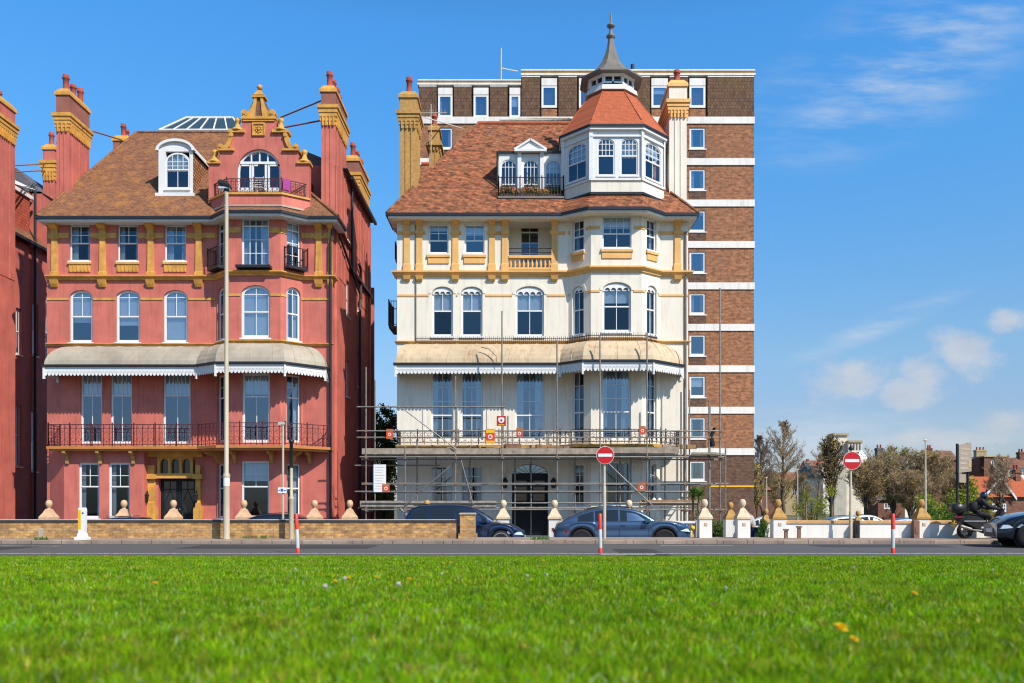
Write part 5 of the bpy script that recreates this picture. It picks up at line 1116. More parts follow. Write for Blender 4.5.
# ---- yellow brick wall
wt = thing('brick_wall', 'low yellow brick wall with dark coping running along the pavement', 'wall', (-15, 28.5, .12))
xw1 = X(457, 28.3); q = MB(); q.box(-45, xw1, 28.35, 28.6, .1, .66); q.build('wall', 'brick_yellow', wt)
q = MB(); q.box(-45, xw1, 28.31, 28.64, .66, .715); q.build('coping', 'coping_dark', wt); q = MB(); q.box(-45, xw1, 28.33, 28.62, .716, .735); q.build('coping_top', 'coping_pale', wt)
pt = thing('brick_pier', 'square yellow brick pier ending the low brick wall beside the navy car', 'pier', (X(468, 28.3), 28.4, .12))
a, b = X(460, 28.2), X(475, 28.2); q = MB(); q.box(a, b, 28.2, 28.66, .1, Z(514.5, 28.2)); q.build('shaft', 'brick_yellow', pt); q = MB(); q.box(a-.05, b+.05, 28.15, 28.71, .1, .28); q.build('plinth', 'brick_yellow', pt)
q = MB(); q.bev(a-.03, b+.03, 28.17, 28.69, Z(514.5, 28.2), Z(512.8, 28.2), .03); q.build('cap', 'canopy_grey', pt)
# ---- stone ball finials on piers
def finial_pier(px, Y, label, mat='stone_cast', zb=GZ, s=1., pier='white_wall', group='ball topped stone gate piers', w=None, plaque=False, zt=None):
    x = X(px, Y); zt = Z(519, Y) if zt is None else zt; t = thing('gate_pier', label, 'pier', (x, Y, zb), group); w = w or .21*s
    q = MB(); q.box(x-w, x+w, Y-w, Y+w, zb, zt); q.build('shaft', pier, t); 
    if plaque: q = MB(); q.box(x-.05, x+.05, Y-w-.015, Y-w, zt-.22, zt-.12); q.build('number_plaque', 'stone_cast', t)
    q = MB(); W_ = .25*s
    def sq(r, z): return [(x-r, Y-r, z), (x+r, Y-r, z), (x+r, Y+r, z), (x-r, Y+r, z)]
    q.loft([sq(W_, zt), sq(W_, zt+.07*s), sq(W_*.88, zt+.12*s), sq(W_*.62, zt+.22*s), sq(W_*.42, zt+.33*s), sq(W_*.3, zt+.37*s)], True, True)
    q.lathe(x, Y, [(.09*s, zt+.36*s), (.05*s, zt+.40*s), (.07*s, zt+.42*s), (.10*s, zt+.47*s), (.125*s, zt+.55*s), (.105*s, zt+.63*s), (.07*s, zt+.68*s), (.01*s, zt+.695*s)], 14); q.build('ball_finial', mat, t)
    return t
for i, (px, l) in enumerate(((49, 'far left'), (124, 'left of the ochre doorway'), (173.5, 'before the black double doors'), (244, 'beside the tall lamp post'), (314.5, 'right of the dark car roof'), (349.8, 'at the right corner of the red house'))):
    finial_pier(px, 34., 'terracotta ball finial '+l+', before the red house', s=1.06)
for px, l in ((427, 'yellow stone ball finial behind the navy car'), (503.4, 'pale stone ball finial left of the black arched door'), (554.5, 'white pier with stone ball finial right of the black arched door'), (629, 'stone ball finial behind the roof of the blue car')):
    finial_pier(px, 34., l, mat='stone_pale' if px > 430 else 'stone_ochre', s=1.06)
for px, l, mt, Yv in ((704.5, 'white pier with pale ball finial just right of the blue car', 'stone_pale', 28.9), (742.5, 'white pier with pale ball finial, left of the person in the garden', 'stone_pale', 28.9), (778, 'white pier with ochre ball finial where the long white wall begins', 'stone_ochre', 28.9), (921, 'white pier with ochre ball finial in the middle of the long white wall', 'stone_ochre', 28.9)):
    finial_pier(px, Yv, l, mat=mt, s=.94, zb=.1, w=.205, plaque=True)
finial_pier(730.5, 31.5, 'ochre topped ball finial pier set back between the two white piers', mat='stone_ochre', s=.9, zt=Z(519.5, 31.5), w=.22)
finial_pier(766, 36., 'small ochre ball finial above the hedge', mat='stone_ochre', s=.85, zt=Z(523, 36.))
finial_pier(858, 34., 'small ochre ball finial behind the long white wall', mat='stone_ochre', s=.75, zt=Z(524, 34.))
def gwall(x0, x1, Y, z0, z1, label, mats=('white_wall', 'coping_ochre'), th=.22):
    t = thing('garden_wall', label, 'wall', ((x0+x1)/2, Y, z0)); q = MB(); q.box(x0, x1, Y, Y+th, z0, z1); q.build('wall', mats[0], t); q = MB(); q.bev(x0, x1, Y-.04, Y+th+.04, z1, z1+.10, .02); q.build('coping', mats[1], t); return t
gwall(X(785, 28.8), X(914.6, 28.8), 28.8, .1, Z(523.5, 28.8), 'long low white wall with ochre coping left of its middle pier')
gwall(X(927.6, 28.8), X(1075, 28.8), 28.8, .1, Z(523.5, 28.8), 'low white wall with ochre coping behind the motor scooter')
gwall(-21.3, X(340, 34), 34.0, GZ, .28, 'low garden wall under the terracotta ball finials', mats=('white_wall', 'coping_pale'))
gwall(X(360, 34), X(495, 34), 34.0, GZ, .2, 'low garden wall behind the navy car', mats=('white_wall', 'coping_pale')); 
# short white balustrade by the blue car
t = thing('balustrade', 'short white balustrade behind the nose of the blue car', 'balustrade', (X(690, 32), 32, GZ)); q = MB(); a, b = X(660, 32), X(704, 32); q.box(a, b, 31.9, 32.15, Z(521, 32)-.08, Z(521, 32)); q.box(a, b, 31.92, 32.13, GZ, -.2)
for k in range(9): xx = a+(b-a)*(k+.5)/9; q.lathe(xx, 32.02, [(.05, -.2), (.09, -.05), (.09, .1), (.045, .3), (.06, Z(521, 32)-.08)], 8)
q.build('balusters', 'white_wall', t); q = MB(); q.box(a+.0, a+.3, 31.85, 32.2, GZ, Z(521, 32)+.02); q.build('end_post', 'white_wall', t); q = MB(); q.box(b-.3, b, 31.85, 32.2, GZ, Z(521, 32)+.02); q.build('end_post', 'white_wall', t)
# slim dark bollards
for px, l in ((786, 'left of a pair near the white pier'), (799, 'right of a pair near the white pier')):
    x = X(px, 28.3); h = Z(529 if px < 790 else 526, 28.3); q = MB(); q.box(x-.05, x+.05, 28.25, 28.35, .12, h-.05); q.box(x-.075, x+.075, 28.22, 28.38, h-.05, h)
    tag(q.build('bollard', 'render_brown', origin=(x, 28.3, .12)), 'short dark wooden bollard, '+l, 'bollard', 'short bollards before the white wall')
for px, l, w in ((856.5, 'dark slot shaped post beside the right no entry sign', .07), (915.5, 'dark brown post against the left side of the ochre topped middle pier', .09), (858.9, '', 0)):
    if not w: continue
    x = X(px, 28.6); q = MB(); q.bev(x-w, x+w, 28.5, 28.7, .12, .70, .02); q.fb(Fr((x, 28.5), (1, 0)), -w*.6, w*.6, .0, .02, .3, .5); tag(q.build('bollard', 'black_metal' if px < 900 else 'render_brown', origin=(x, 28.6, .12)), l, 'bollard', 'short bollards before the white wall')
# ---- marker posts
def marker(px, label, tilt=0):
    x, Y = X(px, 21.95), 21.95; t = thing('marker_post', label, 'post', (x, Y, 0), 'red and white marker posts at the lawn edge'); r = .046
    for nm, mt, z0, z1 in (('base_sleeve', 'reflect_red', 0, .13), ('shaft', 'frame_grey', .13, .60), ('top_sleeve', 'reflect_red', .60, .985)):
        q = MB(); q.lathe(x, Y, [(r*(1.02 if 'sleeve' in nm else 1), z0), (r*(1.02 if 'sleeve' in nm else 1), z1-.01), (r*.85, z1)], 14); q.build(nm, mt, t)
    t.rotation_euler = (0, tilt, 0); return t
marker(298, 'red and white marker post before the red house, leaning left', -.045); marker(600.5, 'red and white marker post before the blue car', -.015); marker(893, 'red and white marker post before the long white wall', .0)
# ---- keep left bollard
t = thing('traffic_bollard', 'white traffic bollard with a yellow panel before the brick wall', 'bollard', (X(82.5, 27.4), 27.4, .12)); x, Y = X(82.5, 27.4), 27.4
q = MB(); q.bev(x-.19, x+.19, Y-.15, Y+.15, .12, .21, .03); q.build('base', 'sign_white', t)
q = MB(); q.loft([[(x-w, Y-d, z), (x+w, Y-d, z), (x+w, Y+d, z), (x-w, Y+d, z)] for w, d, z in ((.13, .11, .21), (.12, .10, .3), (.09, .08, .34), (.105, .08, .5), (.105, .08, 1.05), (.085, .07, 1.12))], True, True); q.build('body', 'sign_white', t)
q = MB(); q.box(x-.10, x-.01, Y-.087, Y-.0805, .45, 1.05); q.build('panel', 'sign_yellow', t); q = MB(); q.tube([(x+.05, Y-.08, .95), (x+.05, Y-.09, .95)], .03, 10); q.build('lamp', 'sign_blue', t)
x = X(41, 27.6); q = MB(); q.bev(x-.05, x+.05, 27.55, 27.65, .12, .47, .02); tag(q.build('marker_stub', 'galv', origin=(x, 27.6, .12)), 'short grey post stub on the pavement at the far left', 'post')
def weeds(px, Y, n, w, label, cat='weeds'):
    q = MB(); x0 = X(px, Y); rr = random.Random(int(px))
    for k in range(n):
        x = x0+rr.uniform(-w, w); y = Y+rr.uniform(-.05, .1); a = rr.uniform(0, 2*pi); h = rr.uniform(.04, .15); l = rr.uniform(-.06, .06); q.add([(x-.012*cos(a), y-.012*sin(a), .11), (x+.012*cos(a), y+.012*sin(a), .11), (x+l+.015, y, .11+h*.6), (x+l, y, .11+h)], [(0, 1, 2, 3)])
    tag(q.build('weed_tuft', 'leaf_green', origin=(x0, Y, .12)), label, cat)
leafy('leaf_green', (.04, .11, .015), (.11, .2, .03)); leafy('leaf_bright', (.16, .24, .02), (.40, .42, .05), trans=.4); leafy('leaf_brown', (.34, .24, .06), (.42, .34, .09), trans=.3); leafy('leaf_dark', (.03, .06, .015), (.07, .11, .02)); leafy('leaf_spring', (.20, .22, .03), (.30, .30, .05), trans=.4)
weeds(40, 27.35, 60, .2, 'tuft of weeds at the foot of the grey post stub'); weeds(540, 27.5, 130, .3, 'tuft of weeds on the pavement edge before the black door'); weeds(255, 28.25, 60, .4, 'thin weeds at the foot of the brick wall beside the lamp post')
# ---- lamp posts and signs
def lamp_post(px, Y, ytop, label, r0=.10, r1=.06, ysw=476, mat='pole_cream', head=True, zb=.12, group='lamp posts along the street'):
    x = X(px, Y); t = thing('street_lamp', label, 'street lamp', (x, Y, zb), group); zt = Z(ytop, Y); zw = Z(ysw, Y)
    q = MB(); q.lathe(x, Y, [(r0*1.15, zb), (r0*1.15, zb+.05), (r0, zb+.08), (r0, zw-.1), (r0*1.12, zw-.06), (r0*1.12, zw), (r1*1.15, zw+.08), (r1, zt)], 14); q.build('pole', mat, t)
    return t, x, zt
t, x, zt = lamp_post(226.5, 27.8, 191, 'tall cream lamp post rising before the red house', ysw=475); Y = 27.8
q = MB(); q.lathe(x, Y, [(.07, zt-.02), (.09, zt+.02), (.05, zt+.08)], 10); q.loft([[(x+.05-.0+dx*w-.1, Y+dy*w*.8, z+dx*w*(-.35)) for dx, dy in ((-1, -1), (1, -1), (1, 1), (-1, 1))] for w, z in ((.06, zt+.08), (.17, zt+.12), (.19, zt+.2), (.12, zt+.3))], True, True); q.build('lamp_head', 'black_metal', t)
q = MB(); q.box(x-.22, x+.12, Y-.12, Y+.12, zt+.05, zt+.1); q.build('lamp_glass', 'lamp_glass', t)
q = MB(); z0 = Z(486, Y); q.lathe(x, Y, [(.103, z0), (.103, z0+.3)], 14); q.build('number_band', 'sign_white', t)
# pole with dark upper section
Y = 27.9; x = X(291.3, Y); t = thing('signal_pole', 'stout pole with a dark upper section beside the thin camera mast', 'pole', (x, Y, .12)); zt = Z(443, Y); zm = Z(500, Y)
q = MB(); q.lathe(x, Y, [(.075, .12), (.075, zm), (.085, zm+.02), (.085, zm+.08), (.05, zm+.12), (.05, Z(468, Y))], 12); q.build('pole', 'pole_cream', t)
q = MB(); q.lathe(x, Y, [(.05, Z(468, Y)), (.06, Z(468, Y)+.03), (.055, zt), (.09, zt+.02), (.09, zt+.1), (.02, zt+.12)], 12); q.build('upper_section', 'black_metal', t)
Y = 29.0; x = X(283, Y); t = thing('camera_mast', 'thin cream mast with a small white and blue plate halfway up', 'mast', (x, Y, GZ)); zt = Z(424, Y)
q = MB(); q.lathe(x, Y, [(.04, GZ), (.035, zt)], 10); q.build('pole', 'pole_cream', t); q = MB(); q.box(x-.14, x+.05, Y-.06, Y+.06, zt-.02, zt+.06); q.box(x-.13, x-.06, Y-.1, Y-.06, zt-.04, zt+.04); q.build('camera', 'coping_pale', t)
q = MB(); z0, z1 = Z(493, Y), Z(487.5, Y); q.bev(x-.15, x+.13, Y-.065, Y-.045, z0, z1, .01); q.build('plate', 'sign_white', t); q = MB(); q.box(x-.06, x+.02, Y-.07, Y-.066, z0+.05, z1-.04); q.box(x-.13, x-.08, Y-.07, Y-.066, z0+.07, z1-.08); q.box(x+.04, x+.11, Y-.07, Y-.066, z0+.07, z1-.08); q.build('plate_mark', 'sign_blue', t)
def no_entry(px, py, Y, label, zb, swy, rr=.3, cap=False):
    x = X(px, Y); zc = Z(py, Y); t = thing('no_entry_sign', label, 'road sign', (x, Y, zb), 'no entry signs on poles')
    q = MB(); zs = Z(swy, Y); q.lathe(x-.02, Y, [(.055, zb), (.055, zs), (.04, zs+.04), (.036, zc+rr+(.1 if cap else .02))], 12); q.build('pole', 'pole_cream', t)
    fr = Fr((x, Y-.06), (1, 0)); q = MB(); q.disc(fr, 0, zc, rr, 0, .012, 36); f = q.build('sign_face', 'sign_white', t)
    q = MB(); q.disc(fr, 0, zc, rr-.012, .013, .016, 36); q.build('red_disc', 'sign_red', t)
    q = MB(); q.fb(fr, -rr*.78, rr*.78, .017, .020, zc-rr*.17, zc+rr*.17); q.build('white_bar', 'sign_white', t)
    if cap: q = MB(); q.lathe(x, Y, [(.08, zc+rr+.05), (.09, zc+rr+.12), (.03, zc+rr+.2)], 8); q.build('lamp', 'black_metal', t)
no_entry(605, 455.3, 28.1, 'red and white no entry sign before the cream house', .12, 487, .285); no_entry(851.3, 460.7, 28.3, 'red and white no entry sign above the long white wall', .12, 512, .29, True)
# direction board seen on two posts
t = thing('direction_board', 'tall brown board of pale writing strips on two dark posts, turned almost edge on', 'road sign', (X(964, 29.5), 29.5, .1)); Y0, Y1 = 29.2, 29.9
a, b = X(957.5, Y0), X(970, Y1); fr = between((a, Y0), (b, Y1)); q = MB()
q.plate(fr, [(0, Z(473, 29.4)), (fr.L, Z(471, 29.6)), (fr.L, Z(442, 29.6)), (0, Z(445.5, 29.4))], 0, .05); bd = q.build('board', 'sign_brown', t)
for k in range(5):
    q = MB(); z = Z(449+4.8*k, 29.5); q.fb(fr, fr.L*.08, fr.L*.08+fr.L*(.8, .6, .75, .5, .7)[k], .05, .056, z-.035, z+.03); q.build('text_strip', 'canopy_grey', t)
q = MB(); q.fb(fr, fr.L*.72, fr.L*.98, .05, .058, Z(467, 29.5), Z(459, 29.5)); q.build('olive_patch', 'stucco_tan', t)
q = MB(); q.fb(fr, .02, fr.L*.55, 0, .05, Z(482.5, 29.3), Z(474, 29.3)); q.build('lower_plate', 'sign_brown', t)
for f_, yy in ((.12, 444), (.96, 442)): q = MB(); p = fr.p(fr.L*f_, -.06, 0); q.lathe(p[0], p[1], [(.045, -.5), (.045, Z(yy, 29.5))], 8); q.build('post', 'black_metal', t)
# ================================================================ SCAFFOLD
def scaffold():
    Y = 37.7; YB = 38.7; T = thing('scaffold', 'steel tube scaffold with timber decks round the lower floors of the cream house', 'scaffold', (1, Y, GZ))
    r = .031
    def tube(nm, pts, rr=r, mt='steel'): q = MB(); q.tube(pts, rr, 8); return q.build(nm, mt, T)
    fp = [(366, 367, Y), (405, 446, Y), (455.5, 376, Y), (502, 311, Y), (557, 340, Y), (600, 336, Y), (647, 332, Y), (685, 388, Y), (709, 400, Y), (720, 288, Y), (375, 380, YB), (417, 440, YB), (436, 452, YB), (531, 450, YB), (575, 452, YB), (631, 450, YB), (689.5, 390, YB+.1), (725.5, 442, Y-.5), (710, 405, YB), (470, 445, YB), (515, 448, YB), (620, 446, YB), (665, 440, YB), (681, 392, Y+.15), (649.5, 400, YB+.1)]
    for px, pt, yy in fp: x = X(px, yy); o = tube('standard', [(x, yy, GZ), (x, yy, Z(pt, yy))]); q = MB(); q.box(x-.08, x+.08, yy-.08, yy+.08, GZ-.003, GZ+.01); q.build('base_plate', 'steel_rust', o)
    for py, p0, p1, yy in ((407, 357, 505, Y), (431, 357, 722, Y), (437.5, 357, 722, Y), (457, 360, 724, Y), (465.5, 355, 440, YB), (483.5, 362, 728, Y), (491.5, 355, 700, Y), (509.5, 362, 726, Y), (507.5, 400, 700, YB), (457, 362, 722, YB), (431, 362, 470, YB), (484.5, 362, 716, YB), (492, 362, 700, YB), (459.5, 362, 718, Y+.5), (503, 362, 700, Y)):
        tube('ledger', [(X(p0, yy), yy-.05, Z(py, yy)), (X(p1, yy), yy-.05, Z(py, yy))])
    for px in (366, 405, 455.5, 502, 557, 600, 647, 685, 720):
        for py in (458.2, 510.5): x = X(px, Y)+.06; tube('transom', [(x, Y-.35, Z(py, Y)-.02), (x, YB+.25, Z(py, Y)-.02)])
    for (a, b, ya, yb) in ((402, 456, 408, 449), (457, 404, 460, 506), (461, 473, 460, 504), (609, 652, 464, 505), (652, 642, 505, 518), (400, 410, 508, 518)):
        tube('brace', [(X(a, Y-.1), Y-.1, Z(ya, Y-.1)), (X(b, Y-.1), Y-.1, Z(yb, Y-.1))], .024)
    for px, pt, yy in fp[:10]:
        for py in (431, 437.5, 457, 483.5, 509.5):
            if py > pt+4 : x = X(px, yy); q = MB(); z = Z(py, yy); q.box(x-.05, x+.05, yy-.09, yy+.05, z-.05, z+.05); q.build('coupler', 'steel_rust', T)
    rr = random.Random(4)
    for z0, xs0, xs1 in ((Z(456, Y)+.03, 364, 719), (Z(509, Y)+.03, 358, 700)):
        for k in range(6 if z0 > 2 else 4):
            x = X(xs0, Y); yy = Y+.05+k*.24
            while x < X(xs1, Y): l = rr.uniform(2.6, 3.9); x2 = min(x+l, X(xs1, Y)); q = MB(); q.box(x, x2-.02, yy, yy+.225, z0+rr.uniform(0, .008), z0+.045); q.build('deck_board', 'board_wood', T); x = x2
    # toe boards on edge
    for z0, xs0, xs1, mt in ((Z(456, Y)+.08, 362, 500, 'board_wood'), (Z(456, Y)+.08, 500, 600, 'board_wood'), (Z(455.5, Y)+.1, 600, 680, 'board_wood'), (Z(508.5, Y)+.08, 360, 497, 'board_wood'), (Z(508, Y)+.1, 640, 702, 'toe_wood')):
        q = MB(); q.box(X(xs0, Y), X(xs1, Y)-.03, Y-.02, Y+.02, z0, z0+.25); q.build('toe_board', mt, T)
    for k in range(3):
        q = MB(); q.box(X(690, Y)+.05*k, X(722, Y)-.1*k, Y-.5+.25*k, Y-.29+.25*k, Z(455, Y)+.04*k, Z(455, Y)+.04*k+.038)
        q.build('loose_board', 'board_wood', T)
    q = MB(); p = [(X(713, Y), Y+.1, Z(446, Y)), (X(711, Y), Y, Z(436, Y)), (X(715, Y), Y+.05, Z(428, Y))]; q.tube(p, .13, 7, r2=.07); q.build('rolled_netting', 'cloth_black', T)
    for k in range(24):
        a_, b_ = (560, 690) if k < 14 else (418, 552); x = rr.uniform(X(a_, YB), X(b_, YB)); q = MB(); q.box(x, x+rr.uniform(.2, .9), YB-.1+rr.uniform(-.1, .1), YB+.1, Z(450, YB)+.05, Z(450, YB)+rr.uniform(.12, .28)); q.build('spare_board', ('toe_wood', 'board_wood', 'steel_rust')[k % 3], T)
    return T
scaffold()
def warn(px, py0, py1, w, Y, label, top='toe_wood', body='sign_orange'):
    x = X(px, Y); z0, z1 = Z(py1, Y), Z(py0, Y); hw = w*Y/F/2; t = thing('warning_sign', label, 'sign', (x, Y, z0), 'small warning signs tied to the scaffold'); h = z1-z0
    q = MB(); q.box(x-hw, x+hw, Y-.01, Y+.01, z0, z1); q.build('board', body, t)
    q = MB(); q.box(x-hw*.94, x+hw*.94, Y-.014, Y-.011, z1-h*.27, z1-h*.04); q.build('top_strip', top, t); q = MB(); q.box(x-hw*.94, x+hw*.94, Y-.014, Y-.011, z0+h*.04, z0+h*.18); q.build('bottom_strip', top, t)
    q = MB(); q.disc(Fr((x, Y-.011), (1, 0)), 0, z0+h*.46, hw*.5, 0, .004, 14); q.build('symbol', 'sign_white', t)
    q = MB(); q.disc(Fr((x, Y-.016), (1, 0)), 0, z0+h*.46, hw*.3, 0, .003, 10); q.build('symbol_centre', 'sign_orange', t)
YS = 37.58
for a in ((389.5, 429, 439, 6.5, 'orange warning sign on the upper rail at the left end of the scaffold'), (386, 484, 492, 7, 'orange warning sign beside the white notice board'), (490.3, 429, 443.3, 9, 'yellow topped warning sign left of the red square board', 'sign_yellow'), (519.5, 428, 438, 6.5, 'orange warning sign before the first floor window above the black door'), (642.5, 426, 434.5, 6.5, 'orange warning sign on the upper rail before the bay'), (641.6, 482.5, 491.5, 7, 'dark orange warning sign low on the scaffold right of the no entry sign')):
    warn(a[0], a[1], a[2], a[3], YS, a[4], *(a[5:]))
Y = 37.55; x = X(501.3, Y); z0, z1 = Z(426, Y), Z(416, Y); t = thing('contractor_board', 'red square board with a white shield shaped mark on a scaffold pole', 'sign', (x, Y, z0))
h = (z1-z0); q = MB(); q.box(x-h*.46, x+h*.46, Y-.012, Y+.012, z0, z1); q.build('board', 'sign_red', t); fr = Fr((x, Y-.013), (1, 0)); zc = z0+h*.56
q = MB(); q.plate(fr, [(-h*.3, zc+h*.24), (-h*.3, zc), (-h*.2, zc-h*.2), (0, zc-h*.28), (h*.2, zc-h*.2), (h*.3, zc), (h*.3, zc+h*.24), (h*.12, zc+h*.30), (-h*.12, zc+h*.30)][::-1], 0, .004); q.build('shield_mark', 'sign_white', t)
q = MB(); q.disc(fr, 0, zc, h*.12, .005, .008, 12); q.build('red_dot', 'sign_red', t); q = MB(); q.fb(fr, -h*.3, h*.3, 0, .005, z0+h*.07, z0+h*.15); q.build('lower_strip', 'sign_yellow', t)
Y = 37.6; a, b, z0, z1 = X(373, Y), X(386, Y), Z(492, Y), Z(464.5, Y); t = thing('notice_board', 'tall white notice board with thin lines of print hung on the scaffold', 'sign', ((a+b)/2, Y, z0))
q = MB(); q.box(a, b, Y-.01, Y+.01, z0, z1); q.build('board', 'sign_white', t); q = MB(); q.box(a, a+.03, Y-.013, Y-.0105, z0, z1); q.build('blue_edge', 'sign_blue', t)
q = MB()
for k in range(9): zz = z1-.12-k*.115; q.box(a+.08, b-.06-.05*(k % 3), Y-.013, Y-.0105, zz-.008, zz+.008)
q.build('print_lines', 'canopy_grey', t)
# white sacks on the lower deck
for k, px in enumerate((654, 659.5)):
    Yk = 38.1; x = X(px, Yk); q = MB(); z0 = Z(504, Yk); q.lathe(x, Yk, [(.08, z0), (.12, z0+.06), (.11, z0+.16), (.06, z0+.24), (.03, z0+.27), (.045, z0+.32)], 10); tag(q.build('sack', 'sign_white', origin=(x, Yk, z0)), 'white tied sack on the lower scaffold deck, '+('left' if k == 0 else 'right')+' of two', 'sack', 'sacks on the scaffold deck')
# ================================================================ VEHICLES
def car(name, label, x0, Y, z, L, H, W, paint_, profile, cabin, wx, wr, dirn=1, group=None, rim='rim_dark', detail=True, cat='car'):
    """x0: tail (dirn=1 drives to +x). profile: upper edge of the lower body [(x,z)], cabin: [(x,z)] roof line, all in car lengths/metres"""
    t = thing(name, label, cat, (x0+dirn*L/2, Y, z), group)
    def P(x, y, zz): return (x0+dirn*x, Y+y, z+zz)
    sill = .24; hw = W/2; R_ = wr+.06
    def smooth(pts, n=3):
        for _ in range(n):
            o = [pts[0]]
            for a, b in zip(pts, pts[1:]): o += [(a[0]*.75+b[0]*.25, a[1]*.75+b[1]*.25), (a[0]*.25+b[0]*.75, a[1]*.25+b[1]*.75)]
            pts = o+[pts[-1]]
        return pts
    def interp(pts, x):
        if x <= pts[0][0]: return pts[0][1]
        for a, b in zip(pts, pts[1:]):
            if x <= b[0]: return a[1]+(b[1]-a[1])*(x-a[0])/max(1e-6, b[0]-a[0])
        return pts[-1][1]
    top = smooth(profile, 2); cb = smooth(cabin, 1); zb = cabin[0][1]
    def bot(x):
        z_ = sill+.10*max(0, (.25-x)/.25)+.04*max(0, (x-L+.3)/.3)
        for c in wx:
            if abs(x-c) < R_: z_ = max(z_, wr+sqrt(R_*R_-(x-c)**2))
        return z_
    def hwx(x): 
        f = max(0, (x-(L-.85))/.85); r_ = max(0, (.6-x)/.6); return hw-.30*f**2.6-.16*r_**2.6
    xs_ = sorted(set([round(.02+(L-.04)*k/46, 4) for k in range(47)]+[round(c+R_*f, 4) for c in wx for f in (-1.001, -.97, -.9, -.75, -.5, -.25, 0, .25, .5, .75, .9, .97, 1.001)]))
    SEC = ((0, .055), (.10, .022), (.30, .006), (.52, .022), (.66, .028), (.80, .004), (.90, .012), (.96, .04), (1.0, .10))
    m = MB(); rs = []
    for x in xs_:
        h_ = hwx(x); zb_, zt__ = bot(x), interp(top, x); ring_ = []
        for s_ in (-1, 1):
            q_ = [P(x, s_*(h_-i_), zb_+(zt__-zb_)*t_) for t_, i_ in SEC]+[P(x, s_*h_*.5, zt__+.025)]
            ring_ += q_ if s_ < 0 else q_[::-1]
        rs.append(ring_)
    m.loft(rs, False, False, True)
    for r_ in (rs[0], rs[-1]): m.add(r_, [tuple(range(len(r_)))])
    m.loft([[r_[0] for r_ in rs], [r_[-1] for r_ in rs]])
    def hwz(zz): return hw-.115-(zz-zb)*.36
    xa0, xb0 = cabin[0][0], cabin[-1][0]; rs = []
    for k in range(41):
        x = xa0+(xb0-xa0)*k/40; zr_ = max(zb+.004, interp(cb, x)); f = max(0, (x-(xb0-1.0))/1.0); g_ = max(0, (xa0+.6-x)/.6); pin = .10*f*f+.06*g_*g_; hh = zr_-zb; ring_ = []
        for s_ in (-1, 1):
            q_ = [P(x, s_*(hwz(zb+hh*t_)-pin-i_), zb-.01+hh*(t_-d_)) for t_, i_, d_ in ((0, 0, 0), (.5, 0, 0), (.86, 0, 0), (.95, .02, 0), (1, .09, .012), (1, .3, -.012))]; ring_ += q_ if s_ < 0 else q_[::-1]
        rs.append(ring_)
    m.loft(rs, False, False, True)
    body = m.build('body', paint_, t)
    # dark arches and underside
    q = MB()
    for c in wx:
        for s in (-1, 1): q.add([P(c+(wr+.05)*cos(a), s*(hw-.16), wr+(wr+.05)*sin(a)) for a in [2*pi*k/20 for k in range(20)]], [tuple(range(20))])
    q.add([P(.1, -hw+.1, sill), P(L-.1, -hw+.1, sill), P(L-.1, hw-.1, sill), P(.1, hw-.1, sill)], [(0, 1, 2, 3)]); 
    q.hexa([P(wx[0]+wr+.1, -hw+.02, sill-.03), P(wx[1]-wr-.1, -hw+.02, sill-.03), P(wx[1]-wr-.1, hw-.02, sill-.03), P(wx[0]+wr+.1, hw-.02, sill-.03), P(wx[0]+wr+.08, -hw+.02, sill+.06), P(wx[1]-wr-.08, -hw+.02, sill+.06), P(wx[1]-wr-.08, hw-.02, sill+.06), P(wx[0]+wr+.08, hw-.02, sill+.06)])
    q.build('underbody', 'plastic_black', t)
    # side glass: follows the cabin, split by pillars
    def roofz(x):
        top = [p for p in cb if p[1] > zb+.01 or p in (cb[0], cb[-1])]
        for i in range(len(cb)-1):
            a, b = cb[i], cb[i+1]
            if min(a[0], b[0]) <= x <= max(a[0], b[0]) and abs(a[0]-b[0]) > 1e-6: return a[1]+(b[1]-a[1])*(x-a[0])/(b[0]-a[0])
        return zb
    xa, xb = cabin[0][0]+(.62 if L > 4.8 else .22), cabin[-1][0]-.30
    cuts = [xa+(xb-xa)*k for k in ((0, .24, .58, 1.0))]
    for s in (-1, 1):
        for i in range(3):
            g0, g1 = cuts[i]+.03, cuts[i+1]-.03; pts = [(g0, zb+.03), (g1, zb+.03)]
            for k in range(9): x = g1+(g0-g1)*k/8; pts.append((x, max(zb+.04, interp(cb, x)-.10)))
            q = MB(); q.add([P(x, s*(hwz(zz)+.007-.10*max(0, (x-(xb0-1.0)))**2-.16*max(0, (xa0+.6-x))**2), zz) for x, zz in pts], [tuple(range(len(pts)))]); q.build('side_window', 'car_glass', t)
    # windscreen and rear screen
    for nm, i0 in (('rear_window', 0), ('windscreen', -1)):
        a, b = cabin[i0], cabin[2 if i0 == 0 else -3]
        q = MB(); rr_ = []
        for k in range(7):
            x = a[0]+(b[0]-a[0])*(.10+.72*k/6); z__ = interp(cb, x)+.014; w_ = hwz(z__)-.16; rr_.append([P(x, y, z__-.012*abs(y/w_)) for y in (-w_, -w_*.5, 0, w_*.5, w_)])
        q.loft(rr_, smooth=True); q.build(nm, 'car_glass', t)
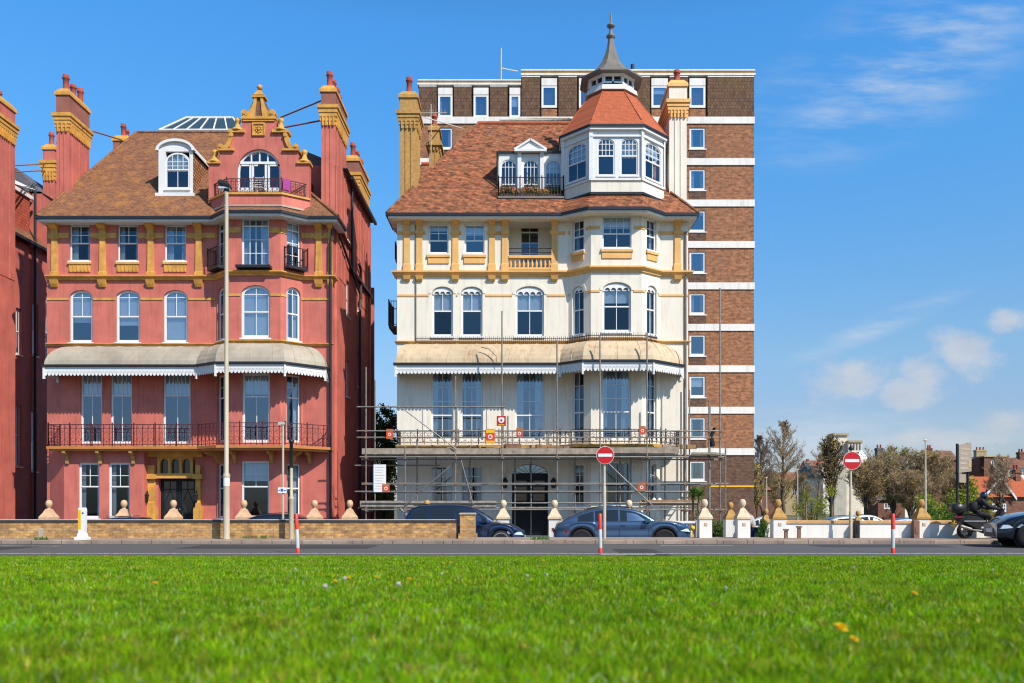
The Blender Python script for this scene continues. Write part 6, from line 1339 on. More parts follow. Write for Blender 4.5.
    for c in wx:
        for s in (-1, 1):
            w = MB(); yo, yi = s*(hw-.015), s*(hw-.23)
            prof = [(wr-.09, yo), (wr-.02, yo-s*.0), (wr, yo-s*.04), (wr, yi+s*.03), (wr-.03, yi), (wr*.4, yi)]
            n = 28; rings = [[P(c+r_*cos(2*pi*k/n), y, wr+r_*sin(2*pi*k/n)) for k in range(n)] for r_, y in prof]; w.loft(rings, True, True, True)
            wo = w.build('wheel', 'tyre', t)
            q = MB(); rr_ = wr-.085; R1 = [[P(c+r_*cos(2*pi*k/n), yo+s*d, wr+r_*sin(2*pi*k/n)) for k in range(n)] for r_, d in ((rr_+.01, .004), (rr_-.02, .006), (rr_-.03, -.03))]; q.loft(R1, True)
            for k in range(10):
                a = 2*pi*k/10; b = a+.13; q.add([P(c+.05*cos(a-.3), yo-s*.012, wr+.05*sin(a-.3)), P(c+.05*cos(b+.3), yo-s*.012, wr+.05*sin(b+.3)), P(c+(rr_-.01)*cos(b), yo+s*.0, wr+(rr_-.01)*sin(b)), P(c+(rr_-.01)*cos(a-.05), yo, wr+(rr_-.01)*sin(a-.05))], [(0, 1, 2, 3)])
            q.add([P(c+.07*cos(2*pi*k/12), yo+s*.002, wr+.07*sin(2*pi*k/12)) for k in range(12)], [tuple(range(12))]); q.build('rim', rim, wo)
    q = MB()
    for c in wx:
        for s in (-1, 1):
            A_ = [(c+(R_+.0)*cos(a), wr+(R_+.0)*sin(a)) for a in [pi*k/14 for k in range(15)]]; B_ = [(c+(R_+.05)*cos(a), wr+(R_+.05)*sin(a)) for a in [pi*k/14 for k in range(15)]]
            q.loft([[P(x, s*(hwx(x)-.0), z_) for x, z_ in A_], [P(x, s*(hwx(x)+.006), z_) for x, z_ in B_]])
    q.build('arch_trim', 'plastic_black' if detail and L > 4.4 else paint_, t)
    if detail:
        zh = profile[-1][1]; zt_ = profile[0][1]
        for s in (-1, 1):
            q = MB(); y0 = s*(hw-.015); y1 = s*(hw-.45); zc = zh-.10
            q.hexa([P(L-.62, s*(hw-.045), zc+.02), P(L-.06, s*(hw-.14), zc-.03), P(L-.02, y1, zc-.04), P(L-.5, y1, zc), P(L-.62, s*(hw-.05), zc+.11), P(L-.14, s*(hw-.16), zc+.08), P(L-.10, y1, zc+.07), P(L-.5, y1, zc+.12)]); q.build('headlight', 'lamp_glass', t)
            q = MB(); q.hexa([P(-.01, s*(hw-.25), zt_+.02) if False else P(-.01, s*(hw-.25), zt_+.02), P(.48, s*(hw+.004), zt_+.02), P(.48, s*(hw-.05), zt_+.02), P(.1, s*(hw-.5), zt_+.02), P(-.01, s*(hw-.25), zt_+.15), P(.48, s*(hw+.004), zt_+.15), P(.48, s*(hw-.05), zt_+.15), P(.1, s*(hw-.5), zt_+.15)]); q.build('tail_light', 'tail_glass', t)
            q = MB(); xm = xb0-.42; q.loft([[P(xm+dx, s*(hw+o), zb+dz) for dx, dz in ((-.09, 0), (.11, .02), (.09, .14), (-.08, .15))] for o in (-.04, .06, .16)], True, True); q.build('wing_mirror', paint_, t)
            for xx in (cuts[1]+.15, cuts[2]+.02): q = MB(); q.hexa([P(xx, s*(hw-.005), zb-.13), P(xx+.2, s*(hw-.005), zb-.13), P(xx+.2, s*(hw-.03), zb-.13), P(xx, s*(hw-.03), zb-.13), P(xx, s*(hw+.02), zb-.10), P(xx+.2, s*(hw+.02), zb-.10), P(xx+.2, s*(hw-.03), zb-.09), P(xx, s*(hw-.03), zb-.09)]); q.build('door_handle', paint_, t)
        for xx in [cuts[1], cuts[2], cuts[3]-.05]:
            q = MB()
            for s in (-1, 1): q.tube([P(xx, s*(hw-.0), zb-.22), P(xx, s*(hw-.002), sill+.22)], .006, 4)
            q.build('door_seam', 'plastic_black', t)
        q = MB(); q.hexa([P(L-.05, -.5, .3), P(L+.0, -.45, .3), P(L+.0, .45, .3), P(L-.05, .5, .3), P(L-.07, -.5, zh-.22), P(L-.02, -.45, zh-.22), P(L-.02, .45, zh-.22), P(L-.07, .5, zh-.22)]); q.build('grille', 'plastic_black', t)
        q = MB(); q.hexa([P(L-.01, -.26, .42), P(L+.015, -.26, .42), P(L+.015, .26, .42), P(L-.01, .26, .42), P(L-.01, -.26, .53), P(L+.012, -.26, .53), P(L+.012, .26, .53), P(L-.01, .26, .53)]); q.build('number_plate', 'sign_white', t)
        for s in (-1, 1):
            q = MB(); q.tube([P(p[0], s*(hwz(p[1])-.12), p[1]+.02) for p in cabin[2:-2]], .014, 5); q.build('roof_rail', 'plastic_black', t)
    return t
# blue coupe-roofed off-roader
Yc = 32.0; xt = X(552.5, Yc); Lc = X(687.5, Yc)-xt
car('parked_car', 'blue sloping roofed sports utility car parked before the cream house', xt, Yc, GZ, Lc, 1.6, 1.95, 'car_blue',
    [(.04, .62), (.10, .92), (.30, 1.03), (1.4, 1.05), (2.6, 1.05), (3.5, 1.07), (4.2, 1.03), (4.7, .95), (4.88, .80)], [(.22, 1.0), (.62, 1.22), (1.2, 1.44), (1.7, 1.54), (2.3, 1.56), (2.85, 1.5), (3.25, 1.34), (3.72, 1.03)], (X(580, Yc)-xt, X(660.5, Yc)-xt), .385, group='cars parked before the houses')
Yc = 31.4; xt = X(403, Yc); Lc = X(525, Yc)-xt
car('parked_car', 'dark navy sports utility car half hidden by the brick pier', xt, Yc, GZ+.02, Lc, 1.6, 1.88, 'car_navy',
    [(.03, .6), (.08, .9), (.2, 1.0), (1.4, 1.03), (2.9, 1.03), (3.5, .98), (4.05, .86), (4.28, .68)], [(.12, .98), (.24, 1.34), (.45, 1.56), (1.0, 1.62), (2.0, 1.62), (2.5, 1.55), (2.92, 1.32), (3.35, 1.0)], (.82, X(501.5, Yc)-xt), .36, group='cars parked before the houses', rim='rim_alloy')
for px, w, zz, l, mt in ((289, 4.2, -.50, 'black car seen only as a roof over the brick wall right of the lamp post', 'car_black'), (137, 4.2, -.62, 'dark car whose roof barely shows over the brick wall before the ochre doorway', 'car_navy')):
    Yc = 32.2; car('parked_car', l, X(px, Yc)-2.1, Yc, zz, 4.2, 1.42, 1.75, mt, [(.03, .6), (.1, .85), (1.5, .92), (3.2, .9), (3.9, .78), (4.15, .6)], [(.3, .88), (.8, 1.25), (1.2, 1.36), (2.0, 1.4), (2.5, 1.34), (3.25, .88)], (.75, 3.4), .32, group='cars parked before the houses')
for px, Yc, w, zz, l, mt in ((776, 46, 4.2, -.78, 'silver blue car parked behind the ochre topped pier', 'car_silver'), (850.5, 46, 4.0, -.78, 'pale silver car parked behind the right no entry sign', 'car_silver'), (868, 52, 4.0, -.80, 'white car beyond the silver one behind the long white wall', 'car_white'), (905, 50, 3.9, -.95, 'bright blue car roof showing above the long white wall', 'car_bright')):
    car('parked_car', l, X(px, Yc)-w/2, Yc, zz, w, 1.42, 1.75, mt, [(.03, .6), (.1, .85), (1.5, .92), (3.0, .9), (3.7, .78), (w-.05, .6)], [(.3, .88), (.8, 1.25), (1.2, 1.38), (1.9, 1.42), (2.3, 1.36), (3.05, .88)], (.72, w-.82), .31, group='cars in the side street')
# black car driving in from the right
Yc = 25.0; L_ = 4.3; xn = X(1014, Yc-.9)
bc = car('moving_car', 'black car on the road cut off by the right edge, facing left', xn+L_, Yc, 0.0, L_, 1.5, 1.8, 'car_black',
    [(.03, .65), (.08, .92), (.25, 1.0), (1.3, 1.02), (2.9, 1.02), (3.4, .98), (3.95, .86), (4.25, .66)], [(.12, .98), (.35, 1.2), (.7, 1.42), (1.2, 1.5), (1.9, 1.52), (2.4, 1.45), (2.75, 1.26), (3.2, .99)], (.80, 3.52), .34, dirn=-1, cat='car'); bc.rotation_euler = (0, 0, radians(-12))
# ================================================================ FIGURES
def skin(name, mat, verts, edges, radii, parent, levels=2, root=0):
    o0 = WORLD[parent.name]; me = bpy.data.meshes.new(name); me.from_pydata([(v[0]-o0[0], v[1]-o0[1], v[2]-o0[2]) for v in verts], edges, [])
    o = bpy.data.objects.new(name, me); COL.objects.link(o); md = o.modifiers.new('s', 'SKIN'); 
    for i, v in enumerate(me.skin_vertices[0].data):
        r = radii[i]; v.radius = (r, r) if not isinstance(r, tuple) else r; v.use_root = (i == root)
    md.use_smooth_shade = True; s = o.modifiers.new('d', 'SUBSURF'); s.levels = levels; s.render_levels = levels
    dg = bpy.context.evaluated_depsgraph_get(); nm = bpy.data.meshes.new_from_object(o.evaluated_get(dg)); bpy.data.objects.remove(o)
    nm.name = name; nm.materials.clear(); nm.materials.append(MATS[mat]); nm.polygons.foreach_set('use_smooth', [True]*len(nm.polygons))
    r = bpy.data.objects.new(name, nm); COL.objects.link(r); r.parent = parent; WORLD[r.name] = o0; return r
def hand(o, d, up, parent, mat, s=1., curl=.6):
    """palm with four unequal fingers and a side thumb; o wrist, d direction"""
    o = Vector(o); d = Vector(d).normalized(); up = Vector(up).normalized(); sd = d.cross(up).normalized(); V = [o, o+d*.045*s, o+d*.085*s]; E = [(0, 1), (1, 2)]; R = [.026*s, .034*s, .032*s]
    for k, l in enumerate((.070, .080, .074, .058)):
        b = o+d*.085*s+sd*(.024-.016*k)*s; i = len(V); V += [b, b+(d*.55-up*curl*.3)*l*s*.9, b+(d*.75-up*curl)*l*s]; E += [(2, i), (i, i+1), (i+1, i+2)]; R += [.010*s, .009*s, .008*s]
    b = o+d*.03*s+sd*.035*s; i = len(V); V += [b, b+(d*.6+sd*.6-up*.3)*.04*s, b+(d+sd*.3-up*.6)*.06*s]; E += [(1, i), (i, i+1), (i+1, i+2)]; R += [.012*s, .011*s, .009*s]
    return [tuple(v) for v in V], E, R
# rider on a scooter facing right, on the pavement
Ys = 28.15; xs0 = X(963, Ys); zs = .125
T = thing('motor_scooter', 'black motor scooter with top box, red tail light and chrome exhaust facing right', 'scooter', (xs0+.7, Ys, zs)); wr = .27
def SP(x, y, z): return (xs0+x, Ys+y, zs+z)
for cx_ in (0, 1.38):
    w = MB(); n = 24; w.loft([[SP(cx_+r_*cos(2*pi*k/n), y, wr+r_*sin(2*pi*k/n)) for k in range(n)] for r_, y in ((wr-.1, -.05), (wr-.03, -.065), (wr, -.03), (wr, .03), (wr-.03, .065), (wr-.1, .05))], True, False, True)
    wo = w.build('wheel', 'tyre', T); q = MB()
    for k in range(6): a = pi*k/3; q.tube([SP(cx_, 0, wr), SP(cx_+.18*cos(a), 0, wr+.18*sin(a))], .014, 4)
    q.tube([SP(cx_, -.08, wr), SP(cx_, .08, wr)], .05, 8); q.build('rim', 'rim_alloy', wo)
q = MB(); sec = lambda x, w, z0, z1: [SP(x, -w, z0+.04), SP(x, -w*.6, z0), SP(x, w*.6, z0), SP(x, w, z0+.04), SP(x, w, z1-.05), SP(x, w*.6, z1), SP(x, -w*.6, z1), SP(x, -w, z1-.05)]
q.loft([sec(*a) for a in ((-.34, .03, .66, .74), (-.22, .1, .60, .80), (0, .15, .50, .84), (.3, .17, .34, .82), (.55, .17, .22, .78), (.72, .16, .16, .42), (.95, .15, .14, .36), (1.08, .17, .16, .80), (1.2, .18, .35, 1.0), (1.3, .15, .5, 1.02), (1.38, .05, .62, .92))], True, True); q.build('fairing', 'plastic_black', T)
q = MB(); q.loft([sec(*a) for a in ((-.2, .1, .80, .87), (.0, .15, .82, .90), (.3, .16, .80, .86), (.58, .13, .76, .82))], True, True, True); q.build('seat', 'cloth_black', T)
q = MB(); q.loft([sec(*a) for a in ((-.5, .14, .92, 1.14), (-.44, .2, .90, 1.2), (-.26, .22, .88, 1.24), (-.08, .2, .90, 1.2), (-.03, .14, .94, 1.12))], True, True, True); q.build('top_box', 'black_metal', T)
q = MB(); q.box(*sorted((xs0-.51, xs0-.40)), Ys-.1, Ys+.1, zs+1.02, zs+1.1); q.build('box_reflector', 'tail_glass', T)
q = MB(); q.tube([SP(-.25, 0, .82), SP(-.2, 0, .92)], .04, 6); q.tube([SP(0, -.1, .3), SP(-.2, -.1, .62)], .03, 6); q.tube([SP(.55, 0, .3), SP(.0, 0, wr)], .05, 6); q.build('rack_and_frame', 'black_metal', T)
q = MB(); q.loft([sec(-.36, .05, .70, .76), sec(-.25, .11, .70, .79), sec(-.12, .155, .72, .77)], True, True); q.build('tail_light', 'tail_glass', T)
q = MB(); q.tube([SP(.5, -.16, .28), SP(.2, -.18, .30), SP(.12, -.2, .33)], .03, 8); q.tube([SP(.12, -.2, .33), SP(-.25, -.22, .44)], .055, 10); q.build('exhaust', 'steel', T)
q = MB(); q.fb(Fr((xs0+.25, Ys-.175), (1, 0)), -.35, .4, 0, .004, zs+.60, zs+.625); q.fb(Fr((xs0+.6, Ys-.175), (1, 0)), -.12, .2, .0, .006, zs+.36, zs+.42); q.build('silver_stripe', 'lamp_glass', T)
q = MB(); q.box(xs0-.42, xs0-.40, Ys-.09, Ys+.09, zs+.42, zs+.58); q.tube([SP(-.3, 0, .7), SP(-.41, 0, .5)], .02, 5); q.build('number_plate', 'sign_yellow', T)
for s in (-1, 1): q = MB(); q.ball(SP(-.38, s*.13, .52), .03, 8, 6); q.build('indicator', 'orange_glass', T)
q = MB(); q.tube([SP(1.12, -.34, 1.06), SP(1.16, -.2, 1.08), SP(1.2, 0, 1.04), SP(1.16, .2, 1.08), SP(1.12, .34, 1.06)], .017, 6)
for s in (-1, 1): q.tube([SP(1.16, s*.2, 1.08), SP(1.2, s*.28, 1.28)], .01, 5); q.ball(SP(1.2, s*.3, 1.3), .06, 8, 6)
q.tube([SP(1.2, 0, 1.0), SP(1.38, 0, wr)], .035, 6); q.build('handlebar', 'black_metal', T)
q = MB(); q.loft([[SP(1.28-.25*k/4+.0, y, 1.0+.34*k/4) for y in (-.17+.01*k, -.06, .06, .17-.01*k)] for k in range(5)]); q.build('windshield', 'car_glass', T)
def RP(x, y, z): return SP(x, y, z if z < .9 else .87+(z-.9)*.86)
Rd = thing('person', 'person in black riding gear and dark helmet seated on the scooter', 'person', RP(.45, 0, .0))
V = [RP(.38, 0, .90), RP(.42, 0, 1.08), RP(.50, 0, 1.28), RP(.57, 0, 1.42), RP(.62, 0, 1.50), RP(.66, 0, 1.60)]; E = [(0, 1), (1, 2), (2, 3), (3, 4), (4, 5)]; Rr = [(.18, .15), (.17, .14), (.20, .15), (.16, .13), .06, .085]
for s in (-1, 1):
    i = len(V); V += [RP(.55, s*.19, 1.40), RP(.72, s*.27, 1.18), RP(.98, s*.33, 1.10), RP(1.08, s*.33, 1.09)]; E += [(3, i), (i, i+1), (i+1, i+2), (i+2, i+3)]; Rr += [.095, .075, .056, .04]
    i = len(V); V += [RP(.42, s*.11, .88), RP(.80, s*.19, .80), RP(.84, s*.19, .42), RP(.80, s*.19, .24)]; E += [(0, i), (i, i+1), (i+1, i+2), (i+2, i+3)]; Rr += [.12, .095, .065, .048]
    i = len(V); V += [RP(.88, s*.19, .20), RP(.98, s*.19, .19)]; E += [(i-1, i), (i, i+1)]; Rr += [.045, .035]
body = skin('body', 'cloth_black', V, E, Rr, Rd)
for s in (-1, 1): v, e, r = hand(RP(1.06, s*.33, 1.09), (1, 0, 0), (0, 0, 1), Rd, 'cloth_black', 1., 1.0); skin('glove', 'cloth_black', v, e, r, Rd, 1)
q = MB(); c = RP(.68, 0, 1.62); q.lathe(c[0], c[1], [(.09, c[2]-.13), (.125, c[2]-.08), (.135, c[2]), (.125, c[2]+.07), (.09, c[2]+.12), (.03, c[2]+.145), (.005, c[2]+.147)], 18); h = q.build('helmet', 'car_black', Rd)
q = MB(); q.loft([[(c[0]+(.137+.006)*cos(a), c[1]+.137*sin(a), c[2]+dz) for a in [(-.9+1.8*k/8) for k in range(9)]] for dz in (-.035, .0, .04)], smooth=True); q.build('visor', 'lamp_glass', h)
q = MB(); q.loft([sec(.22, .12, .98, 1.24), sec(.30, .16, .94, 1.30), sec(.40, .15, .96, 1.30)], True, True, True); 
Bp = tag(q.build('backpack', 'cloth_black', origin=SP(.3, 0, 1.0)), 'dark backpack worn by the scooter rider', 'backpack')
for o_ in (T, Rd, Bp): o_.scale = (.92, .92, .92)
Bp.location.z -= .09
# person leaning over in the front garden
Yp = 31.; xp = X(751.5, Yp); zg = GZ
def PP(x, y, z): return (xp+x, Yp+y, zg+z)
Pn = thing('person', 'person in grey top and navy trousers stooping beside the white pier', 'person', (xp, Yp, zg))
V = [PP(.05, 0, .80), PP(.03, 0, .95), PP(-.02, 0, 1.12), PP(-.08, 0, 1.24), PP(-.12, 0, 1.29), PP(-.17, 0, 1.36)]; E = [(0, 1), (1, 2), (2, 3), (3, 4), (4, 5)]; Rr = [(.15, .12), (.14, .11), (.16, .12), (.13, .1), .05, .07]
for s in (-1, 1):
    i = len(V); V += [PP(-.06, s*.17, 1.22), PP(-.10, s*.22, .96), PP(-.26, s*.18, .80), PP(-.30, s*.17, .77)]; E += [(3, i), (i, i+1), (i+1, i+2), (i+2, i+3)]; Rr += [.06, .048, .036, .028]
    i = len(V); V += [PP(.05, s*.09, .78), PP(-.02+.1*s, s*.1, .44), PP(.06+.14*s, s*.1, .08)]; E += [(0, i), (i, i+1), (i+1, i+2)]; Rr += [.085, .06, .04]
    i = len(V); V += [PP(-.08+.14*s, s*.1, .04)]; E += [(i-1, i)]; Rr += [.035]
skin('body', 'skin', V, E, Rr, Pn)
Vt = V[1:5]; skin('top', 'cloth_grey', [PP(.04, 0, .86), PP(.03, 0, .95), PP(-.02, 0, 1.12), PP(-.075, 0, 1.23), PP(-.06, -.17, 1.22), PP(-.10, -.22, .96), PP(-.06, .17, 1.22), PP(-.10, .22, .96)], [(0, 1), (1, 2), (2, 3), (3, 4), (4, 5), (3, 6), (6, 7)], [(.165, .13), (.16, .125), (.175, .135), (.14, .11), .075, .062, .075, .062], Pn)
skin('trousers', 'cloth_navy', [PP(.05, 0, .84), PP(.05, -.09, .76), PP(-.12, -.1, .44), PP(-.08, -.1, .1), PP(.05, .09, .76), PP(.08, .1, .44), PP(.2, .1, .1)], [(0, 1), (1, 2), (2, 3), (0, 4), (4, 5), (5, 6)], [(.165, .135), .1, .075, .06, .1, .075, .06], Pn)
for s in (-1, 1): v, e, r = hand(PP(-.29, s*.17, .775), (-.8, 0, -.5), (0, 0, 1), Pn, 'skin', .95, .6); skin('hand', 'skin', v, e, r, Pn, 1)
q = MB(); c = PP(-.19, 0, 1.42); q.ball(c, .095, 14, 10, 1.18); hd = q.build('head', 'skin', Pn)
q = MB(); q.loft([[(c[0]+r_*cos(a)+.012, c[1]+r_*sin(a), z) for a in [2*pi*k/14 for k in range(14)]] for r_, z in ((.093, c[2]-.02), (.106, c[2]+.03), (.094, c[2]+.075), (.06, c[2]+.108), (.01, c[2]+.122))], True, True, True); q.build('hair', 'hair', hd)
q = MB(); q.lathe(c[0]-.094, c[1], [(.006, c[2]+.015), (.012, c[2]-.008), (.014, c[2]-.018), (.004, c[2]-.024)], 8); q.box(c[0]-.094, c[0]-.078, c[1]-.022, c[1]+.022, c[2]-.05, c[2]-.042)
for s in (-1, 1): q.ball((c[0]-.086, c[1]+s*.034, c[2]+.012), .011, 8, 6); q.ball((c[0], c[1]+s*.094, c[2]), .022, 8, 6, 1.4)
q.build('face_features', 'skin', hd)
# ================================================================ TREES AND BUSHES
def quads_mesh(name, centers, size, mat, parent=None, origin=None, rng=None, aspect=1., droop=None):
    n = len(centers); rng = rng or np.random.default_rng(1); o0 = WORLD.get(parent.name, (0, 0, 0)) if parent is not None else (origin or (0, 0, 0))
    c = np.asarray(centers, float)-np.array(o0); a = rng.normal(size=(n, 3)); a /= np.linalg.norm(a, axis=1)[:, None]; b = rng.normal(size=(n, 3)); b -= (a*b).sum(1)[:, None]*a; b /= np.linalg.norm(b, axis=1)[:, None]
    s = size*(.6+.8*rng.random((n, 1))); a = a*s*aspect; b = b*s/aspect*.6
    V = np.stack([c-a, c+b, c+a, c-b], 1).reshape(-1, 3); me = bpy.data.meshes.new(name); me.vertices.add(4*n); me.vertices.foreach_set('co', V.astype(np.float32).ravel())
    me.loops.add(4*n); me.loops.foreach_set('vertex_index', np.arange(4*n, dtype=np.int32)); me.polygons.add(n); me.polygons.foreach_set('loop_start', np.arange(0, 4*n, 4, dtype=np.int32))
    me.materials.append(MATS[mat]); me.update(calc_edges=True); me.validate(); o = bpy.data.objects.new(name, me); COL.objects.link(o)
    if parent is not None: o.parent = parent
    else: o.location = o0
    WORLD[o.name] = o0; return o
def segs_mesh(name, segs, mat, parent):
    """thin twigs as three-sided tapering sticks, all in one mesh"""
    S_ = np.array([(*a, *b, r0, r1) for a, b, r0, r1 in segs]); n = len(S_); o0 = np.array(WORLD[parent.name]); A = S_[:, :3]-o0; B = S_[:, 3:6]-o0; d = B-A; d /= np.linalg.norm(d, axis=1)[:, None]+1e-9
    ref = np.where(np.abs(d[:, 2:3]) < .9, np.array([[0, 0, 1.]]), np.array([[0, 1., 0]])); e = np.cross(d, ref); e /= np.linalg.norm(e, axis=1)[:, None]; g = np.cross(d, e); V = []
    for P, r in ((A, S_[:, 6:7]), (B, S_[:, 7:8])):
        for k in range(3): V.append(P+e*r*cos(2*pi*k/3)+g*r*sin(2*pi*k/3))
    V = np.stack(V, 1).reshape(-1, 3); me = bpy.data.meshes.new(name); me.vertices.add(6*n); me.vertices.foreach_set('co', V.astype(np.float32).ravel())
    L = ((np.arange(n)*6)[:, None]+np.array([[0, 1, 4, 3, 1, 2, 5, 4, 2, 0, 3, 5]])).ravel(); me.loops.add(12*n); me.loops.foreach_set('vertex_index', L.astype(np.int32)); me.polygons.add(3*n); me.polygons.foreach_set('loop_start', np.arange(0, 12*n, 4, dtype=np.int32))
    me.materials.append(MATS[mat]); me.update(calc_edges=True); me.validate(); o = bpy.data.objects.new(name, me); COL.objects.link(o); o.parent = parent; WORLD[o.name] = tuple(o0); return o
def tree(label, px, Y, ytop, width_px, leaf=None, leafn=0, leafs=.12, seed=1, spread=.55, trunk_frac=.2, leaders=1, lat=46, sub=8, tw_=5, angle=38, tmat='bark', twmat='twig', group='trees beyond the white wall', zb=-.7, r0=None, name='bare_tree', rmin=.012, fill=1.0, low=.2):
    """leaders rise from the trunk, each with side branches, sub-branches and twigs"""
    rr = random.Random(seed); x = X(px, Y); H_ = Z(ytop, Y)-zb; Wd = width_px*Y/F/2; t = thing(name, label, 'tree', (x, Y, zb), group); r0 = r0 or H_*.02; big = []; tw = []; tips = []
    p0 = Vector((x, Y, zb)); fork = p0+Vector((rr.gauss(0, .05), 0, H_*trunk_frac))
    def jit(v, s): return Vector((v.x+rr.gauss(0, s), v.y+rr.gauss(0, s), v.z+rr.gauss(0, s)))
    def path(a, b, n, s, ra, rb, out, lift=0):
        P_ = [a]; 
        for k in range(1, n+1):
            f = k/n; q_ = a.lerp(b, f)+Vector((0, 0, lift*f*f)); P_.append(jit(q_, s*(b-a).length/n) if k < n else q_)
        for k in range(n): out.append((tuple(P_[k]), tuple(P_[k+1]), max(rmin, ra+(rb-ra)*k/n), max(rmin, ra+(rb-ra)*(k+1)/n)))
        return P_
    if leaders > 1: path(p0, fork, 3, .06, r0, r0*.85, big)
    for ld in range(leaders):
        if leaders == 1: top = p0+Vector((rr.gauss(0, .02)*H_, 0, H_)); st = p0
        else:
            a = 2*pi*(ld+rr.uniform(-.3, .3))/leaders; ro = Wd*rr.uniform(.25, .75)*(0 if ld == 0 else 1); top = p0+Vector((cos(a)*ro, sin(a)*ro, H_*(1-.30*(ro/Wd)**2)*rr.uniform(.88, 1.0 if ld else 1.0))); st = fork
        P_ = path(st, top, 9, .10, r0*(1 if leaders == 1 else .62), rmin*1.2, big); Lh = top.z-st.z
        nl = max(8, lat//leaders) if leaders > 1 else lat
        for k in range(nl):
            f = (low if leaders == 1 else .12)+(1-(low if leaders == 1 else .12))*((k+rr.random())/nl)**.85; f = min(.985, f); i0 = min(8, int(f*9)); b0 = P_[i0].lerp(P_[i0+1], f*9-i0); hz = (b0.z-zb)/H_
            wid = Wd*max(.10, min(1, (1-hz)*2.0))**.75*(.55+.45*min(1, hz*3))*rr.uniform(.6, 1.12)*fill*(1 if leaders == 1 else .62); a = rr.uniform(0, 2*pi); ang = radians(angle*rr.uniform(.7, 1.25)); d = Vector((cos(a), sin(a), 0)); l = wid; e = b0+d*l+Vector((0, 0, l/math.tan(ang)*.9)); 
            if e.z > zb+H_: e.z = zb+H_*rr.uniform(.93, 1)
            rb = max(rmin, r0*.30*(1-.75*hz)); Q_ = path(b0, e, 4, .12, rb, rmin, tw, 0)
            for m_ in range(sub):
                g = rr.uniform(.2, 1.0); i1 = min(3, int(g*4)); c0 = Q_[i1].lerp(Q_[i1+1], g*4-i1); dd = (e-b0).normalized(); sd = Vector((rr.gauss(0, 1), rr.gauss(0, 1), rr.gauss(.35, .6))).normalized(); dl = (dd*.75+sd*.75).normalized()*l*rr.uniform(.28, .55)*(1.15-.5*g); c1 = c0+dl
                if c1.z > zb+H_: c1.z = zb+H_
                R_ = path(c0, c1, 3, .12, rmin*1.25, rmin, tw)
                for w_ in range(tw_):
                    h = rr.uniform(.15, 1); i2 = min(2, int(h*3)); t0 = R_[i2].lerp(R_[i2+1], h*3-i2); sd = Vector((rr.gauss(0, 1), rr.gauss(0, 1), rr.gauss(.5, .7))).normalized(); t1 = t0+(dl.normalized()*.7+sd*.8).normalized()*max(.25, dl.length*rr.uniform(.25, .6)); tw.append((tuple(t0), tuple(t1), rmin, rmin*.6)); tips.append(tuple(t1)); tips.append(tuple(t0))
    q = MB()
    for a, b, ra, rb in big: q.tube([a, b], ra, 7, r2=rb, caps=False)
    q.build('trunk', tmat, t); segs_mesh('crown', tw, twmat, t)
    if leaf and leafn:
        rng = np.random.default_rng(seed); T = np.array(tips)[rng.integers(0, len(tips), leafn)]+rng.normal(0, .16, (leafn, 3)); quads_mesh('leaves', T, leafs, leaf, t, rng=rng)
    return t
def bush(label, px, Y, py0, py1, wpx, mat, n=1500, s=.1, seed=1, group=None, zb=None, lumps=9, name='shrub', asp=1.2, depth=None, stems=True):
    rng = np.random.default_rng(seed); x = X(px, Y); z1 = Z(py0, Y); z0 = Z(py1, Y) if zb is None else zb; w = wpx*Y/F/2; dp = depth or w*.8
    t = thing(name, label, 'shrub', (x, Y, z0), group); L = []; per = n//lumps
    for k in range(lumps):
        cx_, cy_, cz = x+rng.uniform(-.72, .72)*w, Y+rng.uniform(-.6, .6)*dp, z0+(z1-z0)*rng.uniform(.15, .78); r = w*rng.uniform(.25, .5); h = (z1-z0)*rng.uniform(.18, .30)
        d = rng.normal(size=(per, 3)); d /= np.linalg.norm(d, axis=1)[:, None]; rad = rng.random((per, 1))**.35*(1+.25*rng.random((per, 1))); L.append(np.array([[cx_, cy_, cz]])+d*rad*np.array([[r, r, h]]))
    P = np.concatenate(L); P = P[(P[:, 2] > z0) & (P[:, 2] < z1+.15)]
    quads_mesh('foliage', P, s, mat, t, rng=rng, aspect=asp)
    if stems:
        q = MB(); rr = random.Random(seed)
        for k in range(7): a = rr.uniform(-.5, .5)*w; q.tube([(x+a*.3, Y, z0), (x+a*.7, Y+rr.uniform(-.2, .2), z0+(z1-z0)*.4), (x+a*1.3, Y+rr.uniform(-.3, .3)*dp, z0+(z1-z0)*.75)], .03, 5, r2=.012)
        q.build('stems', 'bark', t)
    return t
def spiky(label, px, Y, ytop, zb, n=40, l=.7, mat='leaf_bright', seed=1, trunk=.5, heads=1, name='cordyline', w=.03, spreadx=.3):
    rr = random.Random(seed); x = X(px, Y); t = thing(name, label, 'palm', (x, Y, zb)); zt = Z(ytop, Y)-l*.55; q = MB(); g = MB()
    for h in range(heads):
        hx = x+(h-(heads-1)/2)*spreadx; hz = zt-.15*abs(h-(heads-1)/2); q.tube([(x, Y, zb), ((x+hx)/2, Y, (zb+hz)/2), (hx, Y, hz)], .07, 7, r2=.05)
        for k in range(n):
            a = rr.uniform(0, 2*pi); e = rr.uniform(-.15, 1.35); L_ = l*rr.uniform(.7, 1.1); d = Vector((cos(a)*cos(e), sin(a)*cos(e), sin(e))); s = Vector((-sin(a), cos(a), 0))*w; p = Vector((hx, Y, hz)); m1 = p+d*L_*.55; m2 = p+d*L_-Vector((0, 0, L_*.28*cos(e)))
            g.add([p-s*.5, p+s*.5, m1+s, m2, m1-s], [(0, 1, 2, 4), (4, 2, 3)])
    q.build('trunk', 'bark_pale', t); g.build('fronds', mat, t); return t
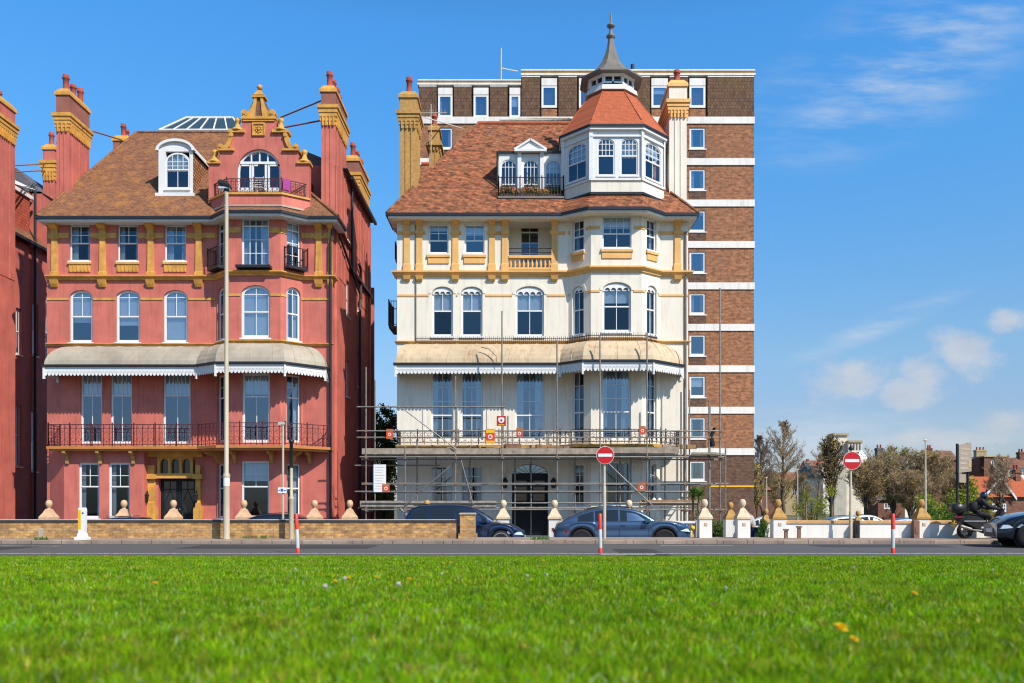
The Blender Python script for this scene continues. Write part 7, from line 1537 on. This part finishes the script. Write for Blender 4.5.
# bare street trees at the right
tree('tall bare tree, upright crown, middle of the gap beside the brick tower', 782.5, 108, 421, 44, seed=11, lat=84, sub=11, angle=38, r0=.26, rmin=.013, low=.2)
tree('bare tree of reddish twigs standing close beside the brick tower', 762, 104, 436, 30, seed=5, lat=74, sub=11, angle=32, r0=.20, rmin=.013, low=.22, twmat='bark_pale')
tree('thin pale bare tree left of the dense ivy covered one', 817, 112, 443, 26, seed=8, lat=60, sub=8, angle=40, r0=.14, rmin=.010)
tree('small bare tree at the foot of the tall upright one, to its right', 803, 100, 472, 28, seed=21, lat=50, sub=8, leaders=4, angle=48, rmin=.011, leaf='leaf_brown', leafn=700, leafs=.07)
tree('dense dark upright tree before the pale eight sided building', 831, 96, 434, 26, leaf='leaf_brown', leafn=2600, leafs=.085, seed=13, leaders=5, lat=80, sub=9, angle=20, twmat='bark', rmin=.024, name='dense_tree', trunk_frac=.08, fill=1.2)
for i, (px, Y, yt, w, lf, n, l) in enumerate(((868, 92, 459, 50, 'leaf_brown', 2600, 'brown budding broad tree right of the right no entry sign'), (893, 100, 447, 58, 'leaf_spring', 2600, 'yellow green budding tree, tallest behind the long white wall'), (929, 96, 451, 60, 'leaf_brown', 1800, 'brown twiggy broad tree behind the slim tall lamp post'), (950, 104, 460, 40, 'leaf_brown', 900, 'brown twiggy tree directly left of the direction board'), (911, 88, 470, 48, 'leaf_brown', 1300, 'lower brown tree in front of the tallest budding one'))):
    tree(l, px, Y, yt, w, leaf=lf, leafn=n, leafs=.085, seed=30+i, leaders=8, lat=130, sub=10, tw_=6, angle=46, trunk_frac=.12, r0=.24, name='budding_tree', rmin=.014, fill=1.15)
tree('thin bare tree before the red gabled house', 1001, 78, 456, 46, seed=44, leaders=5, lat=80, sub=7, angle=44, trunk_frac=.28, rmin=.010)
tree('brown leafy tree low beside the brick tower foot', 757, 96, 462, 24, leaf='leaf_brown', leafn=1500, leafs=.09, seed=51, leaders=4, lat=40, sub=7, angle=45, trunk_frac=.12)
tree('brown leafy tree filling the space under the tall bare tree', 777, 120, 474, 48, leaf='leaf_brown', leafn=2400, leafs=.11, seed=52, leaders=6, lat=60, sub=7, angle=48, trunk_frac=.1)
bush('yellow green bush left of the direction board', 935, 62, 490, 518, 36, 'leaf_bright', 2200, .085, 3, 'green shrubs behind the white wall', zb=-.65)
bush('tall glossy yellow green shrub behind the direction board', 963, 58, 478, 518, 34, 'leaf_bright', 2600, .085, 4, 'green shrubs behind the white wall', zb=-.65)
bush('dark green low shrub between the ochre topped pier and the direction board', 948, 50, 500, 520, 50, 'leaf_green', 1800, .07, 6, 'green shrubs behind the white wall', zb=-.65)
bush('low green shrub behind the scooter rider', 984, 52, 492, 522, 26, 'leaf_spring', 1200, .08, 16, 'green shrubs behind the white wall', zb=-.65)
bush('leafy green shrub between the stooping person and the ochre topped pier', 764, 30.6, 514, 545, 17, 'leaf_green', 2200, .03, 7, zb=GZ, depth=.3)
bush('dark green hedge between the two white piers', 716, 33, 515, 545, 22, 'leaf_green', 2200, .035, 8, zb=GZ, depth=.3)
bush('scrubby brown shrub under the palm fronds', 812, 60, 492, 520, 36, 'leaf_spring', 1500, .07, 9, zb=-.65)
spiky('palm with yellow green fronds behind the long white wall, right of a smaller one', 832, 48, 487, -.6, n=60, l=.8, seed=3, name='palm', w=.03, mat='leaf_spring')
spiky('smaller drooping palm behind the long white wall near its first pier', 806, 50, 492, -.6, n=50, l=.75, seed=4, mat='leaf_spring', name='palm', w=.03)
spiky('strap leaved plant behind the scaffold end by the first white pier', 696, 34.5, 487, GZ, n=46, l=.6, mat='leaf_green', seed=5, heads=2, spreadx=.25, w=.028)
spiky('low strap leaved plant between the blue car and the first white pier', 699, 33, 512, GZ, n=40, l=.45, mat='leaf_green', seed=6, w=.025)
q = MB(); c_ = (X(692.5, 31.7), 31.7, Z(528, 31.7)); q.ball(c_, .09, 10, 7); q.lathe(c_[0], c_[1], [(.02, GZ), (.02, c_[2]-.08)], 6); tag(q.build('garden_ornament', 'sign_yellow', origin=(c_[0], c_[1], GZ)), 'round yellow ornament between the balusters by the blue car', 'ornament')
# planting on the dormer balcony
def planter(x, Y, z, w, l, mat, seed, label, n=260, h=.35):
    t = thing('planter', label, 'planter', (x, Y, z), 'planters on the dormer balcony'); q = MB(); q.loft([[(x-w*k, Y-.09*k, zz), (x+w*k, Y-.09*k, zz), (x+w*k, Y+.09*k, zz), (x-w*k, Y+.09*k, zz)] for k, zz in ((.85, z), (1, z+.2), (.9, z+.2), (.9, z+.16))], True, True); q.build('trough', 'render_brown', t)
    rng = np.random.default_rng(seed); P = np.stack([x+rng.uniform(-w, w, n), Y+rng.normal(0, .06, n), z+.18+np.abs(rng.normal(0, h*.5, n))], 1); quads_mesh('foliage', P, .045, mat, t, rng=rng)
zd = Z(196.5, 40.2)
for i, (px, mt, l, h) in enumerate(((506, 'leaf_dark', 'trough of dark plants at the left end of the dormer balcony', .4), (518, 'leaf_brown', 'trough of dry brown plants below the left dormer window', .2), (531, 'leaf_green', 'trough with a taller green plant in the middle of the dormer balcony', .7), (544, 'leaf_brown', 'trough of brown plants right of the middle of the dormer balcony', .2), (555, 'leaf_dark', 'trough of dark plants at the right end of the dormer balcony', .4))):
    planter(X(px, 40.5), 40.5, zd, .27, 0, mt, i, l, h=h)
# greenery in the gap between the houses
tree('leafy green tree in the gap between the red and cream houses', 386, 62, 404, 44, leaf='leaf_green', leafn=5200, leafs=.10, seed=61, leaders=6, lat=70, angle=42, trunk_frac=.16, name='leafy_tree', group=None)
bush('round green shrub low in the gap between the houses', 384, 50, 455, 530, 30, 'leaf_spring', 1500, .08, 17, zb=GZ)
q = MB(); q.box(X(374, 56), X(392, 56), 56, 57, GZ, Z(487, 56)); tag(q.build('brick_wall', 'brick_red_far', origin=(X(383, 56), 56, GZ)), 'low red brick wall far back in the gap between the houses', 'wall')
# ================================================================ BUILDINGS BEYOND
def simple_house(label, px0, px1, Y, yeave, yridge, wallm, roofm, wins=(), gable=None, depth=3.5, chim=(), zb=-.7, name='house', roofside=True, group=None):
    x0, x1 = X(px0, Y), X(px1, Y); ze, zr = Z(yeave, Y), Z(yridge, Y); t = thing(name, label, 'house', ((x0+x1)/2, Y, zb), group); q = MB(); fr = Fr((0, Y), (1, 0))
    hs = [(X(a, Y), X(b, Y), Z(d, Y), Z(c, Y), 0) for a, b, c, d in wins]; wall(q, fr, x0, x1, zb, ze, hs, .15); q.box(x0, x0+.2, Y+.02, Y+depth, zb, ze); q.box(x1-.2, x1, Y+.02, Y+depth, zb, ze); q.box(x0, x1, Y+depth-.2, Y+depth, zb, ze); q.box(x0+.2, x1-.2, Y+1.5, Y+1.6, zb, ze)
    if gable: q.plate(fr, [(X(gable[0], Y), ze), (X(gable[2], Y), ze), (X(gable[1], Y), Z(gable[3], Y))], -.3, 0)
    q.build('wall', wallm, t)
    for h in hs: window(fr, t, h, ct=2, rt=1, split=.5, cb=2, fw=.14, mw=.07, dep=.05, sill=False)
    R = MB(); ym = Y+depth/2; hp = min(1.5, (x1-x0)*.2)
    if gable: 
        zg = Z(gable[3], Y); a, c, b = X(gable[0], Y)-.3, X(gable[1], Y), X(gable[2], Y)+.3; R.add([(a, Y-.35, ze-.15), (c, Y-.35, zg+.15), (c, ym, zg+.15), (a, ym, ze-.15), (b, Y-.35, ze-.15), (b, ym, ze-.15)], [(0, 1, 2, 3), (1, 4, 5, 2)])
        for u0, u1 in ((a, c), (b, c)): pass
    R.add([(x0-.3, Y-.3, ze), (x1+.3, Y-.3, ze), (x1-hp*0, ym, zr), (x0+hp*0, ym, zr), (x0-.3, Y+depth, ze), (x1+.3, Y+depth, ze)], [(0, 1, 2, 3), (3, 2, 5, 4), (0, 3, 4), (1, 5, 2)])
    R.build('roof', roofm, t)
    if gable:
        q = MB(); zg = Z(gable[3], Y)
        for u0 in (X(gable[0], Y)-.35, X(gable[2], Y)+.35):
            c = X(gable[1], Y); s = .28; q.add([(u0, Y-.4, ze-.35), (u0, Y-.4, ze-.35+s), (c, Y-.4, zg+.2), (c, Y-.4, zg+.2-s), (u0, Y-.3, ze-.35), (u0, Y-.3, ze-.35+s), (c, Y-.3, zg+.2), (c, Y-.3, zg+.2-s)], [(0, 1, 2, 3), (1, 5, 6, 2), (0, 3, 7, 4), (4, 7, 6, 5)])
        q.build('bargeboard', 'white_paint', t)
    for (c0, c1, ct, mt) in chim:
        q = MB(); xa, xb = X(c0, ym), X(c1, ym); zc = Z(ct, ym); q.box(xa, xb, ym-.5, ym+.5, ze, zc); q.box(xa-.08, xb+.08, ym-.58, ym+.58, zc-.3, zc-.1); c = q.build('chimney', mt, t); n = max(2, int((xb-xa)/.45)); 
        for k in range(n): q = MB(); q.lathe(xa+(xb-xa)*(k+.5)/n, ym, [(.15, zc), (.12, zc+.45), (.15, zc+.5)], 8); q.build('chimney_pot', 'pot_red', c)
    return t
simple_house('white rendered house seen between the bare trees', 803, 823, 150, 478, 466, 'stucco_far', 'slate', [(808, 811, 484, 491), (814, 818, 484, 491)], chim=((806, 809, 462, 'stucco_far'), (817, 821, 463, 'brick_red_far')))
simple_house('white house higher behind, left of the ivy dark tree', 806, 830, 190, 466, 460, 'white_wall', 'roof_far', [(812, 815, 470, 475), (818, 822, 470, 475)], chim=((819, 823, 455, 'brick_red_far'),))
simple_house('tan rendered house behind the tall upright bare tree', 764, 806, 165, 482, 472, 'stucco_tan', 'roof_far', [(770, 775, 488, 496), (780, 785, 488, 496), (792, 797, 488, 496)], chim=((798, 803, 466, 'brick_red_far'),))
simple_house('brown brick house beside the brick tower foot', 748, 775, 140, 490, 478, 'brick_red_far', 'roof_far', [(758, 762, 495, 503)], chim=((765, 769, 472, 'brick_red_far'),))
simple_house('red tiled gabled house with white bargeboards behind the rider', 978, 1032, 84, 497, 476, 'brick_red_far', 'roof_orange', [(996, 1005, 489.5, 494.5), (992, 998, 503, 512), (1001, 1007, 503, 512)], gable=(984, 999, 1011, 478), chim=((1013, 1018, 470, 'brick_red_far'),))
simple_house('red roofed house with a gable left of the white bargeboard one', 970, 990, 96, 487, 478, 'brick_red_far', 'roof_far', [(974, 978, 491, 497)])
simple_house('brown brick terrace with dormer and tall chimney on the skyline', 972, 1012, 150, 470, 458, 'brick_red_far', 'slate', [(992, 998, 460, 466)] and [], chim=((975, 985, 450, 'stucco_tan'),))
t = thing('terrace_house', 'brown brick flat topped terrace on the skyline with one white window', 'house', (X(996, 146), 146, -.7)); q = MB(); wall(q, front(146), X(984, 146), X(1008.5, 146), -.7, Z(457, 146), [(X(991, 146), X(997.5, 146), Z(466, 146), Z(460, 146), 0)], .2); q.box(X(984, 146), X(1008.5, 146), 147.5, 150, -.7, Z(457.5, 146)); q.build('wall', 'brick_red_far', t)
window(front(146), t, (X(991, 146), X(997.5, 146), Z(466, 146), Z(460, 146), 0), ct=2, rt=1, split=.5, cb=2, fw=.2, mw=.1)
q = MB(); q.box(X(983.5, 146), X(1009, 146), 145.8, 150.2, Z(457, 146), Z(456, 146)); q.build('parapet', 'stucco_tan', t)
simple_house('white bow fronted terrace at the far right edge of the skyline', 1008, 1036, 140, 468, 457, 'white_wall', 'brick_red_far', [(1012, 1017, 470, 476), (1020, 1026, 470, 476)], chim=((1018, 1023, 452, 'brick_red_far'),))
simple_house('long brown brick terrace on the skyline left of the direction board', 926, 956, 150, 460, 450, 'brick_red_far', 'brick_red_far', [(947, 951, 462, 467)], chim=((927, 931, 448, 'brick_red_far'),))
simple_house('dark gothic roofed house with tall stack beside the pale eight sided building', 873, 884, 130, 467, 456, 'slate', 'slate', [(876, 880, 470, 475)], chim=((876, 882, 448, 'slate'),))
simple_house('red brick house half hidden under the brown budding trees', 878, 905, 110, 500, 490, 'brick_red_far', 'slate', [(884, 891, 503, 509)])
simple_house('white rendered house low behind the budding trees', 896, 916, 118, 492, 482, 'white_wall', 'slate', [(900, 904, 495, 502)])
# pale octagonal building with stepped roofs
Yo = 145; t = thing('octagonal_building', 'pale stuccoed eight sided building with stepped roofs and a flat ochre capped top', 'building', (X(852, Yo), Yo+4, -.7))
def oct_(cx_, cy_, rx, ry): return [(cx_+rx*cos(pi/8+k*pi/4), cy_+ry*sin(pi/8+k*pi/4)) for k in range(8)]
cx_, cy_ = X(855, Yo), Yo+1.6
q = MB(); q.loft([[(x, y, z) for x, y in oct_(cx_, cy_, r, r*.4)] for r, z in ((3.3, -.7), (3.3, Z(466, Yo)))], True, True)
q.build('wall', 'stucco_far', t)
q = MB(); q.loft([[(x, y, z) for x, y in oct_(cx_, cy_, r, r*.42)] for r, z in ((3.6, Z(466.5, Yo)), (3.55, Z(464.5, Yo)), (2.7, Z(457, Yo)), (1.6, Z(448.5, Yo)), (1.5, Z(448, Yo)))], True, True); q.build('roof', 'white_wall', t)
q = MB(); q.box(X(848.5, Yo), X(861.5, Yo), Yo, Yo+2.4, Z(452, Yo), Z(442, Yo)); q.box(X(835, Yo), X(849, Yo), Yo+.9, Yo+2.6, Z(470, Yo), Z(435, Yo)); q.build('tower', 'stucco_far', t)
q = MB(); q.box(X(834, Yo), X(850.5, Yo), Yo+.6, Yo+2.8, Z(435, Yo), Z(433, Yo)); q.box(X(848, Yo), X(862.5, Yo), Yo-.2, Yo+2.6, Z(442.5, Yo), Z(440.5, Yo)); q.build('cap', 'stucco_tan', t)
q = MB()
for k in range(4): a = X(850+3*k, Yo); q.box(a, a+.25, Yo-.05, Yo, Z(450, Yo), Z(443.5, Yo))
for k in range(3): a = X(850+3*k, Yo); q.box(a, a+.22, Yo+.62, Yo+.72, Z(505, Yo), Z(497, Yo)); q.box(a, a+.22, Yo+.62, Yo+.72, Z(485, Yo), Z(475, Yo))
q.build('window', 'slate', t)
# slim far lamp posts
for px, Y, yt, l in ((766.5, 70, 478, 'slim grey lamp post nearest the brick tower'), (797.5, 62, 470, 'slim grey lamp post right of the tall bare tree'), (925.5, 45, 441, 'slim tall pole rising above the budding trees')):
    x = X(px, Y); t = thing('street_lamp', l, 'street lamp', (x, Y, -.7), 'slim lamp posts in the side street'); q = MB(); q.lathe(x, Y, [(.07, -.7), (.06, Z(505, Y)), (.035, Z(yt, Y))], 8); q.build('pole', 'galv', t)
    q = MB(); z = Z(yt, Y); q.loft([[(x+dx*w, Y+dy*w, z+h) for dx, dy in ((-1.5, -1), (1.5, -1), (1.5, 1), (-1.5, 1))] for w, h in ((.03, -.02), (.055, .03), (.04, .08))], True, True); q.build('lamp_head', 'galv', t)
# ================================================================ SKY, SUN, CAMERA
SUN_AZ, SUN_EL = 137., 44.
w = bpy.data.worlds.new('World'); S.world = w; w.use_nodes = True; nt = w.node_tree; bg = nt.nodes['Background']
sky = N(nt, 'ShaderNodeTexSky', sky_type='NISHITA', sun_disc=False); sky.sun_elevation = radians(SUN_EL); sky.sun_rotation = radians(SUN_AZ); sky.air_density = 1.0; sky.dust_density = .6; sky.ozone_density = 2.2; sky.altitude = 0
tc = N(nt, 'ShaderNodeTexCoord'); sp = N(nt, 'ShaderNodeSeparateXYZ'); nt.links.new(tc.outputs['Generated'], sp.inputs[0])
def mth(op, a, b=None, c=None):
    n = N(nt, 'ShaderNodeMath', operation=op)
    for i, v in enumerate((a, b, c)):
        if v is None: continue
        if hasattr(v, 'is_linked'): nt.links.new(v, n.inputs[i])
        else: n.inputs[i].default_value = v
    return n.outputs[0]
ay = mth('MAXIMUM', sp.outputs[1], .05); u = mth('DIVIDE', sp.outputs[0], ay); v = mth('DIVIDE', sp.outputs[2], ay); cb = N(nt, 'ShaderNodeCombineXYZ'); nt.links.new(u, cb.inputs[0]); nt.links.new(v, cb.inputs[1])
def blob(px, py, sx, sy, ang=0):
    """soft elliptical cloud bank in the northern sky"""
    du = mth('SUBTRACT', u, (px-CX)/F); dv = mth('SUBTRACT', v, (HY-py)/F); c, s = cos(radians(ang)), sin(radians(ang))
    a = mth('ADD', mth('MULTIPLY', du, c*F/sx), mth('MULTIPLY', dv, s*F/sx)); b = mth('ADD', mth('MULTIPLY', du, -s*F/sy), mth('MULTIPLY', dv, c*F/sy)); r = mth('SQRT', mth('ADD', mth('MULTIPLY', a, a), mth('MULTIPLY', b, b)))
    n = N(nt, 'ShaderNodeMapRange', interpolation_type='SMOOTHSTEP'); n.inputs[1].default_value = 1; n.inputs[2].default_value = .0; nt.links.new(r, n.inputs[0]); return n.outputs[0]
def wnoise(sc, det, rough, stretch=(1, 1, 1), rot=0, off=0):
    mp = N(nt, 'ShaderNodeMapping'); mp.inputs['Rotation'].default_value = (0, 0, radians(rot)); mp.inputs['Scale'].default_value = stretch; mp.inputs['Location'].default_value = (off, off, 0); nt.links.new(cb.outputs[0], mp.inputs[0])
    n = N(nt, 'ShaderNodeTexNoise'); n.inputs['Scale'].default_value = sc; n.inputs['Detail'].default_value = det; n.inputs['Roughness'].default_value = rough; nt.links.new(mp.outputs[0], n.inputs['Vector']); return n.outputs[0]
def mx(a, b): return mth('MAXIMUM', a, b)
cum = mx(mx(mx(blob(850, 382, 100, 52, 8), blob(905, 392, 80, 36)), mx(mx(blob(968, 355, 82, 48, -18), blob(925, 372, 60, 40)), blob(1010, 322, 50, 26))), mx(blob(1005, 428, 80, 36), blob(940, 440, 130, 30)))
cn = wnoise(19, 9, .66, (1, 1.5, 1)); cm = N(nt, 'ShaderNodeMapRange', interpolation_type='SMOOTHSTEP'); cm.inputs[1].default_value = .98; cm.inputs[2].default_value = 1.6; nt.links.new(mth('ADD', mth('MULTIPLY', cum, .85), mth('MULTIPLY', cn, 1.35)), cm.inputs[0])
ci = mx(blob(905, 60, 240, 95, 30), mx(blob(880, 325, 130, 16, 22), blob(820, 440, 260, 50, 0)))
cinn = wnoise(5, 8, .62, (1, 4.5, 1), -30, 3); cim = N(nt, 'ShaderNodeMapRange', interpolation_type='SMOOTHSTEP'); cim.inputs[1].default_value = .38; cim.inputs[2].default_value = .75; nt.links.new(cinn, cim.inputs[0])
cirrus = mth('MULTIPLY', mth('MULTIPLY', cim.outputs[0], ci), 1.0)
shade = wnoise(22, 4, .5, (1, 1.8, 1), 0, 7)
SKYK = .15
sc_ = N(nt, 'ShaderNodeVectorMath', operation='SCALE'); nt.links.new(sky.outputs[0], sc_.inputs[0]); sc_.inputs['Scale'].default_value = 1.0
hs = N(nt, 'ShaderNodeHueSaturation'); hs.inputs['Saturation'].default_value = 1.12; hs.inputs['Value'].default_value = 1.0; nt.links.new(sc_.outputs[0], hs.inputs['Color'])
# bluer sky, one tint per height; dimmed overhead, out of view, to deepen shade
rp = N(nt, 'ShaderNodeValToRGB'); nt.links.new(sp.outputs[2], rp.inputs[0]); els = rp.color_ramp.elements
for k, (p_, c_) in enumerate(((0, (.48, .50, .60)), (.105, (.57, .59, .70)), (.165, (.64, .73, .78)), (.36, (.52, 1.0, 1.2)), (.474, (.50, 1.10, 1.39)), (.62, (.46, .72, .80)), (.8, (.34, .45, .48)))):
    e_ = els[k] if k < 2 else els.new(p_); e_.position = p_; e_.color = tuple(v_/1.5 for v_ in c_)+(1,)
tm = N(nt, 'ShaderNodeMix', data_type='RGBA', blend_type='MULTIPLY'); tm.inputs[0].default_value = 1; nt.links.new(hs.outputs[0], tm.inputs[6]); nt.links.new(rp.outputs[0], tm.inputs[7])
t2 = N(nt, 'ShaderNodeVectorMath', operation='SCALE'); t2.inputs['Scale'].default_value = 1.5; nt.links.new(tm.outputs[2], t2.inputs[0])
def wmix(f, a, b):
    n = N(nt, 'ShaderNodeMix', data_type='RGBA'); nt.links.new(f, n.inputs[0])
    for i, x_ in ((6, a), (7, b)):
        if hasattr(x_, 'is_linked'): nt.links.new(x_, n.inputs[i])
        else: n.inputs[i].default_value = rgba(x_)
    return n.outputs[2]
ccol = wmix(shade, (2.6, 2.9, 3.4), (3.9, 4.0, 4.2))
c1 = wmix(cirrus, t2.outputs[0], (3.2, 3.7, 4.3)); c2 = wmix(mth('MULTIPLY', cm.outputs[0], .78), c1, ccol)
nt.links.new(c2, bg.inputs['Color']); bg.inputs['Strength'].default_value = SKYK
L = bpy.data.lights.new('sun', 'SUN'); L.energy = 5.0; L.angle = radians(.5); L.color = (1, .915, .80); so = bpy.data.objects.new('sun', L); COL.objects.link(so)
az, el = radians(SUN_AZ), radians(SUN_EL); d = Vector((sin(az)*cos(el), cos(az)*cos(el), sin(el))); so.rotation_euler = d.to_track_quat('Z', 'Y').to_euler(); so.location = (30, -30, 50)
cam = bpy.data.cameras.new('camera'); co = bpy.data.objects.new('camera', cam); COL.objects.link(co); co.location = (0, 0, CH); co.rotation_euler = (pi/2, 0, 0)
cam.sensor_width = 36; cam.lens = F/1024*36; cam.shift_x = (512-CX)/1024; cam.shift_y = (HY-341.5)/1024; cam.clip_end = 3000; cam.clip_start = .05
cam.dof.use_dof = True; cam.dof.focus_distance = 40; cam.dof.aperture_fstop = 1.9
S.camera = co; S.render.engine = 'CYCLES'; S.view_settings.view_transform = 'Standard'; S.view_settings.look = 'None'; S.view_settings.exposure = 0.3; S.view_settings.gamma = 1
S.cycles.max_bounces = 8; S.cycles.transparent_max_bounces = 12; S.cycles.diffuse_bounces = 3; S.cycles.glossy_bounces = 3; S.cycles.use_denoising = True; S.cycles.pixel_filter_type = 'BLACKMAN_HARRIS'; S.cycles.filter_width = 1.15
S.render.resolution_x = 1024; S.render.resolution_y = 683
